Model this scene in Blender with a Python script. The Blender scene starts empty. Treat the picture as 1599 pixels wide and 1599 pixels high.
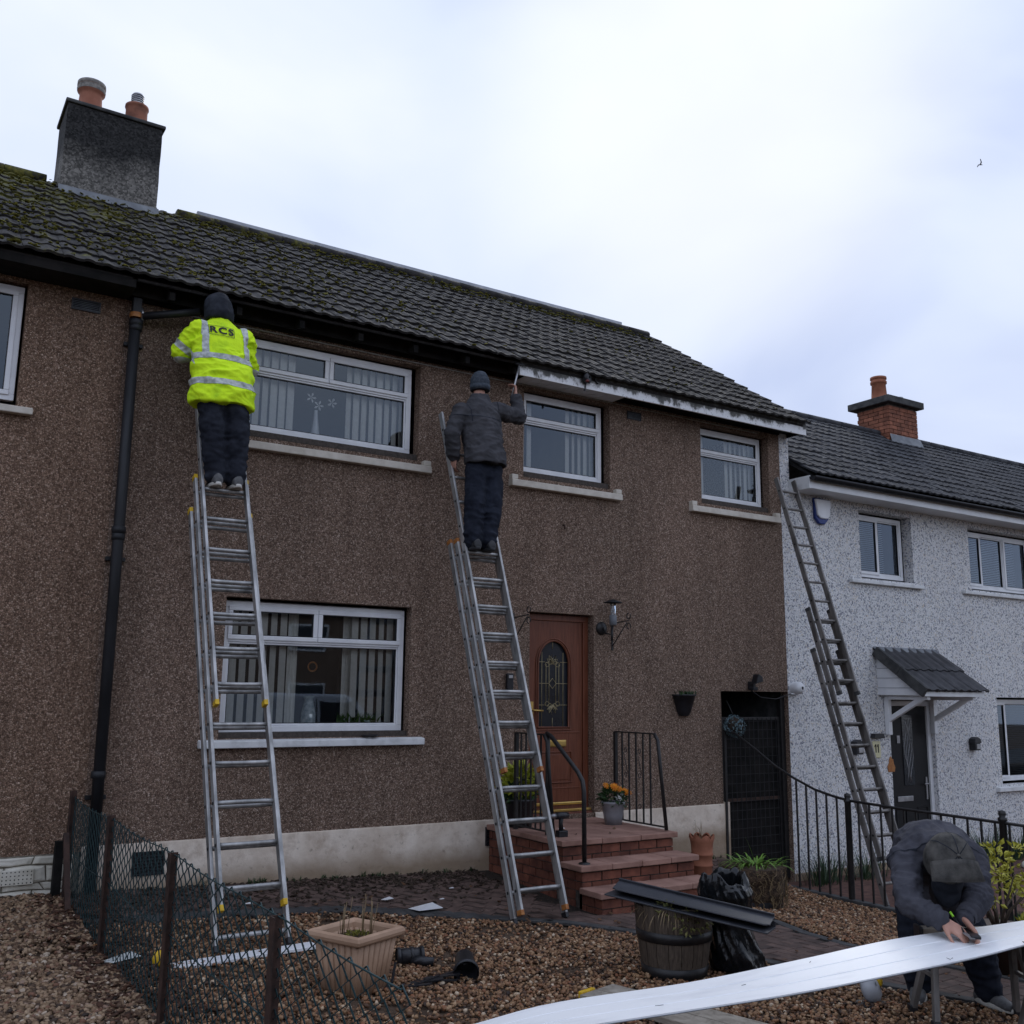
import bpy, bmesh, math, random
import numpy as np
from mathutils import Vector, Matrix, noise
from mathutils.bvhtree import BVHTree
random.seed(7); RNG = np.random.default_rng(11)
SC = bpy.context.scene
COL = SC.collection
R_ = math.radians
# ------------------------------------------------------------------ camera
FPX = 1549.0
yaw, pit, rol = R_(32.34), R_(10.328), R_(0.659)
CAM = Vector((0, -8.877, 1.2406))
FW = Vector((math.sin(yaw)*math.cos(pit), math.cos(yaw)*math.cos(pit), math.sin(pit)))
RT = Vector((math.cos(yaw), -math.sin(yaw), 0)); UPV = RT.cross(FW)
RT, UPV = RT*math.cos(rol)+UPV*math.sin(rol), UPV*math.cos(rol)-RT*math.sin(rol)
cd = bpy.data.cameras.new('camera'); cam = bpy.data.objects.new('camera', cd); COL.objects.link(cam)
cd.sensor_width = 36; cd.sensor_fit = 'HORIZONTAL'; cd.lens = 36*FPX/1599; cd.clip_start = .05; cd.clip_end = 2000
mw = Matrix.Identity(4)
for i in range(3):
    mw[i][0], mw[i][1], mw[i][2], mw[i][3] = RT[i], UPV[i], -FW[i], CAM[i]
cam.matrix_world = mw
SC.camera = cam
# ------------------------------------------------------------------ sky, sun, exposure
SUN = Vector((57.8, 58.9, 51.5)).normalized()
W = bpy.data.worlds.new('World'); SC.world = W; W.use_nodes = True
nt = W.node_tree; nt.nodes.clear()
def wn(t, **k):
    n = nt.nodes.new(t)
    for a, b in k.items(): setattr(n, a, b)
    return n
out = wn('ShaderNodeOutputWorld'); mixs = wn('ShaderNodeMixShader'); mixs.inputs[0].default_value = .985
b1 = wn('ShaderNodeBackground'); b1.inputs[1].default_value = .06
b2 = wn('ShaderNodeBackground'); b2.inputs[1].default_value = 1.0
sky = wn('ShaderNodeTexSky', sky_type='NISHITA'); sky.sun_disc = False
sky.sun_elevation = math.asin(SUN.z); sky.sun_rotation = math.atan2(SUN.x, SUN.y)
tc = wn('ShaderNodeTexCoord')
mp = wn('ShaderNodeMapping'); mp.inputs['Scale'].default_value = (1, 1, 1.7); mp.inputs['Location'].default_value = (.35, .1, .2)
nz = wn('ShaderNodeTexNoise'); nz.inputs['Scale'].default_value = 2.5; nz.inputs['Detail'].default_value = 5; nz.inputs['Roughness'].default_value = .42
nz.inputs['Distortion'].default_value = .35
rp = wn('ShaderNodeValToRGB'); e = rp.color_ramp.elements
e[0].position = .36; e[0].color = (.305, .355, .495, 1); e[1].position = .70; e[1].color = (.485, .515, .58, 1)
m_ = e.new(.5); m_.color = (.40, .448, .565, 1)
dt = wn('ShaderNodeVectorMath', operation='DOT_PRODUCT'); dt.inputs[1].default_value = SUN
mr = wn('ShaderNodeMapRange', interpolation_type='SMOOTHSTEP'); mr.inputs['From Min'].default_value = .965; mr.inputs['From Max'].default_value = 1.0
mr.inputs['To Min'].default_value = 0; mr.inputs['To Max'].default_value = .7
mx = wn('ShaderNodeMix', data_type='RGBA'); mx.inputs['B'].default_value = (.55, .565, .59, 1)
L = nt.links.new
L(tc.outputs['Generated'], mp.inputs[0]); L(mp.outputs[0], nz.inputs['Vector']); L(nz.outputs['Fac'], rp.inputs[0])
L(tc.outputs['Generated'], dt.inputs[0]); L(dt.outputs['Value'], mr.inputs[0]); L(mr.outputs[0], mx.inputs[0])
L(rp.outputs[0], mx.inputs['A'])
# an overcast sky is a little brighter overhead than at the horizon
sz = wn('ShaderNodeSeparateXYZ'); L(tc.outputs['Generated'], sz.inputs[0])
zc = wn('ShaderNodeMath', operation='MAXIMUM'); L(sz.outputs['Z'], zc.inputs[0]); zc.inputs[1].default_value = 0
zg = wn('ShaderNodeMath', operation='MULTIPLY_ADD'); L(zc.outputs[0], zg.inputs[0]); zg.inputs[1].default_value = .12; zg.inputs[2].default_value = .96
L(mx.outputs['Result'], b2.inputs[0]); L(zg.outputs[0], b2.inputs[1]); L(sky.outputs[0], b1.inputs[0])
L(b1.outputs[0], mixs.inputs[1]); L(b2.outputs[0], mixs.inputs[2]); L(mixs.outputs[0], out.inputs[0])
sl = bpy.data.lights.new('sun', 'SUN'); sl.energy = .6; sl.angle = R_(25); sl.color = (1, .97, .92)
so = bpy.data.objects.new('sun', sl); COL.objects.link(so)
so.rotation_euler = SUN.to_track_quat('Z', 'Y').to_euler(); so.location = (8, 6, 20)
SC.view_settings.view_transform = 'Standard'; SC.view_settings.look = 'None'
SC.view_settings.exposure = .90; SC.view_settings.gamma = 1
SC.cycles.use_denoising = True; SC.cycles.max_bounces = 6; SC.cycles.transparent_max_bounces = 12
SC.cycles.caustics_reflective = False; SC.cycles.caustics_refractive = False
# ------------------------------------------------------------------ helpers
def ray(px, py): return FW + RT*((px-799.5)/FPX) - UPV*((py-799.5)/FPX)
def aty(px, py, y): d = ray(px, py); return CAM + d*((y-CAM.y)/d.y)      # point on the plane y = const
def atz(px, py, z): d = ray(px, py); return CAM + d*((z-CAM.z)/d.z)
def atx(px, py, x): d = ray(px, py); return CAM + d*((x-CAM.x)/d.x)
def sstep(a, b, x): t = max(0., min(1., (x-a)/(b-a))); return t*t*(3-2*t)
def gz(x, y):                                                            # height of the garden
    z = -.37-.034*(min(x, 9)-1.5)-.06*max(0, min(1.6, -y))
    z -= .12*sstep(6.4, 8.5, x)*sstep(.2, -1.0, y)
    return z
LOC = {}
def setp(o, label=None, cat=None, group=None, kind=None):
    if label: o['label'] = label
    if cat: o['category'] = cat
    if group: o['group'] = group
    if kind: o['kind'] = kind
    return o
def thing(name, label, cat, loc=(0, 0, 0), group=None):
    o = bpy.data.objects.new(name, None); COL.objects.link(o); o.location = loc; o.empty_display_size = .1
    LOC[o.name] = Vector(loc)
    return setp(o, label, cat, group)
def link(name, me, parent=None, base=None):
    o = bpy.data.objects.new(name, me); COL.objects.link(o)
    if parent is not None:
        o.parent = parent; LOC[o.name] = LOC[parent.name]
    else: LOC[o.name] = Vector(base or (0, 0, 0)); o.location = base or (0, 0, 0)
    return o
def frame(d, up=None):
    d = d.normalized()
    u = Vector(up) if up is not None else (Vector((0, 0, 1)) if abs(d.z) < .92 else Vector((0, 1, 0)))
    s = d.cross(u).normalized(); return s, s.cross(d).normalized()
class MB:
    def __init__(s): s.v = []; s.f = []; s.sm = []
    def add(s, vs, fs, smooth=False):
        n = len(s.v); s.v += [Vector(p) for p in vs]; s.f += [tuple(i+n for i in f) for f in fs]; s.sm += [smooth]*len(fs); return s
    def box(s, x0, x1, y0, y1, z0, z1, M=None):
        vs = [Vector((x, y, z)) for z in (z0, z1) for y in (y0, y1) for x in (x0, x1)]
        if M is not None: vs = [M @ p for p in vs]
        return s.add(vs, [(0, 2, 3, 1), (4, 5, 7, 6), (0, 1, 5, 4), (2, 6, 7, 3), (0, 4, 6, 2), (1, 3, 7, 5)])
    def bar(s, p0, p1, w, h, up=None):
        p0, p1 = Vector(p0), Vector(p1); a, b = frame(p1-p0, up); a *= w/2; b *= h/2
        vs = [p+q for p in (p0, p1) for q in (-a-b, a-b, a+b, -a+b)]
        return s.add(vs, [(0, 3, 2, 1), (4, 5, 6, 7), (0, 1, 5, 4), (1, 2, 6, 5), (2, 3, 7, 6), (3, 0, 4, 7)])
    def tube(s, pts, r, n=8, cap=True, smooth=True, flat=1.0, up=None):
        pts = [Vector(p) for p in pts]; m = len(pts); rs = r if isinstance(r, (list, tuple)) else [r]*m
        vs = []; pa = None
        for i, p in enumerate(pts):
            d = (pts[min(i+1, m-1)]-pts[max(i-1, 0)]).normalized()
            if pa is None: a, b = frame(d, up)
            else:
                a = (pa-d*pa.dot(d)).normalized(); b = a.cross(d) if False else d.cross(a)*-1
            pa = a
            for k in range(n):
                t = 2*math.pi*k/n; vs.append(p+a*(math.cos(t)*rs[i])+b*(math.sin(t)*rs[i]*flat))
        fs = [(i*n+k, i*n+(k+1) % n, (i+1)*n+(k+1) % n, (i+1)*n+k) for i in range(m-1) for k in range(n)]
        if cap: fs += [tuple(range(n-1, -1, -1)), tuple((m-1)*n+k for k in range(n))]
        return s.add(vs, fs, smooth)
    def lathe(s, prof, c, n=24, axis=(0, 0, 1), smooth=True, wob=0):
        ax = Vector(axis).normalized(); a, b = frame(ax); c = Vector(c); vs = []
        for r, z in prof:
            for k in range(n):
                t = 2*math.pi*k/n; vs.append(c+ax*z+(a*math.cos(t)+b*math.sin(t))*r)
        m = len(prof)
        fs = [(i*n+k, i*n+(k+1) % n, (i+1)*n+(k+1) % n, (i+1)*n+k) for i in range(m-1) for k in range(n)]
        return s.add(vs, fs, smooth)
    def loft(s, rings, n=18, cap=True, smooth=True):                        # rings: (centre, axis a, axis b)
        vs = []
        for c, a, b in rings:
            c, a, b = Vector(c), Vector(a), Vector(b)
            for k in range(n):
                t = 2*math.pi*k/n; vs.append(c+a*math.cos(t)+b*math.sin(t))
        m = len(rings)
        fs = [(i*n+k, i*n+(k+1) % n, (i+1)*n+(k+1) % n, (i+1)*n+k) for i in range(m-1) for k in range(n)]
        if cap: fs += [tuple(range(n-1, -1, -1)), tuple((m-1)*n+k for k in range(n))]
        return s.add(vs, fs, smooth)
    def cap(s, p0, p1, r0, r1, n=12):                                     # tapered capsule
        p0, p1 = Vector(p0), Vector(p1); d = (p1-p0); l = d.length
        if l < 1e-6: d = Vector((0, 0, 1)); l = 1e-6
        d = d/l; a, b = frame(d); rings = []
        for k in range(5):
            t = math.pi/2*(k/4); rings.append((p0-d*(r0*math.cos(t)), max(.02, math.sin(t))*r0))
        for k in range(5):
            t = math.pi/2*(k/4); rings.append((p1+d*(r1*math.sin(t)), max(.02, math.cos(t))*r1))
        return s.loft([(c, a*r, b*r) for c, r in rings], n)
    def chain(s, pts, rs, n=12):
        for i in range(len(pts)-1): s.cap(pts[i], pts[i+1], rs[i], rs[i+1], n)
        return s
    def ball(s, c, rx, ry=None, rz=None, n=14, M=None):
        ry = ry or rx; rz = rz or rx; c = Vector(c); rings = []
        X, Y, Z = (M.col[0].to_3d(), M.col[1].to_3d(), M.col[2].to_3d()) if M is not None else (Vector((1, 0, 0)), Vector((0, 1, 0)), Vector((0, 0, 1)))
        for k in range(9):
            t = -math.pi/2+math.pi*k/8; q = max(.03, math.cos(t)); rings.append((c+Z*(math.sin(t)*rz), X*(q*rx), Y*(q*ry)))
        return s.loft(rings, n)
    def prism(s, poly, o, ax, ay, d, flip=False):                         # polygon in plane (ax,ay) extruded along d
        o, ax, ay, d = Vector(o), Vector(ax), Vector(ay), Vector(d); n = len(poly)
        vs = [o+ax*p+ay*q for p, q in poly]; vs += [v+d for v in vs]
        return s.add(vs, [tuple(range(n-1, -1, -1)), tuple(range(n, 2*n))]+[(i, (i+1) % n, n+(i+1) % n, n+i) for i in range(n)])
    def mesh(s, name, base=(0, 0, 0)):
        me = bpy.data.meshes.new(name); b = Vector(base)
        me.from_pydata([tuple(p-b) for p in s.v], [], s.f); me.polygons.foreach_set('use_smooth', s.sm); me.update(); return me
    def build(s, name, mat, parent=None, bevel=0, base=None, seg=2):
        me = s.mesh(name, LOC[parent.name] if parent is not None else (base or (0, 0, 0)))
        me.materials.append(mat); o = link(name, me, parent, base)
        if bevel:
            m = o.modifiers.new('bevel', 'BEVEL'); m.width = bevel; m.segments = seg; m.limit_method = 'ANGLE'; m.angle_limit = R_(40)
        return o
def fixn(me):
    bm = bmesh.new(); bm.from_mesh(me); bmesh.ops.recalc_face_normals(bm, faces=bm.faces); bm.to_mesh(me); bm.free(); me.update()
def inst(src, name, parent, loc, rot=None, scale=None):
    o = bpy.data.objects.new(name, src); COL.objects.link(o); o.parent = parent; LOC[o.name] = LOC[parent.name]
    o.location = Vector(loc)-LOC[parent.name]
    if rot is not None: o.rotation_euler = rot
    if scale is not None: o.scale = scale
    return o
# ------------------------------------------------------------------ materials
class NT:
    def __init__(s, name):
        s.m = bpy.data.materials.new(name); s.m.use_nodes = True; s.t = s.m.node_tree; s.n = s.t.nodes
        s.b = s.n['Principled BSDF']; s.out = s.n['Material Output']
        s.pos = s.n.new('ShaderNodeNewGeometry').outputs['Position']
    def new(s, t, **k):
        n = s.n.new(t)
        for a, b in k.items(): setattr(n, a, b)
        return n
    def l(s, a, b): s.t.links.new(a, b)
    def vec(s, sc=(1, 1, 1), src=None):
        m = s.new('ShaderNodeMapping'); m.inputs['Scale'].default_value = sc; s.l(src or s.pos, m.inputs[0]); return m.outputs[0]
    def noise(s, scale, detail=4, rough=.55, src=None, dist=0):
        n = s.new('ShaderNodeTexNoise'); n.inputs['Scale'].default_value = scale; n.inputs['Detail'].default_value = detail
        n.inputs['Roughness'].default_value = rough; n.inputs['Distortion'].default_value = dist; s.l(src or s.pos, n.inputs['Vector']); return n.outputs['Fac']
    def vor(s, scale, feature='F1', src=None, out='Color'):
        n = s.new('ShaderNodeTexVoronoi', feature=feature); n.inputs['Scale'].default_value = scale; s.l(src or s.pos, n.inputs['Vector']); return n.outputs[out]
    def ramp(s, fac, stops, const=False):
        r = s.new('ShaderNodeValToRGB'); e = r.color_ramp.elements
        if const: r.color_ramp.interpolation = 'CONSTANT'
        while len(e) < len(stops): e.new(.5)
        for i, (p, c) in enumerate(stops):
            e[i].position = p; e[i].color = (*c, 1) if not isinstance(c, (int, float)) else (c, c, c, 1)
        s.l(fac, r.inputs[0]); return r.outputs[0]
    def mix(s, fac, a, b, mode='MIX'):
        m = s.new('ShaderNodeMix', data_type='RGBA', blend_type=mode)
        for k, v in ((0, fac), ('A', a), ('B', b)):
            i = m.inputs[k]
            if isinstance(v, (int, float)): i.default_value = v if k == 0 else (v, v, v, 1)
            elif isinstance(v, tuple): i.default_value = (*v, 1)
            else: s.l(v, i)
        return m.outputs['Result']
    def math(s, op, a, b=0., clamp=False):
        m = s.new('ShaderNodeMath', operation=op, use_clamp=clamp)
        for i, v in enumerate((a, b)):
            if isinstance(v, (int, float)): m.inputs[i].default_value = v
            else: s.l(v, m.inputs[i])
        return m.outputs[0]
    def sep(s, axis):
        n = s.new('ShaderNodeSeparateXYZ'); s.l(s.pos, n.inputs[0]); return n.outputs[axis]
    def bump(s, h, strength=.3, dist=.01):
        b = s.new('ShaderNodeBump'); b.inputs['Strength'].default_value = strength; b.inputs['Distance'].default_value = dist
        s.l(h, b.inputs['Height']); s.l(b.outputs[0], s.b.inputs['Normal']); return s
    def col(s, c):
        if isinstance(c, tuple): s.b.inputs['Base Color'].default_value = (*c, 1)
        else: s.l(c, s.b.inputs['Base Color'])
        return s
    def set(s, rough=.6, metal=0., spec=.5):
        if isinstance(rough, (int, float)): s.b.inputs['Roughness'].default_value = rough
        else: s.l(rough, s.b.inputs['Roughness'])
        s.b.inputs['Metallic'].default_value = metal; s.b.inputs['Specular IOR Level'].default_value = spec; return s
def pm(name, c1, c2, scale=12, rough=.6, bump=0., bscale=None, metal=0., spec=.4, detail=5, lo=.35, hi=.65, st=(1, 1, 1), bd=.005, rnd=0.):
    t = NT(name); src = t.vec(st); f = t.noise(scale, detail, src=src)
    c = t.ramp(f, [(lo, c1), (hi, c2)])
    if rnd:
        oi = t.new('ShaderNodeObjectInfo'); v = t.math('MULTIPLY_ADD', oi.outputs['Random'], rnd); v.node.inputs[2].default_value = 1-rnd/2
        hs = t.new('ShaderNodeHueSaturation'); t.l(v, hs.inputs['Value']); t.l(c, hs.inputs['Color']); c = hs.outputs[0]
    t.col(c).set(rough, metal, spec)
    if bump: t.bump(t.noise(bscale or scale*4, 5, src=src), bump, bd)
    return t.m
MT = {}
def render_wall(name, stops, scale, stain, bump=.9, streak=.74, gapv=.40):
    t = NT(name)
    w = t.noise(scale*.7, 2); sv = t.new('ShaderNodeVectorMath', operation='MULTIPLY_ADD')
    cmb = t.new('ShaderNodeCombineXYZ'); t.l(w, cmb.inputs[0]); t.l(w, cmb.inputs[2]); sv.inputs[1].default_value = (.012,)*3
    t.l(cmb.outputs[0], sv.inputs[0]); t.l(t.pos, sv.inputs[2])
    cell = t.vor(scale, src=sv.outputs[0]); sp = t.new('ShaderNodeSeparateColor'); t.l(cell, sp.inputs[0])
    c = t.ramp(sp.outputs[0], stops)
    edge = t.vor(scale, 'DISTANCE_TO_EDGE', src=sv.outputs[0], out='Distance')
    gap = t.ramp(edge, [(.03, gapv), (.22, 1.)])
    c = t.mix(1., c, gap, 'MULTIPLY')
    big = t.noise(.8, 6, .6, src=t.vec((1, 1, .45))); c = t.mix(1., c, t.ramp(big, [(.3, stain[0]), (.7, stain[1])]), 'MULTIPLY')
    st = t.noise(4.2, 6, .65, src=t.vec((1, 1, .13))); c = t.mix(1., c, t.ramp(st, [(.34, (streak, streak-.01, streak-.02)), (.52, (1., 1., 1.))]), 'MULTIPLY')
    t.col(c).set(.92, 0, .2)
    hgt = t.math('ADD', t.ramp(edge, [(0., 0.), (.3, 1.)]), t.math('MULTIPLY', sp.outputs[1], .6))
    t.bump(hgt, bump, .012)
    return t.m
MT['brown'] = render_wall('brown_pebbledash', [(0, (.205, .138, .102)), (.45, (.39, .274, .206)), (.8, (.535, .39, .30)), (1, (.69, .55, .45))], 84, ((.78, .77, .76), (1.04, 1.0, .98)), .7, .82)
MT['brown2'] = render_wall('russet_pebbledash', [(0, (.205, .134, .095)), (.45, (.39, .262, .188)), (.8, (.535, .375, .28)), (1, (.69, .53, .42))], 80, ((.78, .75, .73), (1.05, .99, .94)), .7, .82)
MT['white_harl'] = render_wall('white_pebbledash', [(0, (.20, .215, .26)), (.17, (.48, .49, .52)), (.34, (.84, .84, .845)), (.88, (.92, .915, .90)), (1, (.74, .66, .54))], 58, ((.93, .93, .94), (1.03, 1.03, 1.03)), .5, .97, .80)
MT['chim'] = render_wall('grey_roughcast', [(0, (.07, .066, .06)), (.5, (.17, .158, .14)), (1, (.36, .33, .29))], 36, ((.55, .53, .5), (1.1, 1.06, 1.0)))
def soot():
    t = NT('sooty_roughcast'); src = MT['chim']
    cell = t.vor(52); sp = t.new('ShaderNodeSeparateColor'); t.l(cell, sp.inputs[0])
    c = t.ramp(sp.outputs[0], [(0, (.075, .072, .066)), (.5, (.15, .143, .13)), (1, (.27, .255, .23))])
    z = t.sep('Z'); n = t.noise(2.6, 5)
    h = t.math('ADD', z, t.math('MULTIPLY', n, .75)); f = t.ramp(t.math('SUBTRACT', h, 7.05, True), [(.28, 0.), (.56, 1.)])
    c = t.mix(f, c, t.mix(1., c, (.20, .21, .23), 'MULTIPLY')); t.col(c).set(.95, 0, .2); t.bump(sp.outputs[1], .8, .012); return t.m
MT['soot'] = soot()
def tile_mat(name, c1, c2, moss):
    t = NT(name); n = t.noise(9, 6, .65); c = t.ramp(n, [(.3, c1), (.72, c2)])
    oi = t.new('ShaderNodeObjectInfo'); v = t.math('MULTIPLY_ADD', oi.outputs['Random'], .5); v.node.inputs[2].default_value = .75
    c = t.mix(1., c, v, 'MULTIPLY')
    lich = t.ramp(t.noise(46, 3), [(.66, 0.), (.74, .5)]); c = t.mix(lich, c, (.17, .17, .15))
    if moss:
        x = t.sep('X'); y = t.sep('Y')
        a = t.math('MULTIPLY', t.math('SUBTRACT', 5.2, x), .054)                         # thicker under the chimney side
        b = t.math('MULTIPLY', t.math('SUBTRACT', y, 1.2), .085)                         # and towards the ridge
        f = t.math('ADD', t.math('ADD', t.noise(5.5, 6, .68), t.math('MULTIPLY', t.noise(1.1, 3), .25)), t.math('ADD', t.math('MAXIMUM', a, -.12), t.math('MAXIMUM', b, -.06)))
        mk = t.ramp(f, [(.88, 0.), (1.0, .92)])
        mc = t.ramp(t.noise(30, 4), [(.3, (.035, .040, .008)), (.55, (.11, .105, .015)), (.75, (.23, .195, .03))])
        c = t.mix(mk, c, mc)
    t.col(c).set(t.ramp(t.noise(14, 3), [(.3, .65), (.7, .9)]), 0, .3); t.bump(t.noise(70, 4), .5, .006); return t.m
MT['tile'] = tile_mat('mossy_concrete_tile', (.011, .010, .010), (.040, .036, .034), True)
MT['tile2'] = tile_mat('grey_concrete_tile', (.022, .023, .027), (.055, .057, .064), False)
MT['upvc'] = pm('white_plastic', (.70, .71, .73), (.80, .81, .82), 5, .32, spec=.5)
MT['board'] = pm('white_soffit_plastic', (.76, .77, .79), (.88, .89, .90), 6, .34, .12, 14, spec=.5, st=(.5, 2.5, 1), lo=.25, hi=.5)
MT['sill'] = pm('cream_painted_stone', (.50, .45, .38), (.66, .61, .53), 7, .7, .4, 30, lo=.3, hi=.6)
MT['sillw'] = pm('white_painted_stone', (.56, .57, .57), (.74, .75, .75), 9, .65, .4, 30, lo=.28, hi=.55)
MT['mortar'] = pm('dark_mortar', (.05, .042, .036), (.09, .075, .065), 40, .95, .5, 90)
MT['dark'] = pm('dark_timber_and_gap', (.006, .006, .006), (.018, .016, .015), 7, .9, .5, 40, spec=.2)
MT['black'] = pm('black_plastic', (.010, .010, .012), (.022, .022, .026), 12, .38)
MT['iron'] = pm('black_painted_iron', (.010, .010, .011), (.022, .020, .020), 20, .42, .2, 80)
MT['pipe'] = pm('weathered_black_pipe', (.006, .0065, .008), (.018, .019, .022), 6, .55, .2, 50, st=(1, 1, .3))
MT['alu'] = pm('weathered_aluminium', (.25, .25, .245), (.50, .495, .485), 11, .48, .2, 60, metal=.65, st=(1, 1, .35))
MT['alu2'] = pm('tarnished_aluminium', (.10, .092, .085), (.24, .225, .21), 9, .6, .25, 60, metal=.35, st=(1, 1, .35))
MT['yellow'] = pm('yellow_plastic', (.50, .30, .01), (.72, .46, .02), 20, .5)
MT['orange_cap'] = pm('orange_brown_plastic', (.30, .10, .02), (.42, .18, .05), 20, .5)
def glass():
    t = NT('window_glass'); fr = t.new('ShaderNodeFresnel'); fr.inputs[0].default_value = 1.62
    tr = t.new('ShaderNodeBsdfTransparent'); tr.inputs[0].default_value = (.86, .89, .90, 1)
    gl = t.new('ShaderNodeBsdfGlossy'); gl.inputs['Roughness'].default_value = .015; gl.inputs[0].default_value = (.74, .86, 1, 1)
    ms = t.new('ShaderNodeMixShader'); k = t.math('MULTIPLY', fr.outputs[0], 1.55, True)
    b = t.new('ShaderNodeBump'); b.inputs['Strength'].default_value = .05; b.inputs['Distance'].default_value = .02
    t.l(t.noise(1.6, 1), b.inputs['Height']); t.l(b.outputs[0], gl.inputs['Normal'])
    t.l(k, ms.inputs[0]); t.l(tr.outputs[0], ms.inputs[1]); t.l(gl.outputs[0], ms.inputs[2]); t.l(ms.outputs[0], t.out.inputs[0]); return t.m
MT['glass'] = glass()
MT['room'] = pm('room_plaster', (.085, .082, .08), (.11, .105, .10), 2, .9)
MT['blind'] = pm('cream_blind_fabric', (.76, .74, .67), (.84, .82, .76), 30, .9)
MT['blindg'] = pm('grey_blind', (.10, .11, .12), (.15, .16, .17), 30, .7)
def weath():
    t = NT('weathered_white_board'); x = t.sep('Z'); n = t.noise(6, 8, .7, src=t.vec((1, 1, .7)))
    f = t.math('ADD', t.math('MULTIPLY', t.math('SUBTRACT', x, 4.62), 2.3), t.math('ADD', n, t.math('MULTIPLY', t.math('SUBTRACT', t.noise(1.3, 2), .5), .35)))
    c = t.ramp(f, [(.50, (.82, .83, .84)), (.58, (.58, .58, .58)), (.63, (.13, .13, .12)), (.8, (.04, .04, .038))])
    d = t.ramp(t.noise(26, 5), [(.62, 0.), (.7, .6)]); c = t.mix(d, c, (.12, .115, .10))
    t.col(c).set(.7); t.bump(n, .3, .004); return t.m
MT['fascia'] = weath()
def plinth_mat():
    t = NT('dirty_painted_render'); n = t.noise(2.2, 6, .62); c = t.ramp(n, [(.3, (.47, .375, .29)), (.65, (.72, .63, .53))])
    z = t.sep('Z'); low = t.ramp(t.math('ADD', t.math('MULTIPLY', t.math('SUBTRACT', -.17, z), 3.0), t.math('MULTIPLY', t.noise(3.5, 6), .6)), [(.45, 0.), (.95, 1.)])
    c = t.mix(low, c, (.30, .225, .155)); sp = t.ramp(t.noise(4.5, 7, .72), [(.50, 0.), (.68, .75)]); c = t.mix(sp, c, (.38, .295, .225)); s2 = t.ramp(t.noise(19, 5, .7), [(.60, 0.), (.72, .6)]); c = t.mix(s2, c, (.17, .14, .105))
    t.col(c).set(.85, 0, .3); t.bump(t.noise(8, 7), .7, .02); return t.m
MT['plinth'] = plinth_mat()
MT['stone'] = pm('cream_painted_rubble', (.47, .44, .36), (.66, .63, .55), 6, .8, .7, 18, bd=.015)
MT['brick'] = pm('red_clay_brick', (.10, .034, .022), (.20, .070, .042), 9, .8, .5, 60, rnd=.5)
MT['chbrick'] = pm('red_chimney_brick', (.16, .060, .036), (.30, .115, .066), 8, .85, .5, 50, rnd=.5)
MT['slab'] = pm('pink_concrete_slab', (.20, .105, .078), (.34, .195, .15), 5, .8, .5, 70, rnd=.2, lo=.3, hi=.62)
MT['terra'] = pm('terracotta', (.24, .085, .045), (.36, .14, .08), 7, .8, .3, 40)
MT['pot_dirty'] = pm('stained_terracotta', (.14, .06, .04), (.32, .13, .08), 5, .85, .4, 40)
MT['lead'] = pm('grey_lead', (.12, .13, .145), (.22, .235, .25), 6, .55, .3, 30)
MT['conc'] = pm('dark_weathered_concrete', (.035, .036, .037), (.08, .08, .078), 8, .9, .5, 50)
MT['steel'] = pm('dull_steel', (.28, .28, .29), (.45, .45, .46), 10, .4, metal=.8)
def wood(name, c1, c2, rough=.42, sc=(9, 9, .6)):
    t = NT(name); n = t.noise(7, 6, .6, src=t.vec(sc), dist=.6); t.col(t.ramp(n, [(.28, c1), (.7, c2)])).set(rough, 0, .4); t.bump(n, .12, .003); return t.m
MT['door'] = wood('mahogany_woodgrain', (.092, .026, .012), (.195, .062, .030))
MT['timber'] = wood('grey_weathered_timber', (.16, .135, .105), (.36, .32, .265), .85, (2, 2, 14))
MT['stave'] = wood('dark_barrel_oak', (.030, .021, .015), (.115, .086, .062), .8, (16, 16, 1.2))
MT['gold'] = pm('brass', (.55, .36, .10), (.72, .50, .17), 10, .32, metal=.85)
MT['came'] = pm('gilded_lead_strip', (.30, .25, .14), (.40, .34, .20), 30, .5, metal=.3)
MT['dglass'] = pm('dark_obscured_glass', (.012, .016, .021), (.024, .030, .038), 3, .12, .25, 60, spec=.6)
MT['bdoor'] = pm('black_composite_door', (.006, .006, .007), (.010, .010, .011), 5, .5, spec=.25)
MT['hiv'] = pm('fluorescent_yellow_fabric', (.42, .70, .02), (.70, 1.0, .02), 7, .75, .35, 60, spec=.2, lo=.22, hi=.46, bd=.008)
MT['tape'] = pm('silver_reflective_tape', (.26, .29, .29), (.60, .63, .61), 22, .5, .3, 60, lo=.3, hi=.6)
MT['ink'] = pm('black_print', (.006, .006, .007), (.010, .010, .011), 20, .6)
MT['navy'] = pm('dark_work_trouser_cloth', (.013, .015, .022), (.030, .034, .046), 9, .9, .35, 160, spec=.15)
MT['navy2'] = pm('black_navy_trouser_cloth', (.009, .011, .018), (.020, .024, .036), 9, .9, .35, 160, spec=.15)
MT['fleece'] = pm('charcoal_fleece', (.048, .048, .053), (.074, .073, .080), 7, .95, .5, 120, spec=.1)
MT['softshell'] = pm('slate_grey_softshell', (.048, .049, .060), (.078, .078, .092), 7, .9, .4, 120, spec=.12)
MT['hoodm'] = pm('dark_hood_cloth', (.012, .014, .020), (.026, .030, .040), 10, .8, .3, 90, spec=.2)
MT['knit'] = pm('blue_grey_knit', (.040, .050, .064), (.075, .088, .105), 40, .95, .6, 150, spec=.1)
MT['cap'] = pm('dusty_grey_cap_cloth', (.045, .044, .042), (.105, .10, .092), 14, .95, .5, 140, spec=.1)
MT['skin'] = pm('weathered_skin', (.42, .215, .155), (.54, .30, .225), 12, .55, .2, 90, spec=.35)
MT['shoe'] = pm('grey_shoe_fabric', (.075, .075, .078), (.13, .13, .13), 30, .8, .4, 90)
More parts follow.
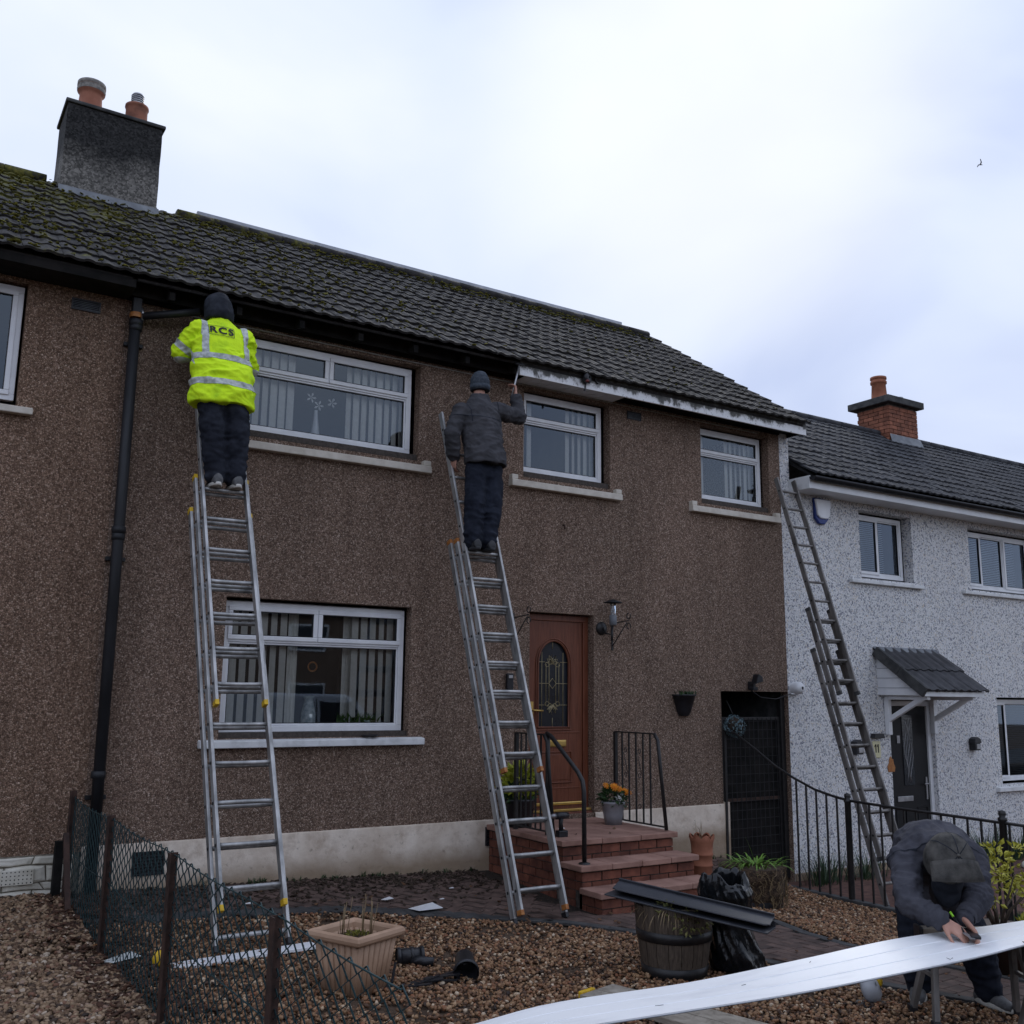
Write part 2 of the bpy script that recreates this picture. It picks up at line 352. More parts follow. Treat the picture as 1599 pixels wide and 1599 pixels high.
MT['sole'] = pm('pale_shoe_rubber', (.50, .48, .43), (.66, .64, .58), 14, .7)
MT['boot'] = pm('black_work_boot', (.016, .017, .019), (.035, .036, .038), 20, .6, .3, 80)
MT['lace'] = pm('orange_lace', (.60, .14, .04), (.72, .2, .06), 20, .7)
MT['eye'] = pm('dark_eye', (.01, .008, .007), (.02, .015, .012), 20, .2)
def leafm(name, c1, c2):
    t = NT(name); n = t.noise(22, 3); t.col(t.ramp(n, [(.3, c1), (.7, c2)])).set(.5, 0, .35)
    t.b.inputs['Transmission Weight'].default_value = 0
    return t.m
MT['leaf'] = leafm('fresh_green_leaf', (.06, .14, .018), (.17, .30, .045))
MT['leafd'] = leafm('dark_green_leaf', (.012, .030, .010), (.04, .08, .024))
MT['leafy'] = leafm('yellow_variegated_leaf', (.26, .26, .03), (.52, .48, .07))
MT['dry'] = leafm('dry_stem', (.10, .065, .03), (.24, .17, .09))
MT['petal'] = leafm('orange_petal', (.72, .20, .008), (.86, .34, .015))
MT['petalw'] = leafm('white_petal', (.62, .62, .60), (.78, .78, .75))
MT['petaly'] = leafm('lemon_leaf', (.22, .26, .02), (.42, .42, .05))
MT['soil'] = pm('dark_soil', (.016, .012, .009), (.045, .032, .023), 26, .95, .9, 60, bd=.02)
MT['root'] = pm('matted_root_ball', (.022, .014, .009), (.10, .062, .036), 34, .95, 1., 60, bd=.02)
MT['planter'] = pm('tan_plastic_planter', (.33, .205, .13), (.46, .30, .20), 5, .6, .1, 40)
MT['greypot'] = pm('grey_glazed_pot', (.20, .20, .215), (.27, .27, .285), 8, .5)
MT['bag'] = pm('black_bin_bag', (.005, .006, .007), (.010, .011, .013), 14, .17, .35, 10, bd=.015)
MT['rust'] = pm('rusty_brown_iron', (.022, .012, .009), (.060, .030, .021), 14, .75, .4, 50)
MT['wire'] = pm('green_coated_wire', (.009, .028, .032), (.022, .054, .058), 30, .5)
MT['grass'] = leafm('grass_blade', (.022, .060, .014), (.055, .12, .03))
# ================================================================== GROUND
def ground_mat():
    t = NT('damp_earth'); n = t.noise(7, 6); c = t.ramp(n, [(.3, (.055, .036, .024)), (.7, (.12, .082, .056))]); t.col(c).set(.95, 0, .2); t.bump(t.noise(40, 5), .8, .02); return t.m
MT['earth'] = ground_mat()
def sheet(name, xs, ys, zf, mat, parent=None):
    nx, ny = len(xs), len(ys); mb = MB()
    mb.add([(x, y, zf(x, y)) for y in ys for x in xs], [(j*nx+i, j*nx+i+1, (j+1)*nx+i+1, (j+1)*nx+i) for j in range(ny-1) for i in range(nx-1)], True)
    return mb.build(name, mat, parent)
def spaced(a, b, inner0, inner1, step, outer): return sorted(set([round(a+(inner0-a)*k/outer, 3) for k in range(outer)]+[round(inner0+step*k, 3) for k in range(int((inner1-inner0)/step)+1)]+[round(inner1+(b-inner1)*k/outer, 3) for k in range(1, outer+1)]))
def gz_low(x, y):
    z = gz(x, y)-.012
    if x > 8.66: z = -1.0-.02*(x-8.66) if y < 3 else z
    return z
gr = sheet('ground', spaced(-300, 300, -2, 8.6, .2, 6)[:-6]+[8.64, 8.68, 9, 10, 12, 14, 16, 20, 40, 100, 300], spaced(-300, 300, -8, .4, .2, 6), gz_low, MT['earth']); setp(gr, kind='structure')
# brick path
LEFT = [(1.52, -.98), (2.3, -1.02), (2.9, -1.06), (3.4, -1.14), (3.83, -1.36), (4.4, -1.68), (4.86, -2.05), (5.12, -2.45), (5.27, -2.95), (5.4, -3.55), (5.62, -4.2), (5.9, -4.85), (6.25, -5.5), (6.7, -6.2)]
RIGHT = [(8.6, -.62), (7.6, -.72), (6.98, -1.2), (6.92, -2.1), (6.74, -2.65), (6.62, -3.05), (6.6, -3.4), (6.68, -3.9), (6.9, -4.5), (7.25, -5.2), (7.7, -6.)]
POLY = [(1.52, .02)]+LEFT+RIGHT[::-1]+[(8.6, .02)]
def inside(x, y, poly=POLY):
    r = False; n = len(poly)
    for i in range(n):
        x1, y1 = poly[i]; x2, y2 = poly[(i+1) % n]
        if (y1 > y) != (y2 > y) and x < (x2-x1)*(y-y1)/(y2-y1)+x1: r = not r
    return r
def edge_dist(x, y, line):
    d = 9
    for i in range(len(line)-1):
        ax, ay = line[i]; bx, by = line[i+1]; t = max(0, min(1, ((x-ax)*(bx-ax)+(y-ay)*(by-ay))/((bx-ax)**2+(by-ay)**2)))
        d = min(d, math.hypot(x-ax-t*(bx-ax), y-ay-t*(by-ay)))
    return d
MT['pave'] = pm('red_brown_paver', (.052, .033, .027), (.115, .074, .060), 8, .8, .5, 60, rnd=.5)
MT['paveg'] = pm('charcoal_edging_paver', (.030, .030, .031), (.066, .065, .064), 8, .8, .5, 60, rnd=.35)
path = MB(); path.add([(x, y, gz(x, y)+.002) for x, y in POLY], [tuple(range(len(POLY)))])
bmp = bmesh.new(); bmp.from_mesh(path.mesh('p')); bmesh.ops.triangulate(bmp, faces=bmp.faces)
for _ in range(3): bmesh.ops.subdivide_edges(bmp, edges=bmp.edges, cuts=1, use_grid_fill=True)
for v in bmp.verts: v.co.z = gz(v.co.x, v.co.y)+.003
mep = bpy.data.meshes.new('path'); bmp.to_mesh(mep); bmp.free(); mep.materials.append(MT['soil'])
fixn(mep); patho = setp(link('path', mep), kind='structure')
def slope_rot(x, y, a):
    n = Vector((-(gz(x+.1, y)-gz(x-.1, y))/.2, -(gz(x, y+.1)-gz(x, y-.1))/.2, 1)).normalized()
    return (Matrix.Rotation(0, 4, 'Z') @ n.to_track_quat('Z', 'Y').to_matrix().to_4x4() @ Matrix.Rotation(a, 4, 'Z')).to_euler()
def brick_mesh(name, l, w, h, mat, ch=.004):
    mb = MB(); a, b = l/2, w/2
    vs = []
    for z, k in ((-h, 0), (-ch, 0), (0, ch)): vs += [(-a+k, -b+k, z), (a-k, -b+k, z), (a-k, b-k, z), (-a+k, b-k, z)]
    mb.add(vs, [(r*4+i, r*4+(i+1) % 4, r*4+4+(i+1) % 4, r*4+4+i) for r in range(2) for i in range(4)]+[(8, 9, 10, 11)])
    me = mb.mesh(name); me.materials.append(mat); return me
PM, PG = brick_mesh('paver', .194, .094, .05, MT['pave']), brick_mesh('edging_paver', .194, .096, .05, MT['paveg'])
pavers = []
for i in range(-60, 61):
    for j in range(-30, 31):                                    # herringbone
        for k in (0, 1):
            bx, by = i*.1+j*.2, i*.1-j*.2
            cx, cy, a = (bx+.1, by+.05, 0) if k == 0 else (bx+.05, by+.2, math.pi/2)
            ca, sa = math.cos(.12), math.sin(.12); x, y = 4.6+cx*ca-cy*sa, -2.2+cx*sa+cy*ca
            if not (1.5 < x < 8.6 and -6 < y < 0): continue
            if not inside(x, y) or edge_dist(x, y, LEFT) < .14 or edge_dist(x, y, RIGHT) < .14: continue
            if 5.22 < x < 6.72 and y > -1.8: continue
            pavers.append((x, y, a+.12))
def vis_key(p): return (Vector((p[0], p[1], -.6))-CAM).length
pv = sorted(pavers, key=vis_key)
rest = MB(); nb = 0
def put_brick(me, x, y, a, cnt, lim, name):
    global rest
    z = gz(x, y)+.012+random.uniform(-.003, .003); rot = slope_rot(x, y, a+random.uniform(-.02, .02))
    if cnt < lim: inst(me, name, patho, (x, y, z), rot)
    else:
        Mx = Matrix.Translation((x, y, z)) @ rot.to_matrix().to_4x4()
        rest.add([Mx @ v.co for v in me.vertices], [tuple(p.vertices) for p in me.polygons])
for p in pv: put_brick(PM, *p, nb, 215, 'paver'); nb += 1
ro = rest.build('distant_paving', MT['pave'], patho); setp(ro, kind='stuff'); rest = MB()
def along(line, step):
    out = []; acc = 0.
    for i in range(len(line)-1):
        a, b = Vector(line[i]), Vector(line[i+1]); l = (b-a).length; t = -acc
        while t < l:
            if t >= 0: p = a+(b-a)*(t/l); out.append((p.x, p.y, math.atan2(b.y-a.y, b.x-a.x)))
            t += step
        acc = l-(t-step); 
    return out
ne = 0
for line, sgn in ((LEFT, 1), (RIGHT[1:], -1)):
    for x, y, a in along(line, .104):
        nx, ny = -math.sin(a), math.cos(a); s = sgn*.09 if line is LEFT else .09*1
        qx, qy = x+nx*s, y+ny*s
        if not inside(qx, qy): qx, qy = x-nx*s, y-ny*s
        z = gz(qx, qy)+.016; inst(PG, 'edging_paver', patho, (qx, qy, z), slope_rot(qx, qy, a+math.pi/2+random.uniform(-.03, .03))); ne += 1
# neighbour's front garden (lower, right of the railing)
MT['redpave'] = pm('red_chipped_ground', (.075, .036, .027), (.15, .075, .056), 11, .9, .7, 60)
MT['lawn'] = pm('lawn_soil', (.014, .030, .009), (.035, .066, .018), 14, .95, .5, 60)
nbp = MB().box(8.70, 15.5, -3.6, -.02, -1.25, -.985).build('neighbour_yard', MT['redpave']); setp(nbp, kind='structure')
lawn = MB().box(8.70, 14, -6.2, -2.6, -1.3, -.945).build('lawn', MT['lawn']); setp(lawn, kind='structure')
def blades(mb, pts, h, w, lean=.35, rng=random):
    for (x, y, z) in pts:
        a = rng.uniform(0, 6.283); d = Vector((math.cos(a), math.sin(a), 0)); s = Vector((-d.y, d.x, 0)); hh = h*rng.uniform(.6, 1.2); ln = lean*hh*rng.uniform(.2, 1.4)
        p = Vector((x, y, z)); q = p+d*ln*.35+Vector((0, 0, hh*.6)); r = p+d*ln+Vector((0, 0, hh)); ww = w*rng.uniform(.7, 1.2)
        mb.add([p-s*ww/2, p+s*ww/2, q+s*ww*.4, q-s*ww*.4, r], [(0, 1, 2, 3), (3, 2, 4)])
gb = MB(); blades(gb, [(random.uniform(8.75, 11.5), random.uniform(-4.6, -2.62), -.95) for _ in range(9000)], .06, .008)
setp(gb.build('grass', MT['grass']), 'short green lawn grass behind the black railing', 'grass', kind='stuff')
# gravel: many thousand separate stones
def ico():
    t = (1+5**.5)/2; v = np.array([(-1, t, 0), (1, t, 0), (-1, -t, 0), (1, -t, 0), (0, -1, t), (0, 1, t), (0, -1, -t), (0, 1, -t), (t, 0, -1), (t, 0, 1), (-t, 0, -1), (-t, 0, 1)], float); v /= np.linalg.norm(v[0])
    f = np.array([(0, 11, 5), (0, 5, 1), (0, 1, 7), (0, 7, 10), (0, 10, 11), (1, 5, 9), (5, 11, 4), (11, 10, 2), (10, 7, 6), (7, 1, 8), (3, 9, 4), (3, 4, 2), (3, 2, 6), (3, 6, 8), (3, 8, 9), (4, 9, 5), (2, 4, 11), (6, 2, 10), (8, 6, 7), (9, 8, 1)])
    return v, f
ICV, ICF = ico()
def gravel_mat(name, stops):
    t = NT(name); a = t.new('ShaderNodeAttribute', attribute_name='tone'); c = t.ramp(a.outputs['Fac'], stops)
    c = t.mix(1., c, t.ramp(t.noise(60, 3), [(.3, (.72, .72, .72)), (.7, (1.05, 1.05, 1.05))]), 'MULTIPLY'); t.col(c).set(.62, 0, .4); return t.m
GS = [(0, (.03, .017, .011)), (.2, (.095, .046, .023)), (.42, (.22, .112, .052)), (.62, (.32, .185, .092)), (.76, (.23, .088, .038)), (.89, (.42, .27, .15)), (1, (.58, .46, .33))]
MT['gravel'] = gravel_mat('tan_gravel', GS)
MT['gravel2'] = gravel_mat('pale_brown_gravel', [(0, (.03, .018, .012)), (.25, (.12, .068, .037)), (.5, (.27, .172, .098)), (.72, (.40, .28, .175)), (.86, (.18, .075, .042)), (1, (.55, .45, .34))])
def stones(name, pts, smin, smax, mat, flat=(.55, .95)):
    n = len(pts); P = np.array(pts); s = RNG.uniform(smin, smax, n)
    V = np.repeat(ICV[None], n, 0)*(1+RNG.uniform(-.28, .28, (n, 12, 1)))
    V *= np.stack([RNG.uniform(.8, 1.35, n), RNG.uniform(.7, 1.0, n), RNG.uniform(*flat, n)], 1)[:, None, :]
    for ax in (0, 1, 2):
        a = RNG.uniform(0, 6.283, n) if ax == 2 else RNG.uniform(-.5, .5, n); c, q = np.cos(a), np.sin(a); i, j = [(1, 2), (0, 2), (0, 1)][ax]
        vi, vj = V[:, :, i].copy(), V[:, :, j].copy(); V[:, :, i] = vi*c[:, None]-vj*q[:, None]; V[:, :, j] = vi*q[:, None]+vj*c[:, None]
    V = V*s[:, None, None]/2+P[:, None, :]; F = (ICF[None]+(np.arange(n)*12)[:, None, None]).reshape(-1, 3)
    me = bpy.data.meshes.new(name); me.vertices.add(n*12); me.vertices.foreach_set('co', V.reshape(-1)); nf = len(F)
    me.loops.add(nf*3); me.loops.foreach_set('vertex_index', F.reshape(-1).astype(np.int32)); me.polygons.add(nf)
    me.polygons.foreach_set('loop_start', np.arange(0, nf*3, 3, dtype=np.int32)); me.update(calc_edges=True)
    at = me.attributes.new('tone', 'FLOAT', 'POINT'); at.data.foreach_set('value', np.repeat(np.clip(RNG.beta(1.15, 1.15, n), 0, 1), 12).astype(np.float32))
    me.materials.append(mat); return link(name, me)
def scatter(n, x0, x1, y0, y1, ok, dz=.004):
    out = []
    for _ in range(n):
        x, y = random.uniform(x0, x1), random.uniform(y0, y1)
        if ok(x, y) and (noise.noise((x*1.7, y*1.7, 3)) < .33 or random.random() < .35): out.append((x, y, gz(x, y)+dz+random.uniform(-.004, .010)))
    return out
ptsA = scatter(46000, 1.5, 6.6, -5.6, -.95, lambda x, y: not inside(x, y) and y < -.95 and x < 6.5 and (x < 5.2 or y < -2.3))
ptsB = scatter(20000, 6.3, 8.62, -4.7, -.6, lambda x, y: not inside(x, y) and x > 6.55)
ptsC = scatter(16000, .1, 1.44, -3.7, -.03, lambda x, y: True, .010)
setp(stones('gravel', ptsA+ptsB, .012, .036, MT['gravel']), 'tan and brown gravel covering the front garden', 'gravel', kind='stuff')
setp(stones('neighbour_gravel', ptsC, .014, .042, MT['gravel2']), 'pale brown gravel left of the wire fence', 'gravel', kind='stuff')
# damp leaf litter and moss crumbs fallen on the paving under the eaves
ptsD = [(x, y, gz(x, y)+.022) for x, y in ((random.uniform(1.6, 5.2), -abs(random.gauss(0, .45))-.03) for _ in range(1500)) if y > -1.25]
dl = stones('fallen_moss_litter', ptsD, .012, .050, pm('dark_litter', (.018, .012, .008), (.060, .040, .026), 40, .95), (.15, .4)); setp(dl, 'dark crumbs of moss and leaf litter along the pale plinth', 'litter', kind='stuff')
ptsE = scatter(700, 1.2, 1.75, -3.2, -.05, lambda x, y: True, .02)
dl2 = stones('leaf_litter', ptsE, .03, .07, pm('brown_leaf_litter', (.030, .015, .009), (.10, .045, .025), 40, .95), (.1, .25)); setp(dl2, 'brown dead leaves gathered along the foot of the wire fence', 'litter', kind='stuff')

ptsF = scatter(420, 1.6, 8.5, -5.2, -.3, lambda x, y: True, .026)
lf_ = stones('fallen_leaf_scatter', ptsF, .020, .055, pm('dry_leaf', (.060, .028, .014), (.17, .085, .040), 30, .9), (.06, .14)); setp(lf_, 'dry brown leaves scattered over gravel and paving', 'leaves', kind='stuff')
wd_ = MB()
for _ in range(34):
    x = random.choice((random.uniform(1.7, 5.2), random.uniform(6.8, 8.5))); yy = -random.uniform(.03, .10); blades(wd_, [(x+random.uniform(-.03, .03), yy, gz(x, yy)+.01) for _ in range(9)], .05, .010, .9)
setp(wd_.build('weed', MT['leafd']), 'small weeds sprouting along the foot of the pale plinth', 'weeds', kind='stuff')
# ================================================================== HOUSES
def wall_mesh(x0, x1, z0, z1, ops, y=0., depth=.12):
    xs = sorted({x0, x1, *[o[0] for o in ops], *[o[1] for o in ops]}); zs = sorted({z0, z1, *[o[2] for o in ops], *[o[3] for o in ops]}); mb = MB()
    for i in range(len(xs)-1):
        for j in range(len(zs)-1):
            cx, cz = (xs[i]+xs[i+1])/2, (zs[j]+zs[j+1])/2
            if any(a < cx < b and c < cz < d for a, b, c, d in ops): continue
            mb.add([(xs[i], y, zs[j]), (xs[i+1], y, zs[j]), (xs[i+1], y, zs[j+1]), (xs[i], y, zs[j+1])], [(0, 1, 2, 3)])
    for a, b, c, d in ops:
        q = y+depth
        mb.add([(a, y, c), (a, q, c), (a, q, d), (a, y, d)], [(0, 1, 2, 3)]); mb.add([(b, y, c), (b, q, c), (b, q, d), (b, y, d)], [(3, 2, 1, 0)])
        mb.add([(a, y, d), (a, q, d), (b, q, d), (b, y, d)], [(0, 1, 2, 3)]); mb.add([(a, y, c), (a, q, c), (b, q, c), (b, y, c)], [(3, 2, 1, 0)])
    return mb
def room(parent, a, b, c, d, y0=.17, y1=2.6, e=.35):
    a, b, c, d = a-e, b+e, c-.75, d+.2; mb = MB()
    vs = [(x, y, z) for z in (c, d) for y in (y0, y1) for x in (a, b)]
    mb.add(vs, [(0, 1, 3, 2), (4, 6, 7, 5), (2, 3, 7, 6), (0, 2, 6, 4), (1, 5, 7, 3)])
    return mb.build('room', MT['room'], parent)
def ring(mb, x0, x1, z0, z1, w, y0, y1):
    mb.box(x0, x1, y0, y1, z0, z0+w); mb.box(x0, x1, y0, y1, z1-w, z1); mb.box(x0, x0+w, y0, y1, z0+w, z1-w); mb.box(x1-w, x1, y0, y1, z0+w, z1-w)
def window(parent, x0, x1, z0, z1, cells, y=.1, mat=None, fr=.055, sash=.042):
    """cells: (x0,x1,z0,z1,opens) panes of the window; the outer frame is the part, sashes and panes are its pieces"""
    mat = mat or MT['upvc']; mb = MB(); ring(mb, x0, x1, z0, z1, fr, y, y+.06)
    xs = sorted({c[1] for c in cells})[:-1]
    for a, b, c, d, op in cells:
        if b < x1-.08: mb.box(b-fr*.3, b+fr*.3, y+.001, y+.058, max(z0+fr, c), min(z1-fr, d))
        if d < z1-.08: mb.box(max(x0+fr, a), min(x1-fr, b), y+.001, y+.058, d-fr*.3, d+fr*.3)
    win = mb.build('window', mat, parent, .005)
    for a, b, c, d, op in cells:
        a2, b2 = (a+fr if a <= x0+.02 else a+fr*.3), (b-fr if b >= x1-.02 else b-fr*.3); c2, d2 = (c+fr if c <= z0+.02 else c+fr*.3), (d-fr if d >= z1-.02 else d-fr*.3)
        s = MB(); yy = y-.014 if op else y+.012
        if op: a2 -= .012; b2 += .012; c2 -= .012; d2 += .012
        w = sash if op else sash*.45; ring(s, a2, b2, c2, d2, w, yy, yy+.045); s.build('sash', mat, win, .006)
        g = MB(); ring(g, a2+w, b2-w, c2+w, d2-w, .006, yy+.004, yy+.03); g.build('gasket', MT['black'], win)
        p = MB(); p.add([(a2+w, yy+.02, c2+w), (b2-w, yy+.02, c2+w), (b2-w, yy+.02, d2-w), (a2+w, yy+.02, d2-w)], [(0, 1, 2, 3)]); p.build('pane', MT['glass'], win)
    return win
def sill(win, x0, x1, z, mat, h=.085, proj=.075, ears=True):
    mb = MB(); mb.add([(x0, -proj, z-h), (x1, -proj, z-h), (x1, .1, z-h), (x0, .1, z-h), (x0, -proj, z-.012), (x1, -proj, z-.012), (x1, .1, z+.008), (x0, .1, z+.008)],
        [(0, 3, 2, 1), (4, 5, 6, 7), (0, 1, 5, 4), (1, 2, 6, 5), (2, 3, 7, 6), (3, 0, 4, 7)])
    o = mb.build('sill', mat, win, .008)
    if ears:
        for a, b in ((x0+.002, x0+.085), (x1-.085, x1-.002)): MB().box(a, b, -proj+.012, .02, z-.01, z+.045).build('sill_end', mat, win, .01)
    return o
# tile: a double roll profile with a real front edge
def tile_mesh(name, mat, w=.30, l=.31, amp=.014):
    n = 12; prof = []
    for i in range(n+1):
        u = i/n; ph = (u*2) % 1.0; h = amp*max(0, math.sin(math.pi*min(1, ph/.62))) if ph < .62 else 0
        prof.append((u*w*1.01, h))
    mb = MB(); top = [(x, 0, h+.021) for x, h in prof]+[(x, l, h*.98) for x, h in prof]; low = [(x, 0, h*1.0-.002) for x, h in prof]; N = n+1
    mb.add(top, [(i, i+1, N+i+1, N+i) for i in range(n)], True); mb.add(low+top[:N], [(i, i+1, N+i+1, N+i) for i in range(n)])
    mb.add([(0, 0, -.002), (0, 0, .026), (0, l, 0), (0, l, -.02)], [(0, 1, 2, 3)]); mb.add([(prof[-1][0], 0, -.002), (prof[-1][0], 0, .026), (prof[-1][0], l, 0), (prof[-1][0], l, -.02)], [(3, 2, 1, 0)])
    me = mb.mesh(name); me.materials.append(mat); return me
TM, TM2 = tile_mesh('tile', MT['tile']), tile_mesh('tile', MT['tile2'])
def roof(parent, x0, x1, ye, ze, yr, zr, courses, me, mat, limit, xshift=0.):
    sl = math.hypot(yr-ye, zr-ze); ang = math.atan2(zr-ze, yr-ye); g = sl/courses; dv = Vector((0, math.cos(ang), math.sin(ang))); nv = Vector((0, -math.sin(ang), math.cos(ang)))
    mb = MB(); E0, R0 = Vector((0, ye, ze)), Vector((0, yr, zr))
    a = [E0+nv*-.045+dv*.05, R0+nv*-.045, Vector((0, 2*yr-ye-.05, ze-.03))]
    vs = []
    for x in (x0+.01, x1-.03): vs += [Vector((x, p.y, p.z)) for p in a]+[Vector((x, p.y, p.z-.03)) for p in a]
    mb.add(vs, [(0, 1, 7, 6), (1, 2, 8, 7), (3, 9, 10, 4), (4, 10, 11, 5), (0, 6, 9, 3), (2, 5, 11, 8), (0, 3, 4, 1), (1, 4, 5, 2), (6, 7, 10, 9), (7, 8, 11, 10)])
    rf = mb.build('roof', mat, parent)
    ncol = int(math.ceil((x1-x0)/.30)); spots = []
    for c in range(courses):
        for k in range(ncol):
            x = x0+k*.30+xshift
            if x+.30 > x1+.06: continue
            spots.append((x, c))
    spots.sort(key=lambda s: (Vector((s[0], ye, ze))+dv*(s[1]*g)-CAM).length)
    rest = MB()
    for i, (x, c) in enumerate(spots):
        p = Vector((x, ye, ze))+dv*(c*g)+Vector((random.uniform(-.004, .004), 0, 0))+nv*random.uniform(-.003, .006)-dv*(random.uniform(.012, .03) if random.random() < .07 else random.uniform(-.004, .004))
        rot = (ang+random.uniform(-.016, .016), random.uniform(-.012, .012), random.uniform(-.016, .016))
        if i < limit: inst(me, 'tile', rf, p, rot)
        else:
            from mathutils import Euler
            Mx = Matrix.Translation(p) @ Euler(rot).to_matrix().to_4x4(); rest.add([Mx @ v.co for v in me.vertices], [tuple(q.vertices) for q in me.polygons], False)
    if rest.v: setp(rest.build('distant_tiling', mat, rf), kind='stuff')
    return rf, dv, nv, g
YE, ZE, YR, ZR = -.385, 4.735, 2.72, 6.86
# ---- main brown house
XB0, XB1 = 1.56, 9.777
house = thing('terraced_house', 'brown pebbledash terraced house with mahogany door and mossy dark tiled roof', 'house', (5.6, 0, -.5))
W1, W2, W3, LW = (2.60, 4.425, 3.634, 4.55), (5.765, 6.908, 3.634, 4.55), (8.387, 9.522, 3.634, 4.55), (2.615, 4.425, .865, 2.035)
DOOR = (5.86, 6.715, -.02, 2.10); PASS = (8.62, 9.775, -1.3, 1.29)
ops = [(w[0]-.004, w[1]+.05, w[2]-.07, w[3]+.02) for w in (W1, W2, W3)]+[(LW[0]-.01, LW[1]+.03, LW[2]-.05, LW[3]+.03), DOOR, PASS]
wm = wall_mesh(XB0, XB1, -.02, 4.66, ops); wall = wm.build('wall', MT['brown'], house)
for o in wall.data.polygons: pass
# gable and back so that the house is closed
MB().add([(XB1, 0, 1.3), (XB1, 5.44, 1.3), (XB1, 5.44, 4.66), (XB1, 2.72, 6.75), (XB1, 0, 4.66)], [(0, 1, 2, 3, 4)]).build('gable_wall', MT['brown'], house)
MB().box(XB0, XB1-.01, 5.3, 5.42, -1.2, 4.66).build('rear_wall', MT['brown'], house)
pb = MB()
for x0, x1 in ((XB0+.0, 5.86), (6.72, 8.62)):
    n = int((x1-x0)/.15); vs = []
    for i in range(n+1):
        x = x0+(x1-x0)*i/n; w = .004*noise.noise((x*3, 0, 1)); b = gz(x, -.02)-.06; vs += [(x, -.022+w, b), (x, -.014+w, -.03), (x, -.006, -.016+.006*noise.noise((x*4, 3, 0))), (x, .02, -.016)]
    pb.add(vs, [(i*4+k, i*4+4+k, i*4+5+k, i*4+1+k) for i in range(n) for k in range(3)], True)
pb.add([(8.62, -.022, -.9), (8.62, .3, -.9), (8.62, .3, -.016), (8.62, -.01, -.016)], [(0, 1, 2, 3)])
pl = pb.build('plinth', MT['plinth'], house)
MB().box(8.62, 8.70, -.02, .12, -1.1, .0).build('passage_jamb', MT['plinth'], house)
# passage tunnel behind the gate
MB().add([(8.62, .12, -1.05), (9.775, .12, -1.05), (9.775, 5, -1.05), (8.62, 5, -1.05), (8.62, .12, 1.29), (9.775, .12, 1.29), (9.775, 5, 1.29), (8.62, 5, 1.29)], [(0, 3, 7, 4), (1, 5, 6, 2), (4, 7, 6, 5), (0, 1, 2, 3), (3, 2, 6, 7)]).build('passage', MT['conc'], house)
roofo, dv, nv, gg = roof(house, XB0, 9.93, YE, ZE, YR, ZR, 14, TM, MT['tile'], 300)
# ridge tiles
for k in range(18):
    x = 2.50+k*.43
    if x > 9.7: break
    mb = MB(); mb.loft([((x+u, YR, ZR-.02), (0, .135, 0), (0, 0, .085)) for u in (0, .425)], 14); mb.build('ridge_tile', MT['tile'], roofo)
# grey capping strip standing behind the ridge line
rc = MB(); rc.bar((2.75, YR+.03, ZR+.098), (9.35, YR+.03, ZR+.098), .05, .065); rc.build('ridge_flashing', pm('pale_zinc', (.34, .36, .40), (.50, .52, .56), 6, .5), roofo)
# exposed eaves (fascia taken off): black felt board, rafter feet
MB().add([(XB0, YE+.06, ZE-.035), (9.9, YE+.06, ZE-.035), (9.9, .0, ZE+.205), (XB0, .0, ZE+.205)], [(0, 1, 2, 3)]).build('eaves_felt', MT['dark'], house)
MB().box(XB0, 9.76, -.035, -.004, 4.63, 4.93).build('wall_plate', MT['dark'], house)
for k in range(14):
    x = 1.85+k*.6
    mb = MB(); mb.add([(x, YE+.10, ZE-.06), (x+.05, YE+.10, ZE-.06), (x+.05, -.03, ZE+.16), (x, -.03, ZE+.16), (x, YE+.10, ZE-.13), (x+.05, YE+.10, ZE-.13), (x+.05, -.03, ZE-.06), (x, -.03, ZE-.06)],
        [(0, 1, 2, 3), (4, 7, 6, 5), (0, 4, 5, 1), (1, 5, 6, 2), (0, 3, 7, 4), (2, 6, 7, 3)]); mb.build('rafter_foot', MT['dark'], house)
MB().box(XB0, 5.5, -.14, -.12, ZE-.10, ZE+.08).build('eaves_board', MT['dark'], house)
MB().box(5.50, 9.955, -.318, -.295, 4.588, 4.79).build('fascia', MT['fascia'], house, .004)
MB().box(9.93, 9.952, -.290, .35, 4.62, 4.80).build('verge_board', MT['dark'], house, .004)
for k in range(11):
    x = 5.62+k*.125; MB().box(x, x+.121, -.288, -.004, 4.612, 4.620).build('soffit_panel', MT['upvc'], house, .002)
MB().box(7.0, 9.9, -.286, -.006, 4.66, 4.668).build('soffit_gap_shade', MT['dark'], house)  # dark sheet standing in for the shaded gap where soffit panels are missing
lm = MB(); lm.tube([(XB0+.3, -.008, 4.60), (3.0, -.012, 4.602), (4.4, -.010, 4.598), (6, -.010, 4.600), (9.4, -.010, 4.597)], .007, 5); lm.build('mortar_line', pm('pale_mortar', (.25, .23, .2), (.4, .38, .34), 20, .9), house)
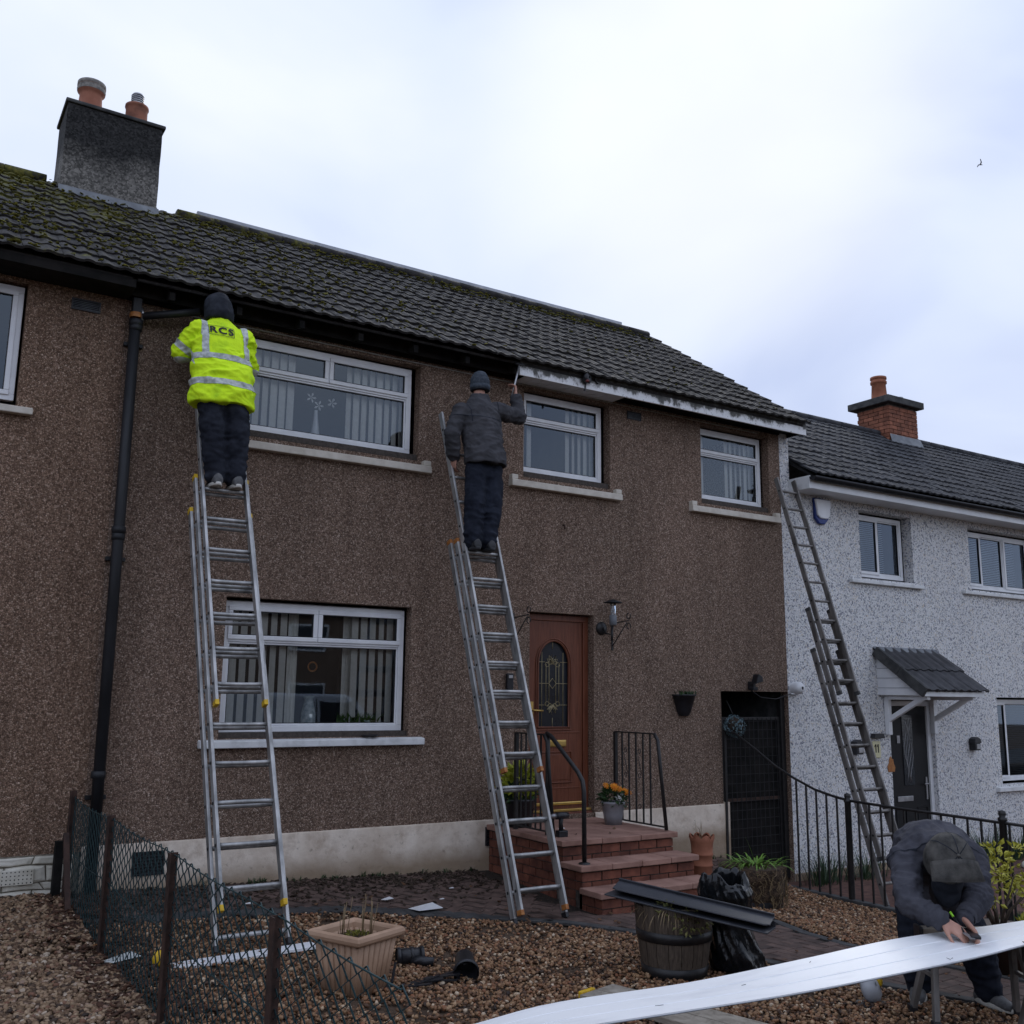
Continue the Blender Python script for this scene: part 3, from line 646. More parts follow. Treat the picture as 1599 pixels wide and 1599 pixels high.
# windows
def std_up(w, mull=None):
    x0, x1, z0, z1 = w; tz = 4.235
    c = [(x0, x1, z0, tz, False)]
    if mull: c += [(x0, mull, tz, z1, True), (mull, x1, tz, z1, True)]
    else: c += [(x0, x1, tz, z1, True)]
    return c
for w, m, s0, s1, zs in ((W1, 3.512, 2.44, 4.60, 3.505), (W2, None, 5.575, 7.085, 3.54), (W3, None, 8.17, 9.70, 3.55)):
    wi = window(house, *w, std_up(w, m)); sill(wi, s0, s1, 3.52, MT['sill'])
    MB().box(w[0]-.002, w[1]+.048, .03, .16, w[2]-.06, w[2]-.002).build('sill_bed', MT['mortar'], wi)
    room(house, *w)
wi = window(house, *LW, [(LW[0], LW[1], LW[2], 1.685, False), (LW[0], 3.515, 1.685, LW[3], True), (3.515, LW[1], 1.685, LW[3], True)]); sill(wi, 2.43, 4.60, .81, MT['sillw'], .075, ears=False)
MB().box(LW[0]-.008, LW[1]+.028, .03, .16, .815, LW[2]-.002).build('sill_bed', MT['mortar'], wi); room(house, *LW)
# front door
dfr = MB(); ring(dfr, DOOR[0]+.004, DOOR[1]-.004, .0, 2.09, .07, .10, .17); dr = dfr.build('door', MT['door'], house, .006)
DX0, DX1, DZ0, DZ1 = 5.935, 6.635, .065, 2.02; DC = (DX0+DX1)/2
AX0, AX1, AZ0, AZ1 = 6.045, 6.455, .88, 1.55; acx = (AX0+AX1)/2; ar = (AX1-AX0)/2
arch = [(AX0, AZ0), (AX1, AZ0)]+[(acx+ar*math.cos(t), AZ1+ar*1.25*math.sin(t)) for t in [math.pi*k/14 for k in range(15)]]
# leaf with a true arched opening (strips left, right, below, and an arch fill)
lf = MB(); yl0, yl1 = .115, .16
lf.box(DX0, AX0, yl0, yl1, DZ0, DZ1); lf.box(AX1, DX1, yl0, yl1, DZ0, DZ1); lf.box(AX0, AX1, yl0, yl1, DZ0, AZ0)
tp = [(acx+ar*math.cos(math.pi*k/14), AZ1+ar*1.25*math.sin(math.pi*k/14)) for k in range(15)]
for k in range(14): 
    (xa, za), (xb, zb) = tp[k], tp[k+1]; lf.add([(xa, yl0, za), (xb, yl0, zb), (xb, yl0, DZ1), (xa, yl0, DZ1), (xa, yl1, za), (xb, yl1, zb), (xb, yl1, DZ1), (xa, yl1, DZ1)], [(0, 3, 2, 1), (4, 5, 6, 7), (0, 1, 5, 4)])
lf.build('leaf', MT['door'], dr, .003)
def molding(pts, r, mat, name, parent, closed=True):
    p = [Vector((x, yl0-.004, z)) for x, z in pts]
    if closed: p.append(p[0])
    return MB().tube(p, r, 6, not closed).build(name, mat, parent)
gro = [(acx+(x-acx)*1.12, AZ0-.03+(z-AZ0)*1.055) for x, z in arch]
molding(arch, .012, MT['door'], 'glazing_bead', dr); molding(gro, .009, MT['door'], 'molding', dr)
molding([(AX0-.03, .30), (AX1+.03, .30), (AX1+.03, .62), (AX0-.03, .62)], .010, MT['door'], 'molding', dr)
MB().box(AX0-.005, AX1+.005, yl0-.004, yl0+.008, .325, .595).build('raised_panel', MT['door'], dr, .008)
MB().box(DX0+.03, DX1-.03, yl0-.005, yl0+.006, .815, .835).build('rail_line', MT['door'], dr, .004)
MB().box(DX0+.03, DX1-.03, yl0-.005, yl0+.006, .235, .25).build('rail_line', MT['door'], dr, .004)
pn = MB(); pn.add([(x, .138, z) for x, z in arch], [tuple(range(len(arch)))]); pn.build('door_pane', MT['dglass'], dr)
def came(pts, r=.0035): return MB().tube([(x, .133, z) for x, z in pts], r, 5).build('lead_strip', MT['came'], dr)
for x in (AX0+.065, AX1-.065): came([(x, AZ0), (x, AZ1+.13)])
came([(acx, AZ0), (acx, AZ0+.10)]); came([(acx, AZ1+.17), (acx, AZ1+.255)])
for z in (1.115, 1.575): came([(AX0, z), (acx-.10, z)]); came([(acx+.10, z), (AX1, z)])
came([(AX0, 1.345), (acx-.05, 1.345)]); came([(acx+.05, 1.345), (AX1, 1.345)])
for x in (acx-.085, acx-.045, acx+.045, acx+.085): came([(x, 1.115), (x, 1.555)])
came([(acx-.05, 1.345), (acx, 1.40), (acx+.05, 1.345), (acx, 1.29), (acx-.05, 1.345)], .004)
for zc, s in ((1.56, 1), (1.115, -1)):
    for k in range(-3, 4):
        a = math.pi/2+k*.48; l = .11-.012*abs(k); ca, sa = math.cos(a), math.sin(a)*s
        came([(acx, zc), (acx+ca*l*.5-sa*.022*s, zc+sa*l*.5+ca*.022), (acx+ca*l, zc+sa*l), (acx+ca*l*.5+sa*.022*s, zc+sa*l*.5-ca*.022), (acx, zc)], .0035)
    for q in (-1, 1): came([(acx+q*(.07+.028*math.cos(t)), zc-s*.012+.024*math.sin(t)) for t in [k*.7 for k in range(10)]], .0035)
MB().box(6.165, 6.415, yl0-.016, yl0-.001, .675, .745).build('letter_plate', MT['gold'], dr, .006)
MB().box(6.18, 6.40, yl0-.020, yl0-.015, .688, .732).build('letter_flap', MT['gold'], dr, .004)
MB().box(DX0, DX1, yl0-.03, yl0, .07, .10).build('weather_bar', MT['gold'], dr, .008)
MB().box(DOOR[0]+.01, DOOR[1]-.01, .04, .115, .005, .03).build('threshold', MT['gold'], dr, .004)
hd = MB(); hd.box(5.948, 5.985, yl0-.010, yl0, .95, 1.15); hd.tube([(5.966, yl0-.01, 1.06), (5.966, yl0-.05, 1.06), (6.08, yl0-.055, 1.055)], .010, 8); hd.build('handle', MT['gold'], dr)
MB().box(DOOR[0]+.003, DOOR[1]-.003, .03, .12, -.12, .0).build('door_step', MT['brick'], house, .006)
# vents, downpipe
def louvre(x0, x1, z0, z1, n, y=-.004, mat=None):
    mb = MB(); ring(mb, x0, x1, z0, z1, .012, y-.012, y+.006); v = mb.build('air_vent', mat or MT['black'], house)
    MB().box(x0+.005, x1-.005, y-.002, y+.004, z0+.005, z1-.005).build('vent_back', MT['ink'], v)
    for k in range(n):
        z = z0+.014+(z1-z0-.028)*k/n; b = MB(); b.add([(x0+.01, y-.014, z), (x1-.01, y-.014, z), (x1-.01, y, z+.012), (x0+.01, y, z+.012)], [(0, 1, 2, 3)]); b.build('slat', mat or MT['lead'], v)
louvre(7.215, 7.425, 4.45, 4.545, 5); louvre(1.955, 2.21, -.275, -.085, 6, -.024, MT['black']); louvre(5.335, 5.50, -.265, -.085, 6, -.024, MT['black'])
dp = MB(); dp.tube([(1.635, -.085, gz(1.635, 0)-.02), (1.628, -.085, 2.5), (1.622, -.085, 4.40)], .047, 12); dpo = dp.build('downpipe', MT['pipe'], house)
for z, r in ((4.405, .060), (4.36, .056), (2.56, .058), (2.50, .055), (.55, .058)): MB().lathe([(r-.01, -.03), (r, -.025), (r, .025), (r-.01, .03)], (1.627, -.085, z), 14).build('collar', MT['pipe'], dpo)
for z in (4.2, 2.3, .35): MB().box(1.55, 1.71, -.04, -.001, z, z+.035).build('bracket', MT['pipe'], dpo, .004)
MB().lathe([(.052, -.025), (.056, 0), (.05, .02)], (1.622, -.085, 4.475), 12).build('rust_collar', MT['orange_cap'], dpo)
MB().box(1.585, 1.66, -.12, -.045, 4.49, 4.63).build('pipe_socket', MT['pipe'], dpo, .006)
MB().box(1.60, 1.67, -.10, -.002, 4.62, 4.93).build('hopper_stub', MT['dark'], dpo, .006)
# sooty chimney with two pots
ch = MB(); CX0, CX1, CY0, CY1, CZ0, CZ1 = 1.17, 2.20, 2.36, 3.02, 6.40, 7.70
lv = 8; vs = []
for k in range(lv+1):
    z = CZ0+(CZ1-CZ0)*k/lv; j = [.008*noise.noise((k*1.3, i*3.1, 2)) for i in range(4)]; vs += [(CX0+j[0], CY0+j[1], z), (CX1+j[1], CY0+j[2], z), (CX1+j[2], CY1, z), (CX0+j[3], CY1, z)]
ch.add(vs, [(k*4+i, k*4+(i+1) % 4, k*4+4+(i+1) % 4, k*4+4+i) for k in range(lv) for i in range(4)]+[(lv*4, lv*4+1, lv*4+2, lv*4+3)])
chim = ch.build('chimney', MT['soot'], house, .012)
MB().box(CX0-.025, CX1+.03, CY0-.025, CY1+.03, CZ1+.001, CZ1+.045).build('chimney_cap', MT['conc'], chim, .012)
MB().add([(CX0-.02, CY0-.06, 6.565), (CX1+.02, CY0-.06, 6.565), (CX1+.02, CY0-.012, 6.70), (CX0-.02, CY0-.012, 6.70)], [(0, 1, 2, 3)]).build('lead_flashing', MT['lead'], chim)
MB().lathe([(.135, 0), (.13, .10), (.122, .22), (.124, .26), (.148, .275), (.152, .31), (.142, .335), (.152, .345), (.150, .385), (.128, .395), (.11, .39), (.105, .2)], (1.425, 2.60, CZ1+.04), 28).build('chimney_pot', pm('lichened_terracotta', (.30, .115, .07), (.40, .17, .11), 6, .85, .3, 40), chim)
MB().lathe([(.151, .278), (.156, .31), (.146, .336), (.156, .348), (.154, .388), (.13, .398)], (1.425, 2.60, CZ1+.042), 28).build('pot_rim', pm('grey_lichen', (.16, .15, .14), (.30, .28, .25), 22, .95, .6, 60), chim)
MB().lathe([(.125, 0), (.122, .22), (.126, .25), (.134, .26), (.132, .285), (.11, .29), (.10, .28), (.10, .1)], (1.935, 2.60, CZ1+.04), 28).build('chimney_pot', MT['pot_dirty'], chim)
cw = MB(); cw.lathe([(.072, .30), (.072, .42), (.06, .445), (.01, .45)], (1.935, 2.60, CZ1+.04), 16); cw.lathe([(.02, .26), (.06, .27), (.062, .40)], (1.935, 2.60, CZ1+.04), 16); cwo = cw.build('cowl', MT['steel'], chim)
for k in range(5): MB().lathe([(.0735, .305+k*.026), (.0735, .318+k*.026)], (1.935, 2.60, CZ1+.04), 16).build('cowl_slot', MT['ink'], chim)
# moss pads growing on the tile noses
mossp = []
for _ in range(15000):
    x = random.uniform(-.2, 9.6); c = random.randint(0, 13); t = c*gg+random.uniform(-.004, .05)+random.random()**3*.2
    yv = YE+dv.y*t; dens = .75*max(0, (5.6-x)/6)**1.2+(1.3 if c >= 12 and x > 2.6 else 0)+.03
    if random.random() < dens*(.35+noise.noise((x*1.4, t*2.2, 0))*.9+.45) and abs(noise.noise((x*3, t*4, 5))) > .06: mossp.append((x, yv-.01, ZE+dv.z*t+.036+.012*max(0, math.sin(math.pi*((x/.15) % 1)/.62))))
mm = pm('roof_moss', (.040, .046, .007), (.21, .185, .026), 30, .98, .8, 90, lo=.3, hi=.7)
mo = stones('roof_moss', mossp, .016, .055, mm, (.14, .30)); mo.parent = roofo; mo.location = -LOC[house.name]; LOC[mo.name] = LOC[house.name]; setp(mo, kind='stuff')

# ---- left neighbour
lh = thing('terraced_house', 'left-hand brown pebbledash house with pale rubble plinth, cut by the left edge', 'house', (0, 0, -.4))
NW = (-.55, .745, 3.578, 4.574)
wall_mesh(-6, XB0-.002, -.055, 4.66, [(NW[0]-.02, NW[1]+.02, NW[2]-.05, NW[3]+.02)]).build('wall', MT['brown2'], lh)
MB().box(-6, XB0-.01, 5.3, 5.42, -1.2, 4.66).build('rear_wall', MT['brown2'], lh)
wi = window(lh, *NW, [(NW[0], .1, NW[2], NW[3], False), (.1, NW[1], NW[2], NW[3], True)], .06); sill(wi, -.7, .885, 3.52, MT['sill'], .07, ears=False); room(lh, *NW)
MB().box(.30, .42, .04, .047, 4.515, 4.535).build('trickle_vent', MT['orange_cap'], wi)
rl, _, _, _ = roof(lh, -5.64, XB0, YE, ZE, YR, ZR, 14, TM, MT['tile'], 130)
for k in range(16):
    x = 1.06-.43*(k+1)
    mb = MB(); mb.loft([((x+u, YR, ZR-.02), (0, .135, 0), (0, 0, .085)) for u in (0, .425)], 14); mb.build('ridge_tile', MT['tile'], rl)
MB().add([(-6, YE+.06, ZE-.035), (XB0, YE+.06, ZE-.035), (XB0, .0, ZE+.205), (-6, .0, ZE+.205)], [(0, 1, 2, 3)]).build('eaves_felt', MT['dark'], lh)
MB().box(-6, XB0-.002, YE+.05, YE+.07, ZE-.105, ZE-.03).build('fascia', MT['dark'], lh)
MB().box(-6, XB0-.002, YE+.07, -.004, ZE-.105, ZE-.095).build('soffit', MT['dark'], lh)
house_l = house; house = lh; louvre(1.105, 1.34, 4.45, 4.55, 5); house = house_l
# rubble plinth: stones one by one
MB().box(-3, XB0-.01, -.012, .01, -.7, -.056).build('plinth_bed', pm('grubby_cream_joint', (.12, .105, .08), (.26, .235, .19), 18, .9), lh)
random.seed(21); rowz = [-.062, -.135, -.255, -.315, -.47]
def rb_(r, x): return rowz[r]+(0 if r == 0 else .022*noise.noise((x*5.5, r*3.7, 1))+.008*noise.noise((x*17, r, 4)))
for r in range(4):
    x = XB0-.05; sl_ = 0
    while x > -.7:
        w = random.uniform(*((.26, .5), (.13, .3), (.2, .45), (.12, .34))[r]); s2 = random.uniform(-.025, .025); x0, x1 = x-w, x; g = .0035
        pts = [(x0+g+s2, rb_(r, x0)-g), ((x0+x1)/2, rb_(r, (x0+x1)/2)-g), (x1-g+sl_, rb_(r, x1)-g), (x1-g-sl_, rb_(r+1, x1)+g), ((x0+x1)/2, rb_(r+1, (x0+x1)/2)+g), (x0+g-s2, rb_(r+1, x0)+g)]
        c = (sum(p[0] for p in pts)/6, sum(p[1] for p in pts)/6); n = 6; hgt = random.uniform(.016, .034)
        vs = [(px, -.008, pz) for px, pz in pts]+[(c[0]+(px-c[0])*.975, -.008-hgt*.7, c[1]+(pz-c[1])*.95) for px, pz in pts]+[(c[0]+(px-c[0])*.75, -.010-hgt+random.uniform(-.003, .003), c[1]+(pz-c[1])*.7) for px, pz in pts]+[(c[0], -.010-hgt, c[1])]
        mb = MB(); mb.add(vs, [(q*n+k, q*n+(k+1) % n, q*n+n+(k+1) % n, q*n+n+k) for q in range(2) for k in range(n)]+[(2*n+k, 2*n+(k+1) % n, 3*n) for k in range(n)])
        o = mb.build('stone', MT['stone'], lh, .004); fixn(o.data); x -= w; sl_ = s2
av = MB().box(.985, 1.22, -.056, -.03, -.265, -.15).build('air_brick', MT['stone'], lh, .004)
for i in range(8):
    for j in range(4):
        MB().lathe([(.0055, 0), (.0001, .0004)], (1.0+i*.029, -.0565, -.25+j*.028), 6, axis=(0, -1, 0)).build('vent_hole', MT['ink'], av)
# ---- white neighbour
wh = thing('terraced_house', 'white pebbledash house with grey tiled roof and porch canopy on the right', 'house', (12, 0, -1))
WX0, WX1, WYE, WZE, WYR, WZR = 9.779, 21.5, -.42, 4.00, 2.72, 6.10
VW1, VW2, VW3 = (11.325, 12.402, 2.887, 3.769), (13.842, 15.6, 2.887, 3.769), (14.27, 16.0, .02, 1.225)
WD = (11.74, 12.72, -1.2, 1.20)
wm = wall_mesh(WX0, WX1, -.90, 4.02, [(v[0]-.01, v[1]+.06, v[2]-.04, v[3]+.03) for v in (VW1, VW2, VW3)]+[WD], depth=.16)
wm.add([(WX0, 0, 4.02), (9.955, 0, 4.02), (9.955, 0, 4.66), (WX0, 0, 4.66)], [(0, 1, 2, 3)])
wm.build('wall', MT['white_harl'], wh)
MB().box(WX0+.004, WD[0], -.03, .02, -1.3, -.90).build('plinth', MT['plinth'], wh, .01); MB().box(WD[1], WX1, -.03, .02, -1.3, -.90).build('plinth', MT['plinth'], wh, .01)
MB().box(WX0, WX1, 5.3, 5.42, -1.2, 4.0).build('rear_wall', MT['white_harl'], wh)
wr, dv2, nv2, g2 = roof(wh, 9.99, WX1, WYE, WZE+.07, WYR, WZR, 13, TM2, MT['tile2'], 300)
for k in range(27):
    x = 9.98+.43*k; mb = MB(); mb.loft([((x+u, WYR, WZR-.02), (0, .135, 0), (0, 0, .085)) for u in (0, .425)], 14); mb.build('ridge_tile', MT['tile2'], wr)
gt = MB()
nseg = 12
for k in range(nseg+1):
    t = math.pi*k/nseg
prof = [(-.055*math.cos(math.pi*k/8), -.055*math.sin(math.pi*k/8)) for k in range(9)]
gv = []
for x in (9.93, WX1): gv += [(x, WYE+.005+p, WZE+.03+q) for p, q in prof]
gt.add(gv, [(i, i+1, 9+i+1, 9+i) for i in range(8)], True); gt.add([gv[k] for k in range(9)], [tuple(range(9))]); gut = gt.build('gutter', MT['black'], wh)
m = gut.modifiers.new('thick', 'SOLIDIFY'); m.thickness = .004
MB().box(9.955, WX1, WYE+.065, WYE+.085, WZE-.115, WZE+.03).build('fascia', MT['upvc'], wh, .004)
MB().box(9.955, WX1, WYE+.086, -.004, WZE-.108, WZE-.098).build('soffit', MT['upvc'], wh)
MB().box(9.93, 9.954, WYE+.062, .0, WZE-.12, WZE+.05).build('box_end', MT['sillw'], wh, .003)
MB().add([(9.96, WYE+.03, WZE+.035), (WX1, WYE+.03, WZE+.035), (WX1, .02, WZE+.33), (9.96, .02, WZE+.33)], [(0, 1, 2, 3)]).build('eaves_felt', MT['dark'], wh)
wi = window(wh, *VW1, [(VW1[0], 11.86, VW1[2], VW1[3], True), (11.86, VW1[1], VW1[2], VW1[3], False)], .13); sill(wi, 11.06, 12.62, 2.83, MT['sillw'], .06, .06, ears=False); room(wh, *VW1)
wi = window(wh, *VW2, [(VW2[0], 14.33, VW2[2], VW2[3], True), (14.33, 14.93, VW2[2], VW2[3], False), (14.93, VW2[1], VW2[2], VW2[3], True)], .13); sill(wi, 13.6, 15.9, 2.83, MT['sillw'], .06, .06, ears=False); room(wh, *VW2)
wi = window(wh, *VW3, [(VW3[0], 14.66, VW3[2], VW3[3], True), (14.66, VW3[1], VW3[2], VW3[3], False)], .13); sill(wi, 14.1, 16.2, -.035, MT['sillw'], .075, .06, ears=False); room(wh, *VW3)
# brick chimney, brick by brick
BX0, BX1, BY0, BY1, BZ0, BZ1 = 15.38, 16.22, 2.40, 3.10, 5.75, 6.62
wch = MB().box(BX0+.012, BX1-.012, BY0+.012, BY1-.012, BZ0, BZ1).build('chimney', MT['mortar'], wh)
CB = MB().box(-.107, .107, -.02, .02, -.0325, .0325); cbm = CB.mesh('brick'); cbm.materials.append(MT['chbrick'])
row = 0; z = BZ0+.12
while z < BZ1-.02:
    off = .115 if row % 2 else 0
    for (axis, lo, hi, fix) in (('x', BX0, BX1, BY0), ('y', BY0, BY1, BX0)):
        p = lo-off
        while p < hi:
            a, b = max(lo, p), min(hi, p+.22)
            if b-a > .04:
                c = (a+b)/2; s = (b-a-.009)/.214
                if axis == 'x': inst(cbm, 'brick', wch, (c, fix+.016, z), None, (s, 1, 1))
                else: inst(cbm, 'brick', wch, (fix+.016, c, z), (0, 0, math.pi/2), (s, 1, 1))
            p += .225
    z += .075; row += 1
MB().box(BX0-.12, BX1+.10, BY0-.10, BY1+.12, BZ1, BZ1+.13).build('chimney_cap', MT['conc'], wch, .012)
MB().lathe([(.15, 0), (.145, .1), (.128, .36), (.150, .37), (.152, .41), (.135, .425), (.135, .45), (.152, .46), (.15, .50), (.12, .505), (.11, .4)], (15.62, 2.76, BZ1+.125), 24).build('chimney_pot', MT['terra'], wch)
MB().lathe([(.07, 0), (.07, .08), (.09, .09), (.09, .13), (.02, .15)], (16.0, 2.62, BZ1+.125), 16).build('flue_vent', MT['steel'], wch)
MB().add([(BX0-.05, BY0-.08, 5.865), (BX1+.05, BY0-.08, 5.865), (BX1+.03, BY0-.02, 6.03), (BX0-.02, BY0-.02, 6.03)], [(0, 1, 2, 3)]).build('lead_flashing', MT['lead'], wch)
# black front door
fr = MB(); ring(fr, WD[0]+.005, 12.715, -1.05, 1.19, .07, .06, .14); wd = fr.build('door', MT['upvc'], wh, .006)
MB().box(WD[0]+.08, 12.64, .085, .13, -.98, 1.115).build('leaf', MT['bdoor'], wd, .004)
MB().box(12.10, 12.32, .076, .086, .05, 1.0).build('door_pane', MT['dglass'], wd)
for q in range(5):
    pts = [(12.21+(q-2)*.03+.035*math.sin(k*.9+q), .074, .09+k*.085) for k in range(11)]; MB().tube(pts, .0035, 5).build('lead_strip', MT['steel'], wd)
MB().box(11.93, 12.26, .072, .086, -.16, -.09).build('letter_plate', MT['steel'], wd, .005)
h2 = MB(); h2.box(12.555, 12.585, .072, .086, -.15, .15); h2.tube([(12.57, .07, .06), (12.57, .035, .06), (12.47, .03, .06)], .010, 8); h2.build('handle', MT['steel'], wd)
MB().box(11.98, 12.04, .076, .086, .62, .72).build('door_number', MT['steel'], wd)
for x in (11.90, 12.36): molding([(x, -.75), (x+.2, -.75), (x+.2, -.25), (x, -.25)], .008, MT['bdoor'], 'molding', wd).location.y = -.03
room(wh, 11.8, 12.7, -.5, 1.0, .2)
# porch canopy
cn = thing('porch_canopy', 'small tiled porch canopy with white brackets over the black door', 'canopy', (12.2, 0, 1.3))
KX0, KX1, KY, KZ0, KZ1 = 11.47, 12.86, -.74, 1.30, 1.86
sp = MB()
for x in (KX0+.06, KX1-.10): sp = MB(); sp.prism([(0, 0), (KY+.04, 0), (KY+.04, .03), (0, KZ1-KZ0-.05)], (x, 0, KZ0-.03), (0, 1, 0), (0, 0, 1), (.04, 0, 0)); o = sp.build('side_cheek', MT['upvc'], cn); fixn(o.data)
pass
for k in range(3): MB().box(KX0+.055, KX0+.062, KY*(.98-.28*k), -.005, KZ0+.06+k*.13, KZ0+.066+k*.13).build('cladding_joint', MT['lead'], cn)
MB().box(KX0+.04, KX1-.04, KY+.01, KY+.035, KZ0-.045, KZ0+.02).build('fascia', MT['upvc'], cn, .004)
MB().box(KX0+.1, KX1-.1, KY+.036, -.004, KZ0-.04, KZ0-.03).build('soffit', MT['upvc'], cn)
ca = math.atan2(KZ1-KZ0, -KY); cl = math.hypot(KZ1-KZ0, KY)
TM3 = tile_mesh('canopy_tile', pm('charcoal_canopy_tile', (.022, .022, .025), (.05, .05, .055), 9, .55, .3, 60, rnd=.3), .345, cl*.56, .020)
for c in range(2):
    for k in range(4): inst(TM3, 'tile', cn, (KX0+.005+k*.345, KY-.03+math.cos(ca)*c*cl*.48, KZ0+.02+math.sin(ca)*c*cl*.48), (ca, 0, 0))
for c in range(2):
    a0, a1 = c*.5, c*.5+.5
    MB().bar((KX0+.005, KY-.03+math.cos(ca)*cl*a0, KZ0+.0+math.sin(ca)*cl*a0), (KX0+.005, KY-.03+math.cos(ca)*cl*a1, KZ0+.0+math.sin(ca)*cl*a1), .05, .14).build('verge_cap', MT['conc'], cn, .01)
MB().add([(KX0-.01, -.10, KZ1-.045), (KX1, -.10, KZ1-.045), (KX1, -.012, KZ1+.06), (KX0-.01, -.012, KZ1+.06)], [(0, 1, 2, 3)]).build('flashing', MT['lead'], cn)
for x in (KX0+.16, KX1-.24):
    MB().box(x, x+.07, -.075, -.005, KZ0-.56, KZ0-.045).build('bracket_post', MT['upvc'], cn, .008)
    MB().bar((x+.035, -.06, KZ0-.36), (x+.035, KY+.14, KZ0-.06), .06, .065).build('bracket_brace', MT['upvc'], cn, .006)
    MB().box(x+.002, x+.068, KY+.06, -.076, KZ0-.092, KZ0-.046).build('bracket_arm', MT['upvc'], cn, .006)
# things on the white wall
al = thing('alarm_box', 'white and blue burglar alarm box on the white wall', 'alarm box', (10.52, 0, 3.65))
MB().prism([(-.15, .14), (.15, .14), (.12, -.08), (.06, -.12), (-.06, -.12), (-.12, -.08)], (10.525, -.075, 3.70), (1, 0, 0), (0, 0, 1), (0, .07, 0)).build('cover', MT['upvc'], al, .012)
MB().prism([(-.135, .16), (.16, .15), (.125, -.12), (.055, -.19), (-.055, -.19), (-.125, -.12)], (10.51, -.05, 3.70), (1, 0, 0), (0, 0, 1), (0, .046, 0)).build('backplate', pm('blue_plastic', (.012, .03, .16), (.02, .05, .22), 10, .4), al, .01)
def small_lamp(x, z, label, plate=False):
    t = thing('wall_light', label, 'wall light', (x, 0, z))
    MB().prism([(-.08, 0), (.08, 0), (.07, .06), (.0, .09), (-.07, .06)], (x, -.11, z), (1, 0, 0), (0, 0, 1), (0, .105, 0)).build('hood', MT['black'], t, .008)
    MB().box(x-.065, x+.065, -.10, -.004, z-.10, z).build('housing', MT['black'], t, .006)
    MB().box(x-.035, x+.045, -.108, -.099, z-.08, z-.012).build('lens', MT['steel'], t, .004)
    return t
small_lamp(10.985, .60, 'small black wall light seen behind the weathered ladder rung')
small_lamp(13.56, .60, 'small black wall light between the porch canopy and the lower white window')
hn = thing('number_plaque', 'cream plaque with the house number eleven under a black hood', 'house number', (11.42, 0, .55))
MB().box(11.34, 11.50, -.022, -.003, .44, .66).build('plate', pm('cream_ceramic', (.62, .58, .34), (.70, .66, .42), 10, .4), hn, .01)
MB().prism([(-.11, 0), (.11, 0), (.09, .06), (-.09, .06)], (11.42, -.08, .70), (1, 0, 0), (0, 0, 1), (0, .076, 0)).build('hood', MT['black'], hn, .006)
for x in (11.395, 11.445): MB().box(x-.008, x+.008, -.026, -.0225, .51, .62).build('digit', MT['ink'], hn); MB().bar((x-.006, -.0245, .615), (x-.028, -.0245, .585), .004, .012, (0, 1, 0)).build('digit_serif', MT['ink'], hn)
st = MB(); pts = [(0, .10), (.035, .05), (.05, .06), (.06, .0), (.085, -.05), (.07, -.11), (-.06, -.11), (-.075, -.04), (-.04, .01), (-.03, .06)]
st.prism(pts, (11.71, -.012, .36), (1, 0, 0), (0, 0, 1), (0, .009, 0)); o = st.build('wall_ornament', MT['orange_cap'], None, .004, (11.71, 0, .36)); setp(o, 'rusty orange wall ornament left of the black door', 'ornament')
of = thing('overflow_cap', 'white round vent cap at the edge of the white wall beside the passage', 'vent cap', (9.88, 0, 1.34))
MB().lathe([(.02, .16), (.05, .155), (.075, .12), (.08, .05), (.07, .0)], (9.87, 0, 1.34), 16, axis=(0, -1, 0)).build('cap', MT['upvc'], of); MB().tube([(9.79, -.02, 1.27), (9.83, -.06, 1.265), (9.90, -.03, 1.27)], .012, 6).build('stub', MT['upvc'], of)
# ================================================================== THINGS ON THE BROWN WALL
def lantern(x, z, label, glassy):
    t = thing('wall_lantern', label, 'lantern', (x, 0, z-.15))
    MB().lathe([(.075, 0), (.075, .012), (.05, .03), (.01, .035)], (x-.03, -.0, z-.10), 18, axis=(0, -1, 0)).build('backplate', MT['iron'], t)
    b = MB(); b.tube([(x-.03, -.02, z-.10), (x-.02, -.08, z-.16), (x+.01, -.13, z-.17), (x+.02, -.15, z-.08)], .009, 7); b.tube([(x+.01, -.14, z-.24), (x+.012, -.14, z-.12)], .014, 7); b.build('arm', MT['iron'], t)
    if glassy:
        MB().lathe([(.03, -.07), (.042, -.06), (.040, .04), (.0, .045)], (x+.02, -.15, z), 16).build('candle_sleeve', MT['lead'], t)
        MB().lathe([(.028, .045), (.034, .10), (.03, .17), (.022, .18)], (x+.02, -.15, z), 16).build('lamp_glass', MT['glass'], t)
        MB().lathe([(.105, .178), (.10, .186), (.05, .205), (.012, .22), (.0, .222)], (x+.02, -.15, z), 20).build('lamp_shade', MT['pipe'], t)
    return t
lantern(6.85, 2.06, 'black iron lantern with pale candle sleeve right of the mahogany door', True)
def bracket(x, z, label, sgn=1):
    t = thing('hanging_bracket', label, 'bracket', (x, 0, z-.2)); L_ = .30
    b = MB(); b.bar((x, -.006, z-.30), (x, -.006, z+.05), .022, .008, (0, 1, 0)); b.tube([(x, -.01, z), (x, -L_, z+.02)], .006, 6); b.tube([(x, -.01, z-.25), (x, -L_*.9, z)], .006, 6); b.build('frame', MT['iron'], t)
    for zc, s in ((z+.06, 1), (z-.03, -1)):
        MB().tube([(x, -L_+.0+.032*math.sin(k*.6), zc+s*(.032*math.cos(k*.6)+.01)) for k in range(10)], .006, 6).build('scroll', MT['iron'], t)
    return t
bracket(6.97, 2.02, 'black scrolled hanging-basket bracket beside the iron lantern'); bracket(5.65, 2.02, 'black scrolled hanging-basket bracket left of the mahogany door')
wp = thing('wall_planter', 'black half-round wall planter on the brown wall right of the door', 'planter', (8.0, 0, 1.1))
hp = MB(); n = 14
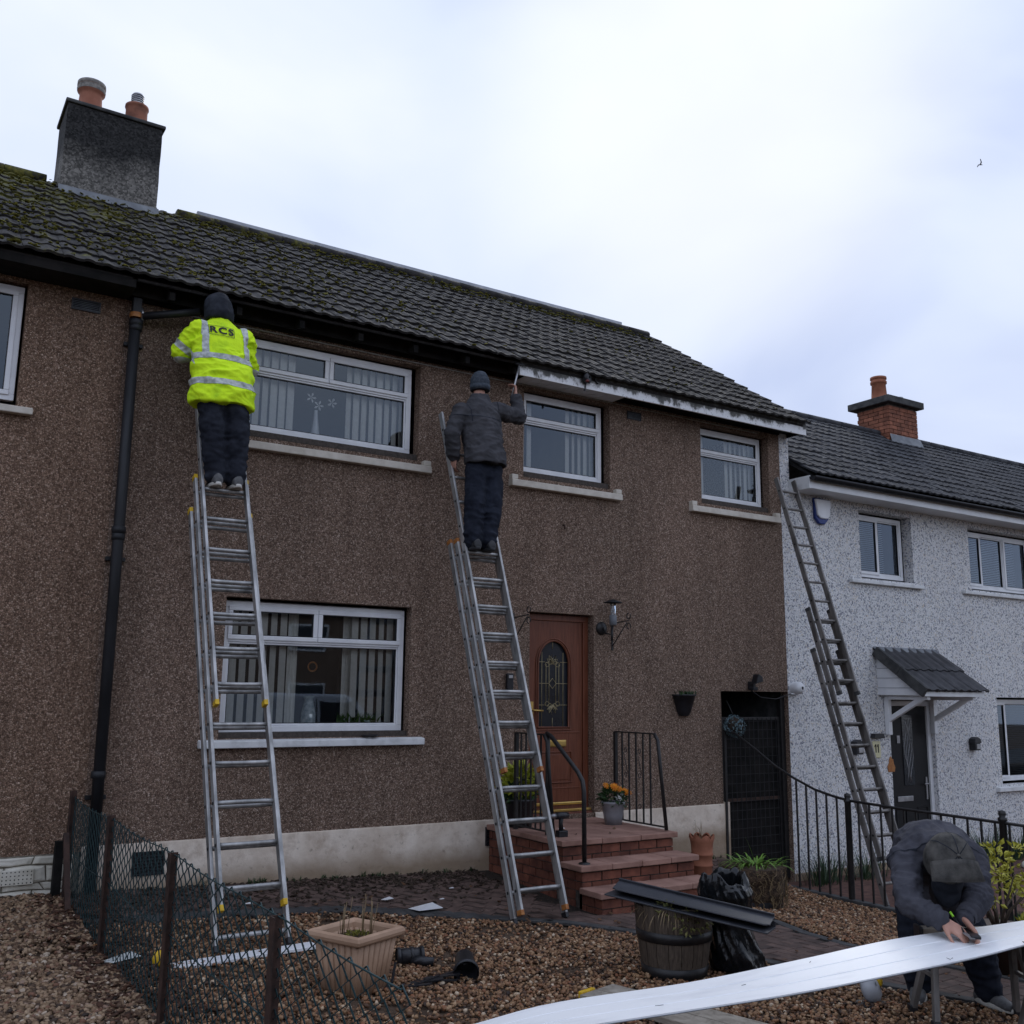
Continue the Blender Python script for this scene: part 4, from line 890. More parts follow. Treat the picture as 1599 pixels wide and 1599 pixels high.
for r, z in ((.175, 1.245), (.165, 1.225), (.155, 1.222), (.10, 1.05), (.07, 1.0)): hp.v += [Vector((8.01+r*math.cos(math.pi*k/n), -.004-r*.8*math.sin(math.pi*k/n), z)) for k in range(n+1)]
hp.f = [(i*(n+1)+k, i*(n+1)+k+1, (i+1)*(n+1)+k+1, (i+1)*(n+1)+k) for i in range(4) for k in range(n)]+[tuple(range(n, -1, -1))]; hp.sm = [True]*(4*n)+[False]; hp.build('basket', MT['black'], wp)
mb = MB(); blades(mb, [(random.uniform(7.88, 8.14), random.uniform(-.11, -.02), 1.24) for _ in range(60)], .05, .018, .8); mb.build('foliage', MT['leafd'], wp)
fl = thing('security_light', 'black floodlight fixed above the dark passage gate', 'floodlight', (9.09, 0, 1.35))
MB().prism([(0, 0), (.12, .03), (.11, .09), (.05, .12)], (9.05, -.17, 1.38), (1, 0, 0), (0, 0, 1), (0, .10, 0)).build('lamp_head', MT['black'], fl, .008)
MB().box(9.07, 9.11, -.10, -.003, 1.31, 1.41).build('arm', MT['black'], fl, .006); MB().box(9.05, 9.13, -.12, -.04, 1.30, 1.345).build('sensor', MT['pipe'], fl, .01)
sb = thing('door_switch', 'small black doorbell box left of the mahogany door, behind the ladder', 'doorbell', (5.61, 0, 1.35)); MB().box(5.56, 5.64, -.045, -.002, 1.27, 1.44).build('box', MT['black'], sb, .01); MB().box(5.575, 5.625, -.05, -.0455, 1.39, 1.42).build('button', MT['steel'], sb, .004)
rb = thing('gutter_lamp', 'black round lamp with a red lens hanging on the weathered fascia', 'lamp', (6.57, -.3, 4.7))
p = aty(918, 590, -.37); MB().lathe([(.015, -.045), (.05, -.04), (.066, 0), (.05, .02), (.015, .022)], p, 18, axis=(.35, -.9, .1)).build('lamp_body', MT['black'], rb); MB().ball(p+Vector((-.03, -.03, -.05)), .022, .02, .016).build('lens', pm('red_lens', (.12, .02, .02), (.18, .03, .02), 10, .3), rb)
MB().bar(p+Vector((0, .05, -.05)), p+Vector((.0, .06, -.14)), .02, .012).build('bracket', MT['black'], rb)
cr = MB(); q = aty(928, 590, -.33); cr.tube([q+Vector((.05*math.cos(t)+.06, 0, .05*math.sin(t)-.01)) for t in [.6+k*.5 for k in range(9)]], .009, 7); o = cr.build('gutter_clip', MT['pipe'], None, 0, tuple(q)); setp(o, 'black curved gutter clip left on the weathered fascia', 'clip')
nl = MB(); q = aty(880, 820, -.012); nl.tube([q+Vector((0, .01, 0)), q+Vector((0, -.02, 0)), q+Vector((0, -.025, -.05))], .009, 6); o = nl.build('wall_hook', MT['rust'], None, 0, tuple(q)); setp(o, 'rusty hook in the brown wall below the middle upper window', 'hook')
pp = thing('loose_pipe', 'short black gutter pipe held by the worker in the yellow jacket', 'pipe', tuple(aty(265, 492, -.10)))
a, b = aty(222, 494, -.10), aty(312, 487, -.22); MB().tube([a, b], .034, 12).build('pipe', MT['pipe'], pp); MB().tube([a+Vector((-.01, 0, .07)), a+Vector((0, -.02, .03)), a+Vector((.0, 0, -.05))], .014, 6).build('bracket', MT['steel'], pp)
# ================================================================== BLINDS AND ORNAMENTS BEHIND THE GLASS
def vblind(label, spans, z0, z1, rot, mat=None, y=.215, step=.085, w=.089):
    t = thing('vertical_blind', label, 'blind', (spans[0][0], y, z0)); MB().box(min(s[0] for s in spans)-.04, max(s[1] for s in spans)+.04, y-.02, y+.02, z1, z1+.03).build('headrail', MT['upvc'], t)
    for a, b in spans:
        x = a; k = 0
        while x < b:
            r = rot+random.uniform(-.15, .15); dx, dy = math.cos(r)*w/2, math.sin(r)*w/2
            n_ = MB(); n_.add([(x-dx, y-dy, z0), (x, y+.006, z0), (x+dx, y+dy, z0), (x-dx, y-dy, z1), (x, y+.006, z1), (x+dx, y+dy, z1)], [(0, 1, 4, 3), (1, 2, 5, 4)], True); n_.build('slat', mat or MT['blind'], t); x += step
vblind('cream vertical blind behind the upper left bedroom window', [(2.66, 3.22), (3.78, 4.40)], 3.66, 4.52, .50)
vblind('cream vertical blind behind the upper middle window', [(5.80, 6.02), (6.50, 6.90)], 3.66, 4.52, .45)
vblind('cream vertical blind behind the upper right window', [(8.42, 8.62), (9.02, 9.46)], 3.66, 4.52, .42)
vblind('cream vertical blind behind the ground floor window', [(2.66, 3.30), (3.95, 4.40)], .90, 2.02, .42, step=.094)
for a, b in ((3.30, 3.40), (3.86, 3.97)):
    t = MB(); n = 10; vs = []
    for i in range(n+1):
        x = a+(b-a)*i/n; yy = .30+.018*math.sin(i*1.9); vs += [(x, yy, .90), (x, yy, 2.02)]
    t.add(vs, [(2*i, 2*i+2, 2*i+3, 2*i+1) for i in range(n)], True); o = t.build('curtain', MT['blind'], None, 0, (a, .3, .9)); setp(o, 'cream gathered curtain left of the vase' if a < 3.5 else 'cream gathered curtain right of the vase', 'curtain')
def hblind(label, x0, x1, z0, z1, mat, y=.30):
    t = thing('venetian_blind', label, 'blind', (x0, y, z0)); sm = MB(); z = z0
    me = MB().add([(x0, y-.012, 0), (x1, y-.012, 0), (x1, y+.012, .014), (x0, y+.012, .014)], [(0, 1, 2, 3)]).mesh('slat', (0, 0, 0)); me.materials.append(mat)
    while z < z1: inst(me, 'slat', t, (0, 0, z)); z += .028
MT['blindw'] = pm('pale_grey_blind', (.42, .44, .46), (.50, .52, .54), 20, .6)
hblind('pale venetian blind behind the upper left white-house window', 11.36, 12.2, 2.92, 3.75, MT['blindw']); hblind('pale venetian blind behind the upper right white-house window', 13.88, 15.5, 2.92, 3.75, MT['blindw']); hblind('dark venetian blind behind the lower white-house window', 14.3, 15.95, .05, 1.2, MT['blindg'])
vs_ = thing('window_vase', 'tall white vase with two paper flowers in the upper left window', 'vase', (3.42, .2, 3.70))
MB().lathe([(.045, 0), (.04, .08), (.022, .22), (.016, .30)], (3.44, .22, 3.68), 14).build('vase', MT['upvc'], vs_)
for dx, dz in ((-.06, .42), (.16, .40), (.02, .35)):
    MB().tube([(3.44, .22, 3.96), (3.44+dx*.6, .22, 3.96+(dz-.28)*.6), (3.44+dx, .22, 3.68+dz)], .003, 5).build('stem', MT['leafd'], vs_)
    f = MB()
    for k in range(5):
        a = k*1.2566; c = Vector((3.44+dx, .21, 3.68+dz)); f.add([c, c+Vector((math.cos(a-.3)*.04, -.01, math.sin(a-.3)*.04)), c+Vector((math.cos(a)*.055, -.005, math.sin(a)*.055)), c+Vector((math.cos(a+.3)*.04, -.01, math.sin(a+.3)*.04))], [(0, 1, 2, 3)])
    f.build('flower', MT['petalw'] if dx else pm('aqua_petal', (.1, .4, .5), (.2, .5, .6), 9, .6), vs_)
wv = thing('window_vase', 'white patterned vase on the ground floor window ledge', 'vase', (3.47, .2, .92))
MB().lathe([(.05, 0), (.068, .05), (.07, .12), (.045, .22), (.04, .26), (.058, .29)], (3.50, .2, .90), 18).build('vase', pm('patterned_china', (.25, .32, .33), (.66, .70, .68), 26, .35), wv)
gp = thing('window_plant', 'green houseplant on the ground floor window ledge', 'plant', (4.0, .22, .92)); mb = MB(); blades(mb, [(random.uniform(3.80, 4.22), random.uniform(.18, .24), .90) for _ in range(90)], .13, .03, .9); mb.build('foliage', MT['leaf'], gp); MB().lathe([(.06, 0), (.08, .03)], (4.0, .22, .885), 14).build('pot', MT['terra'], gp)
su = MB(); q = aty(488, 1041, .17); su.lathe([(.035, 0), (.045, .004), (.05, 0)], q, 20, axis=(0, -1, 0)); o = su.build('window_sticker', MT['orange_cap'], None, 0, tuple(q)); setp(o, 'small round ornament hung inside the ground floor window', 'ornament')
pl_ = MB(); q = aty(578, 1153, -.03); pl_.lathe([(.02, 0), (.07, .006), (.078, .02), (.06, .016), (.02, .008)], (q.x, q.y, .815), 18); o = pl_.build('saucer', MT['black'], None, 0, (q.x, q.y, .81)); setp(o, 'black saucer lying on the ground floor window sill', 'saucer')
# ================================================================== STEPS
stp = thing('front_steps', 'red brick front steps with pink slab treads below the mahogany door', 'steps', (6, -.9, -.6))
SX0, SX1 = 5.375, 6.68
levels = [(-.06, -1.30), (-.235, -1.59), (-.41, -1.87)]; base_z = -.66
SB = MB().box(-.105, .105, -.05, .05, -.034, .034); sbm = SB.mesh('brick'); sbm.materials.append(MT['brick'])
prev = .0
for (zt, yf) in levels:
    MB().box(SX0+.012, SX1-.012, yf+.012, -.0255 if yf == -1.3 else prev+.05, base_z, zt-.055).build('step_core', MT['mortar'], stp)
    zlow = base_z if yf == -1.87 else [l for l in levels if l[1] < yf][0][0]
    # front bricks
    rows = []; z = zt-.055-.042
    while z > zlow-.03: rows.append(z); z -= .078
    for r, z in enumerate(rows):
        x = SX0-(.11 if r % 2 else 0)
        while x < SX1:
            a, b = max(SX0, x), min(SX1, x+.215)
            if b-a > .04: inst(sbm, 'brick', stp, ((a+b)/2, yf+.05, z), None, ((b-a-.010)/.21, 1, 1))
            x += .22
    # side bricks (both flanks down to the ground)
    yb = -.03 if yf == -1.3 else prev; z = zt-.055-.042; r = 0
    while z > base_z-.03:
        y = yf+.105+(.11 if r % 2 else 0); y0 = yf+.10
        if r % 2:
            for xx in (SX0+.05, SX1-.05): inst(sbm, 'brick', stp, (xx, (y0+y)/2, z), (0, 0, math.pi/2), ((y-y0-.01)/.21, 1, 1))
        while y < yb:
            b = min(yb, y+.215)
            if b-y > .04:
                for xx in (SX0+.05, SX1-.05): inst(sbm, 'brick', stp, (xx, (y+b)/2, z), (0, 0, math.pi/2), ((b-y-.010)/.21, 1, 1))
            y += .22
        z -= .078; r += 1
    # slabs
    n = 3 if yf == -1.3 else 4; w = (SX1-SX0+.07)/n
    ys = [(yf-.035, -.66), (-.652, -.028)] if yf == -1.3 else [(yf-.035, prev-.004)]
    for a, b in ys:
        for k in range(n):
            off = random.uniform(-.003, .003); MB().box(SX0-.035+k*w+.003, SX0-.035+(k+1)*w-.003, a, b, zt-.05+off, zt+off).build('slab', MT['slab'], stp, .007)
    prev = yf
# dead leaves and a scrap on the platform
for k, (x, y, where) in enumerate(((5.72, -1.02, 'right of the drill'), (6.28, -.86, 'in front of the grey flower pot'), (6.02, -1.16, 'near the front edge'))):
    mb = MB(); a = random.uniform(0, 6); mb.add([(x, y, -.056), (x+.03*math.cos(a), y+.03*math.sin(a), -.048), (x+.06*math.cos(a+.3), y+.06*math.sin(a+.3), -.055), (x+.03*math.cos(a+.8), y+.03*math.sin(a+.8), -.040)], [(0, 1, 2, 3)])
    o = mb.build('dead_leaf', MT['dry'] if k % 2 else MT['root'], None, 0, (x, y, -.05)); setp(o, 'curled dead leaf on the top step '+where, 'leaf', 'dead leaves on the top step')
# ================================================================== RAILINGS
def railing_steps(x, y0, y1, label, sweep=True):
    t = thing('step_railing', label, 'railing', (x, (y0+y1)/2, -.06)); zt, zb = .855, -.02
    MB().box(x-.018, x+.018, y0-.018, y0+.018, -.06, zt).build('post', MT['iron'], t, .003)
    MB().bar((x, y0, zt), (x, y1, zt), .035, .012).build('top_rail', MT['iron'], t); MB().bar((x, y0, zb), (x, y1-.16, zb), .03, .012).build('bottom_rail', MT['iron'], t)
    n = 5
    for k in range(1, n+1):
        y = y0+(y1-y0)*k/(n+.6); MB().bar((x, y, zb), (x, y, zt), .014, .014).build('bar', MT['iron'], t)
        if k in (1, 3):
            for zc, s in ((zt-.18, 1), (zt-.42, -1), (zb+.16, 1)):
                MB().tube([(x, y-.055+s*.02*math.cos(j*.75), zc+.022*math.sin(j*.75)) for j in range(9)], .004, 5).build('scroll', MT['iron'], t)
            MB().tube([(x, y-.085, zt-.40), (x, y-.02, zt-.20)], .004, 5).build('scroll', MT['iron'], t)
    MB().tube([(x, y1, zt), (x, y1-.05, zt-.06), (x, y1-.16, zb-.03)], .018, 8).build('end_bar', MT['iron'], t)
    return t
railing_steps(6.615, -.50, -1.12, 'black scrolled iron railing on the right side of the front steps')
railing_steps(5.42, -.45, -.93, 'black scrolled iron railing on the left of the steps behind the ladder')
hr = thing('hand_rail', 'black tubular handrail bending down to the lower front step', 'handrail', (5.42, -1.2, -.2))
zz2 = -.235
MB().tube([(5.45, -.95, -.06), (5.45, -.95, .845)], .022, 10).build('post', MT['iron'], hr)
MB().tube([(5.45, -.93, .865), (5.45, -1.0, .845), (5.45, -1.43, .545), (5.45, -1.50, .47), (5.45, -1.52, .38), (5.45, -1.525, -.235)], .021, 10).build('rail', MT['iron'], hr)
MB().lathe([(.055, 0), (.05, .012), (.02, .02)], (5.45, -1.525, -.235), 14).build('base_plate', MT['iron'], hr)
# garden railing between the gardens, first panel sweeping down from the wall
gr_ = thing('garden_railing', 'black garden railing sweeping down from the passage and running along the lawn', 'railing', (8.64, -1.8, -.8))
RX = 8.64; curve = [(.0, .83), (-.2, .80), (-.5, .64), (-.8, .47), (-1.07, .356), (-1.35, .26), (-1.6, .21), (-1.8, .185), (-2.37, .166), (-3.4, .150), (-4.6, .13)]
def rtop(y):
    for (a, b), (c, d) in zip(curve, curve[1:]):
        if c <= y <= a: return b+(d-b)*(y-a)/(c-a)
    return .13
def rbot(y): return gz(8.6, y)+.02 if y > -1 else -.80
MB().bar((RX, -.02, -.70), (RX, -.02, .84), .032, .032).build('post', MT['iron'], gr_, .003)
MB().tube([(RX, y, z) for y, z in curve], .014, 8).build('top_rail', MT['iron'], gr_)
MB().tube([(RX, -.9, -.80), (RX, -2.4, -.815), (RX, -4.6, -.80)], .014, 6).build('bottom_rail', MT['iron'], gr_)
k = 0; y = -1.10
while y > -4.6:
    MB().bar((RX, y, -.81), (RX, y, rtop(y)), .016, .016).build('bar', MT['iron'], gr_); y -= .135
for y in (-1.78, -3.47):
    MB().lathe([(.032, 0), (.032, 1.02), (.04, 1.03), (.04, 1.05), (.025, 1.06), (.034, 1.085), (.03, 1.11), (.0, 1.12)], (RX, y, -.86), 14).build('post', MT['iron'], gr_)
kb = MB().bar((RX, -.7, -.83), (RX, -4.7, -.84), .09, .10).build('kerb', MT['conc'], gr_, .01)
# dark wire gate in the passage
gt_ = thing('passage_gate', 'dark wire mesh gate closing the passage beside the white house', 'gate', (9.2, .1, -.9))
f = MB(); ring(f, 8.70, 9.70, -.86, .98, .035, .09, .12); f.build('gate_frame', MT['iron'], gt_)
MB().box(8.72, 9.69, .125, .135, -.84, .97).build('gate_board', MT['dark'], gt_)
gw = MB()
for k in range(12): x = 8.77+k*.078; gw.bar((x, .085, -.84), (x, .085, .97), .006, .006)
for k in range(17): z = -.75+k*.105; gw.bar((8.72, .079, z), (9.69, .079, z), .005, .005)
setp(gw.build('mesh', pm('dull_gate_wire', (.012, .012, .013), (.02, .02, .022), 20, .7), gt_), kind='stuff')
MB().box(9.70, 9.77, .06, .13, -.95, 1.25).build('gate_post', MT['iron'], gt_, .004)
MB().box(8.71, 9.70, .10, .112, -.02, .02).build('gate_rail', MT['rust'], gt_)
hb = thing('hanging_ball', 'blue-grey leafy ball hanging at the top of the passage gate', 'hanging ball', tuple(aty(1150, 1140, -.10)))
c = aty(1147, 1134, -.10); lb = MB()
for _ in range(420):
    d = Vector((random.gauss(0, 1), random.gauss(0, 1), random.gauss(0, 1))).normalized(); p = c+d*.125*random.uniform(.8, 1.05); s = d.orthogonal().normalized(); u = d.cross(s); q = random.uniform(.010, .022); s2 = s*math.cos(q*300)+u*math.sin(q*300)
    lb.add([p-s2*q, p+d*.012-u*q*.6, p+s2*q, p+d*.008+u*q*.6], [(0, 1, 2, 3)])
lb.build('leaf_ball', pm('blue_grey_leaf', (.05, .09, .11), (.20, .28, .30), 30, .7), hb); MB().ball(c, .108).build('core', MT['soil'], hb); MB().tube([c+Vector((0, 0, .1)), c+Vector((-.03, .09, .30))], .004, 5).build('hook', MT['iron'], hb)
wr_ = MB(); wr_.tube([(9.1, -.03, 1.30), (9.25, -.04, 1.22), (9.5, -.05, 1.20), (9.85, -.03, 1.28)], .006, 5); o = wr_.build('loose_cable', MT['black'], None, 0, (9.4, -.04, 1.2)); setp(o, 'black loose cable drooping across the top of the passage', 'cable')
# ================================================================== CHAIN LINK FENCE
fe = thing('chain_link_fence', 'green chain-link fence on rusty posts between the two gravel gardens', 'fence', (1.45, -2.5, -.45))
FX = 1.45; posts = [(-.20, .44), (-1.70, .41), (-3.32, .39), (-4.93, .37)]
for y, z in posts:
    b = gz(FX, y)-.1; m = MB(); m.bar((FX-.035, y, b), (FX-.035, y, z), .006, .055, (0, 1, 0)); m.bar((FX-.01, y+.026, b), (FX-.01, y+.026, z), .05, .006, (0, 1, 0)); m.build('post', MT['rust'], fe)
MB().bar((FX-.05, -.62, gz(FX, -.5)-.05), (FX-.05, -.23, .12), .04, .04).build('brace', MT['rust'], fe); MB().box(FX-.10, FX-.04, -.13, -.05, gz(FX, 0)-.1, .05).build('wall_post', MT['dark'], fe)
def ftop(y): return .40-.012*abs(math.sin(y*2.1))-.02*max(0, -y-3)/3-.015*math.sin(max(0., min(1., ((-y-.2) % 1.6)/1.6))*math.pi)
cm = MB(); p_ = .066; ylen = int(5.9/p_)
for k in range(ylen):
    yb = -.22-k*p_; pts = []; zb = gz(FX, yb)-.01; zt = ftop(yb); n = int((zt-zb)/.036)
    for j in range(n+1):
        z = zb+(zt-zb)*j/n; s = 1 if (j+k) % 2 else -1; pts.append((FX+.004*s+.010*noise.noise((yb*2, z*2, 0)), yb+s*p_*.56, z))
    cm.tube(pts, .0036, 4, False)
setp(cm.build('wire_mesh', MT['wire'], fe), kind='stuff')
for q in (0, .5): MB().tube([(FX-.004, -.2-j*.2, ftop(-.2-j*.2)-.01-q*.8) for j in range(30)], .0035, 5).build('line_wire', MT['wire'], fe)
# ================================================================== LADDERS
def ladder(label, left_foot, contact_z, bits, mat, width=.445, rung=.25, capmat=None, start=.17, x_top=None):
    """bits: list of ((px,py) lower end, (px,py) upper end or length) for each section, wall side first"""
    A = Vector(left_foot); B = Vector((x_top if x_top is not None else A.x, -.04, contact_z)); a = (B-A).normalized(); s = Vector((1, 0, 0)); s = (s-a*s.dot(a)).normalized(); n = s.cross(a); n = n if n.y < 0 else -n
    def u_of(px, k):                                   # where a seen rail end lies along the ladder
        d = ray(*px); o = A+n*(k*.070); t = (o-CAM).dot(n)/d.dot(n); return (CAM+d*t-o).dot(a)
    t = thing('extension_ladder', label, 'ladder', tuple(A+s*width/2), 'extension ladders leaning on the houses')
    names = ['lower_section', 'middle_section', 'upper_section'] if len(bits) == 3 else ['lower_section', 'upper_section']
    info = []
    for k, (lo, hi) in enumerate(bits):
        u0 = 0. if lo is None else (lo if isinstance(lo, float) else u_of(lo, k)); u1 = hi if isinstance(hi, float) else u_of(hi, k)
        # sections keep their rungs in step
        sec = None
        def cham(p0, p1):
            m = MB(); w_, d_ = .024, .066; e = .004
            m.bar(p0, p1, w_, d_, n); return m
        off = n*(k*.070)+s*(k*.033); rails = []; wk = width-k*.066
        for q in (0, 1):
            p0, p1 = A+off+s*(q*wk)+a*u0, A+off+s*(q*wk)+a*u1
            if sec is None: sec = cham(p0, p1).build(names[k], mat, t, .004)
            else: cham(p0, p1).build('rail', mat, sec, .004)
            c0 = MB(); c0.bar(p0-a*.012, p0+a*.03, .031, .067, n); c0.build('end_cap', (capmat or MT['yellow']) if k else MT['black'], sec, .003)
            if k < len(bits)-1: c1 = MB(); c1.bar(p1-a*.03, p1+a*.012, .031, .067, n); c1.build('end_cap', capmat or MT['yellow'], sec, .003)
        j0 = math.ceil((u0+.08-start)/rung); j = max(0, j0)
        while start+j*rung < u1-.06:
            uu = start+j*rung; p0, p1 = A+off+a*uu+s*.006, A+off+a*uu+s*(wk-.006)
            bend = Vector((0, 0, random.uniform(-.006, .003))); m_ = (p0+p1)/2+bend
            MB().tube([p0, p0*.7+m_*.3+bend*.5, m_, p1*.7+m_*.3+bend*.4, p1], .0165, 8, up=n).build('rung', mat, sec); 
            for q in (0, 1): pass
            j += 1
        # rivets on the outer face of the left rail
        j = max(0, j0)
        while start+j*rung < u1-.06:
            MB().lathe([(.013, 0), (.010, .004), (.0, .005)], A+off+a*(start+j*rung)-s*.0135, 8, axis=tuple(-s)).build('rivet', MT['ink'], sec); j += 1
        info.append((u0, u1))
    return dict(A=A, a=a, s=s, n=n, t=t, info=info, w=width, start=start, rung=rung)
L1 = ladder('bright three-section aluminium ladder carrying the worker in the yellow jacket', (2.085, -2.01, -.45), 3.9, [(None, (297, 797)), ((349, 1421), (305, 745)), ((341, 1100), 5.25)], MT['alu'], start=.08, rung=.2935, width=.50)
L2 = ladder('bright three-section aluminium ladder carrying the worker in the grey fleece', (4.52, -1.84, gz(4.52, -1.84)+.005), 4.22, [(None, (702, 846)), ((815, 1427), (714, 844)), ((789, 1205), 4.85)], MT['alu'], capmat=MT['orange_cap'], start=.227, rung=.276, width=.50)
L3 = ladder('tarnished dark ladder leaning on the white house edge, with nobody on it', (9.43, -1.59, -.985), 4.0, [(None, (1259, 1014)), ((1371, 1343), (1252, 950)), ((1302, 1083), (1203, 745))], MT['alu2'], width=.45, start=.245, rung=.249, capmat=MT['conc'])
wbp = aty(0, 0, 0); wb = MB()
qa, qb = atz(262, 1515, -.485), atz(492, 1478, -.485)
wb.bar((qa.x, qa.y, -.472), (qb.x, qb.y, -.475), .13, .022); o = wb.build('plastic_board', MT['upvc'], None, .003, (2.3, -2.0, -.485)); setp(o, 'white plastic board lying under the foot of the left ladder', 'board')
# ================================================================== POTS AND CLUTTER
def leafy(mb, c, r, n, size, up=.3, flat=1., rnd=random):
    c = Vector(c)
    for _ in range(n):
        d = Vector((rnd.gauss(0, 1), rnd.gauss(0, 1), rnd.gauss(0, 1)*flat+up)).normalized(); p = c+Vector((d.x*r[0], d.y*r[1], d.z*r[2]))*rnd.uniform(.45, 1.05)
        t = (d+Vector((rnd.uniform(-.6, .6), rnd.uniform(-.6, .6), rnd.uniform(-.4, .5)))).normalized(); s = t.orthogonal().normalized(); s = (s*math.cos(rnd.uniform(0, 6))+t.cross(s)*math.sin(rnd.uniform(0, 6))).normalized(); l = size*rnd.uniform(.6, 1.3); w = l*.28; nn = t.cross(s)*l*.12
        mb.add([p, p+t*l*.45+s*w+nn, p+t*l, p+t*l*.45-s*w+nn, p+t*l*.5-nn*.4], [(0, 1, 4), (1, 2, 4), (2, 3, 4), (3, 0, 4)])
# flower pot right of the door
fp = thing('flower_pot', 'grey pot of orange and white flowers on the top step', 'flower pot', (6.52, -.58, -.06))
fx, fy = 6.50, -.60
MB().lathe([(.0, 0), (.085, 0), (.10, .09), (.118, .20), (.125, .205), (.125, .225), (.11, .225), (.10, .19), (.0, .19)], (fx, fy, -.06), 24).build('pot', MT['greypot'], fp)
mb = MB(); leafy(mb, (fx, fy, .20), (.13, .13, .10), 260, .055); mb.build('foliage', MT['leafd'], fp)
def bloom(c, r, mat, parent, n=9):
    f = MB(); c = Vector(c); ax = Vector((random.uniform(-.3, .3), -.7, random.uniform(.2, .8))).normalized(); a, b = frame(ax)
    for lay in range(3):
        for k in range(n):
            t = 2*math.pi*(k+lay*.4)/n; d = a*math.cos(t)+b*math.sin(t); e = a*math.cos(t+.38)+b*math.sin(t+.38); rr = r*(1-.26*lay); h = ax*(r*.25*lay)
            f.add([c+h, c+h+d*rr*.8, c+h+(d+e)*rr*.55+ax*.004, c+h+e*rr*.8], [(0, 1, 2, 3)])
    return f.build('flower', mat, parent)
for k in range(9): bloom((fx-.09+.028*k+random.uniform(-.02, .02), fy-.05+random.uniform(-.05, .05), .335-.012*k+random.uniform(-.015, .02)), .040, MT['petal'], fp)
for dx, dz in ((-.03, .215), (.03, .24), (.0, .20)): bloom((fx+dx, fy-.11, dz), .032, MT['petalw'], fp, 5)
lp = thing('plant_pot', 'black pot of yellow-green leaves on the steps behind the ladder', 'plant pot', (5.52, -.40, -.06))
MB().lathe([(.0, 0), (.13, 0), (.16, .24), (.175, .25), (.175, .27), (.15, .27), (.0, .25)], (5.55, -.30, -.06), 22).build('pot', MT['black'], lp)
mb = MB(); leafy(mb, (5.55, -.30, .34), (.17, .15, .18), 300, .085, .4); mb.build('foliage', MT['petaly'], lp); mb = MB(); leafy(mb, (5.55, -.30, .26), (.18, .16, .10), 160, .09, .0); mb.build('lower_foliage', MT['leafd'], lp)
# cordless drill standing on its battery
dr_ = thing('cordless_drill', 'black cordless drill standing on the top brick step', 'drill', (5.52, -1.08, -.06)); q = Vector((5.50, -1.10, -.06))
MB().box(q.x-.045, q.x+.055, q.y-.035, q.y+.035, q.z, q.z+.06).build('battery', MT['black'], dr_, .008); MB().tube([q+Vector((0, 0, .055)), q+Vector((-.005, 0, .12)), q+Vector((0, 0, .17))], [.022, .019, .022], 10).build('grip', MT['pipe'], dr_)
MB().tube([q+Vector((.075, 0, .19)), q+Vector((.02, 0, .19)), q+Vector((-.06, 0, .19))], [.028, .033, .030], 12).build('motor_body', MT['black'], dr_); MB().tube([q+Vector((-.06, 0, .19)), q+Vector((-.10, 0, .19)), q+Vector((-.115, 0, .19))], [.024, .021, .010], 12).build('chuck', MT['steel'], dr_)
# crown-rimmed terracotta pot
tp_ = thing('terracotta_pot', 'tall terracotta pot with a crown-shaped rim against the pale plinth', 'pot', (7.60, -.55, gz(7.6, -.55)))
n = 32; prof = [(.098, 0), (.105, .02), (.105, .10), (.114, .108), (.114, .122), (.107, .128), (.11, .21), (.119, .218), (.119, .235), (.112, .24), (.117, .32), (.123, .355)]
tc0 = Vector((7.72, -.58, gz(7.6, -.55)-.005)); pm_ = MB().lathe(prof, tc0, n); vs = []
for k in range(n):
    t = 2*math.pi*k/n; zc = .395+.04*abs(math.sin(t*4)); a, b = frame(Vector((0, 0, 1))); vs.append(tc0+Vector((0, 0, zc))+(a*math.cos(t)+b*math.sin(t))*.137)
base = (len(prof)-1)*n; m0 = len(pm_.v); pm_.v += vs; pm_.f += [(base+k, base+(k+1) % n, m0+(k+1) % n, m0+k) for k in range(n)]; pm_.sm += [True]*n
vi = [tc0+Vector((0, 0, (v-tc0).z-.01))+Vector(((v-tc0).x*.88, (v-tc0).y*.88, 0)) for v in vs]; m1 = len(pm_.v); pm_.v += vi; pm_.f += [(m0+k, m0+(k+1) % n, m1+(k+1) % n, m1+k) for k in range(n)]; pm_.sm += [False]*n
pm_.lathe([(.118, .38), (.105, .2), (0, .2)], tc0, n); pm_.build('pot', MT['terra'], tp_)
mb = MB(); blades(mb, [(tc0.x+random.uniform(-.05, .05), tc0.y+random.uniform(-.05, .05), tc0.z+.38) for _ in range(9)], .18, .006, .5); mb.build('dry_stem', MT['dry'], tp_)
# root-bound tub with green strap leaves
tub = thing('root_bound_tub', 'dark root-matted tub with fresh green strap leaves near the passage', 'tub', (7.25, -1.85, gz(7.2, -1.9))); tq = Vector((7.24, -1.78, gz(7.24, -1.8)-.02))
r_ = MB(); n = 36; rows = 9
for i in range(rows+1):
    z = .02+.36*i/rows
    for k in range(n):
        t = 2*math.pi*k/n; rr = .265+.035*(i/rows)+.03*noise.noise((math.cos(t)*3, math.sin(t)*3, z*9))+(.02 if i in (3, 7) else 0); r_.v.append(tq+Vector((rr*math.cos(t), rr*math.sin(t), z+(.03*noise.noise((math.cos(t)*4, math.sin(t)*4, 2)) if i == rows else 0))))
r_.f = [(i*n+k, i*n+(k+1) % n, (i+1)*n+(k+1) % n, (i+1)*n+k) for i in range(rows) for k in range(n)]+[tuple(rows*n+k for k in range(n))]; r_.sm = [True]*(rows*n)+[False]; r_.build('root_ball', MT['root'], tub)
MB().lathe([(.27, 0), (.28, .02), (.27, .09)], tq, 32).build('tub_base', MT['black'], tub)
rt = MB()
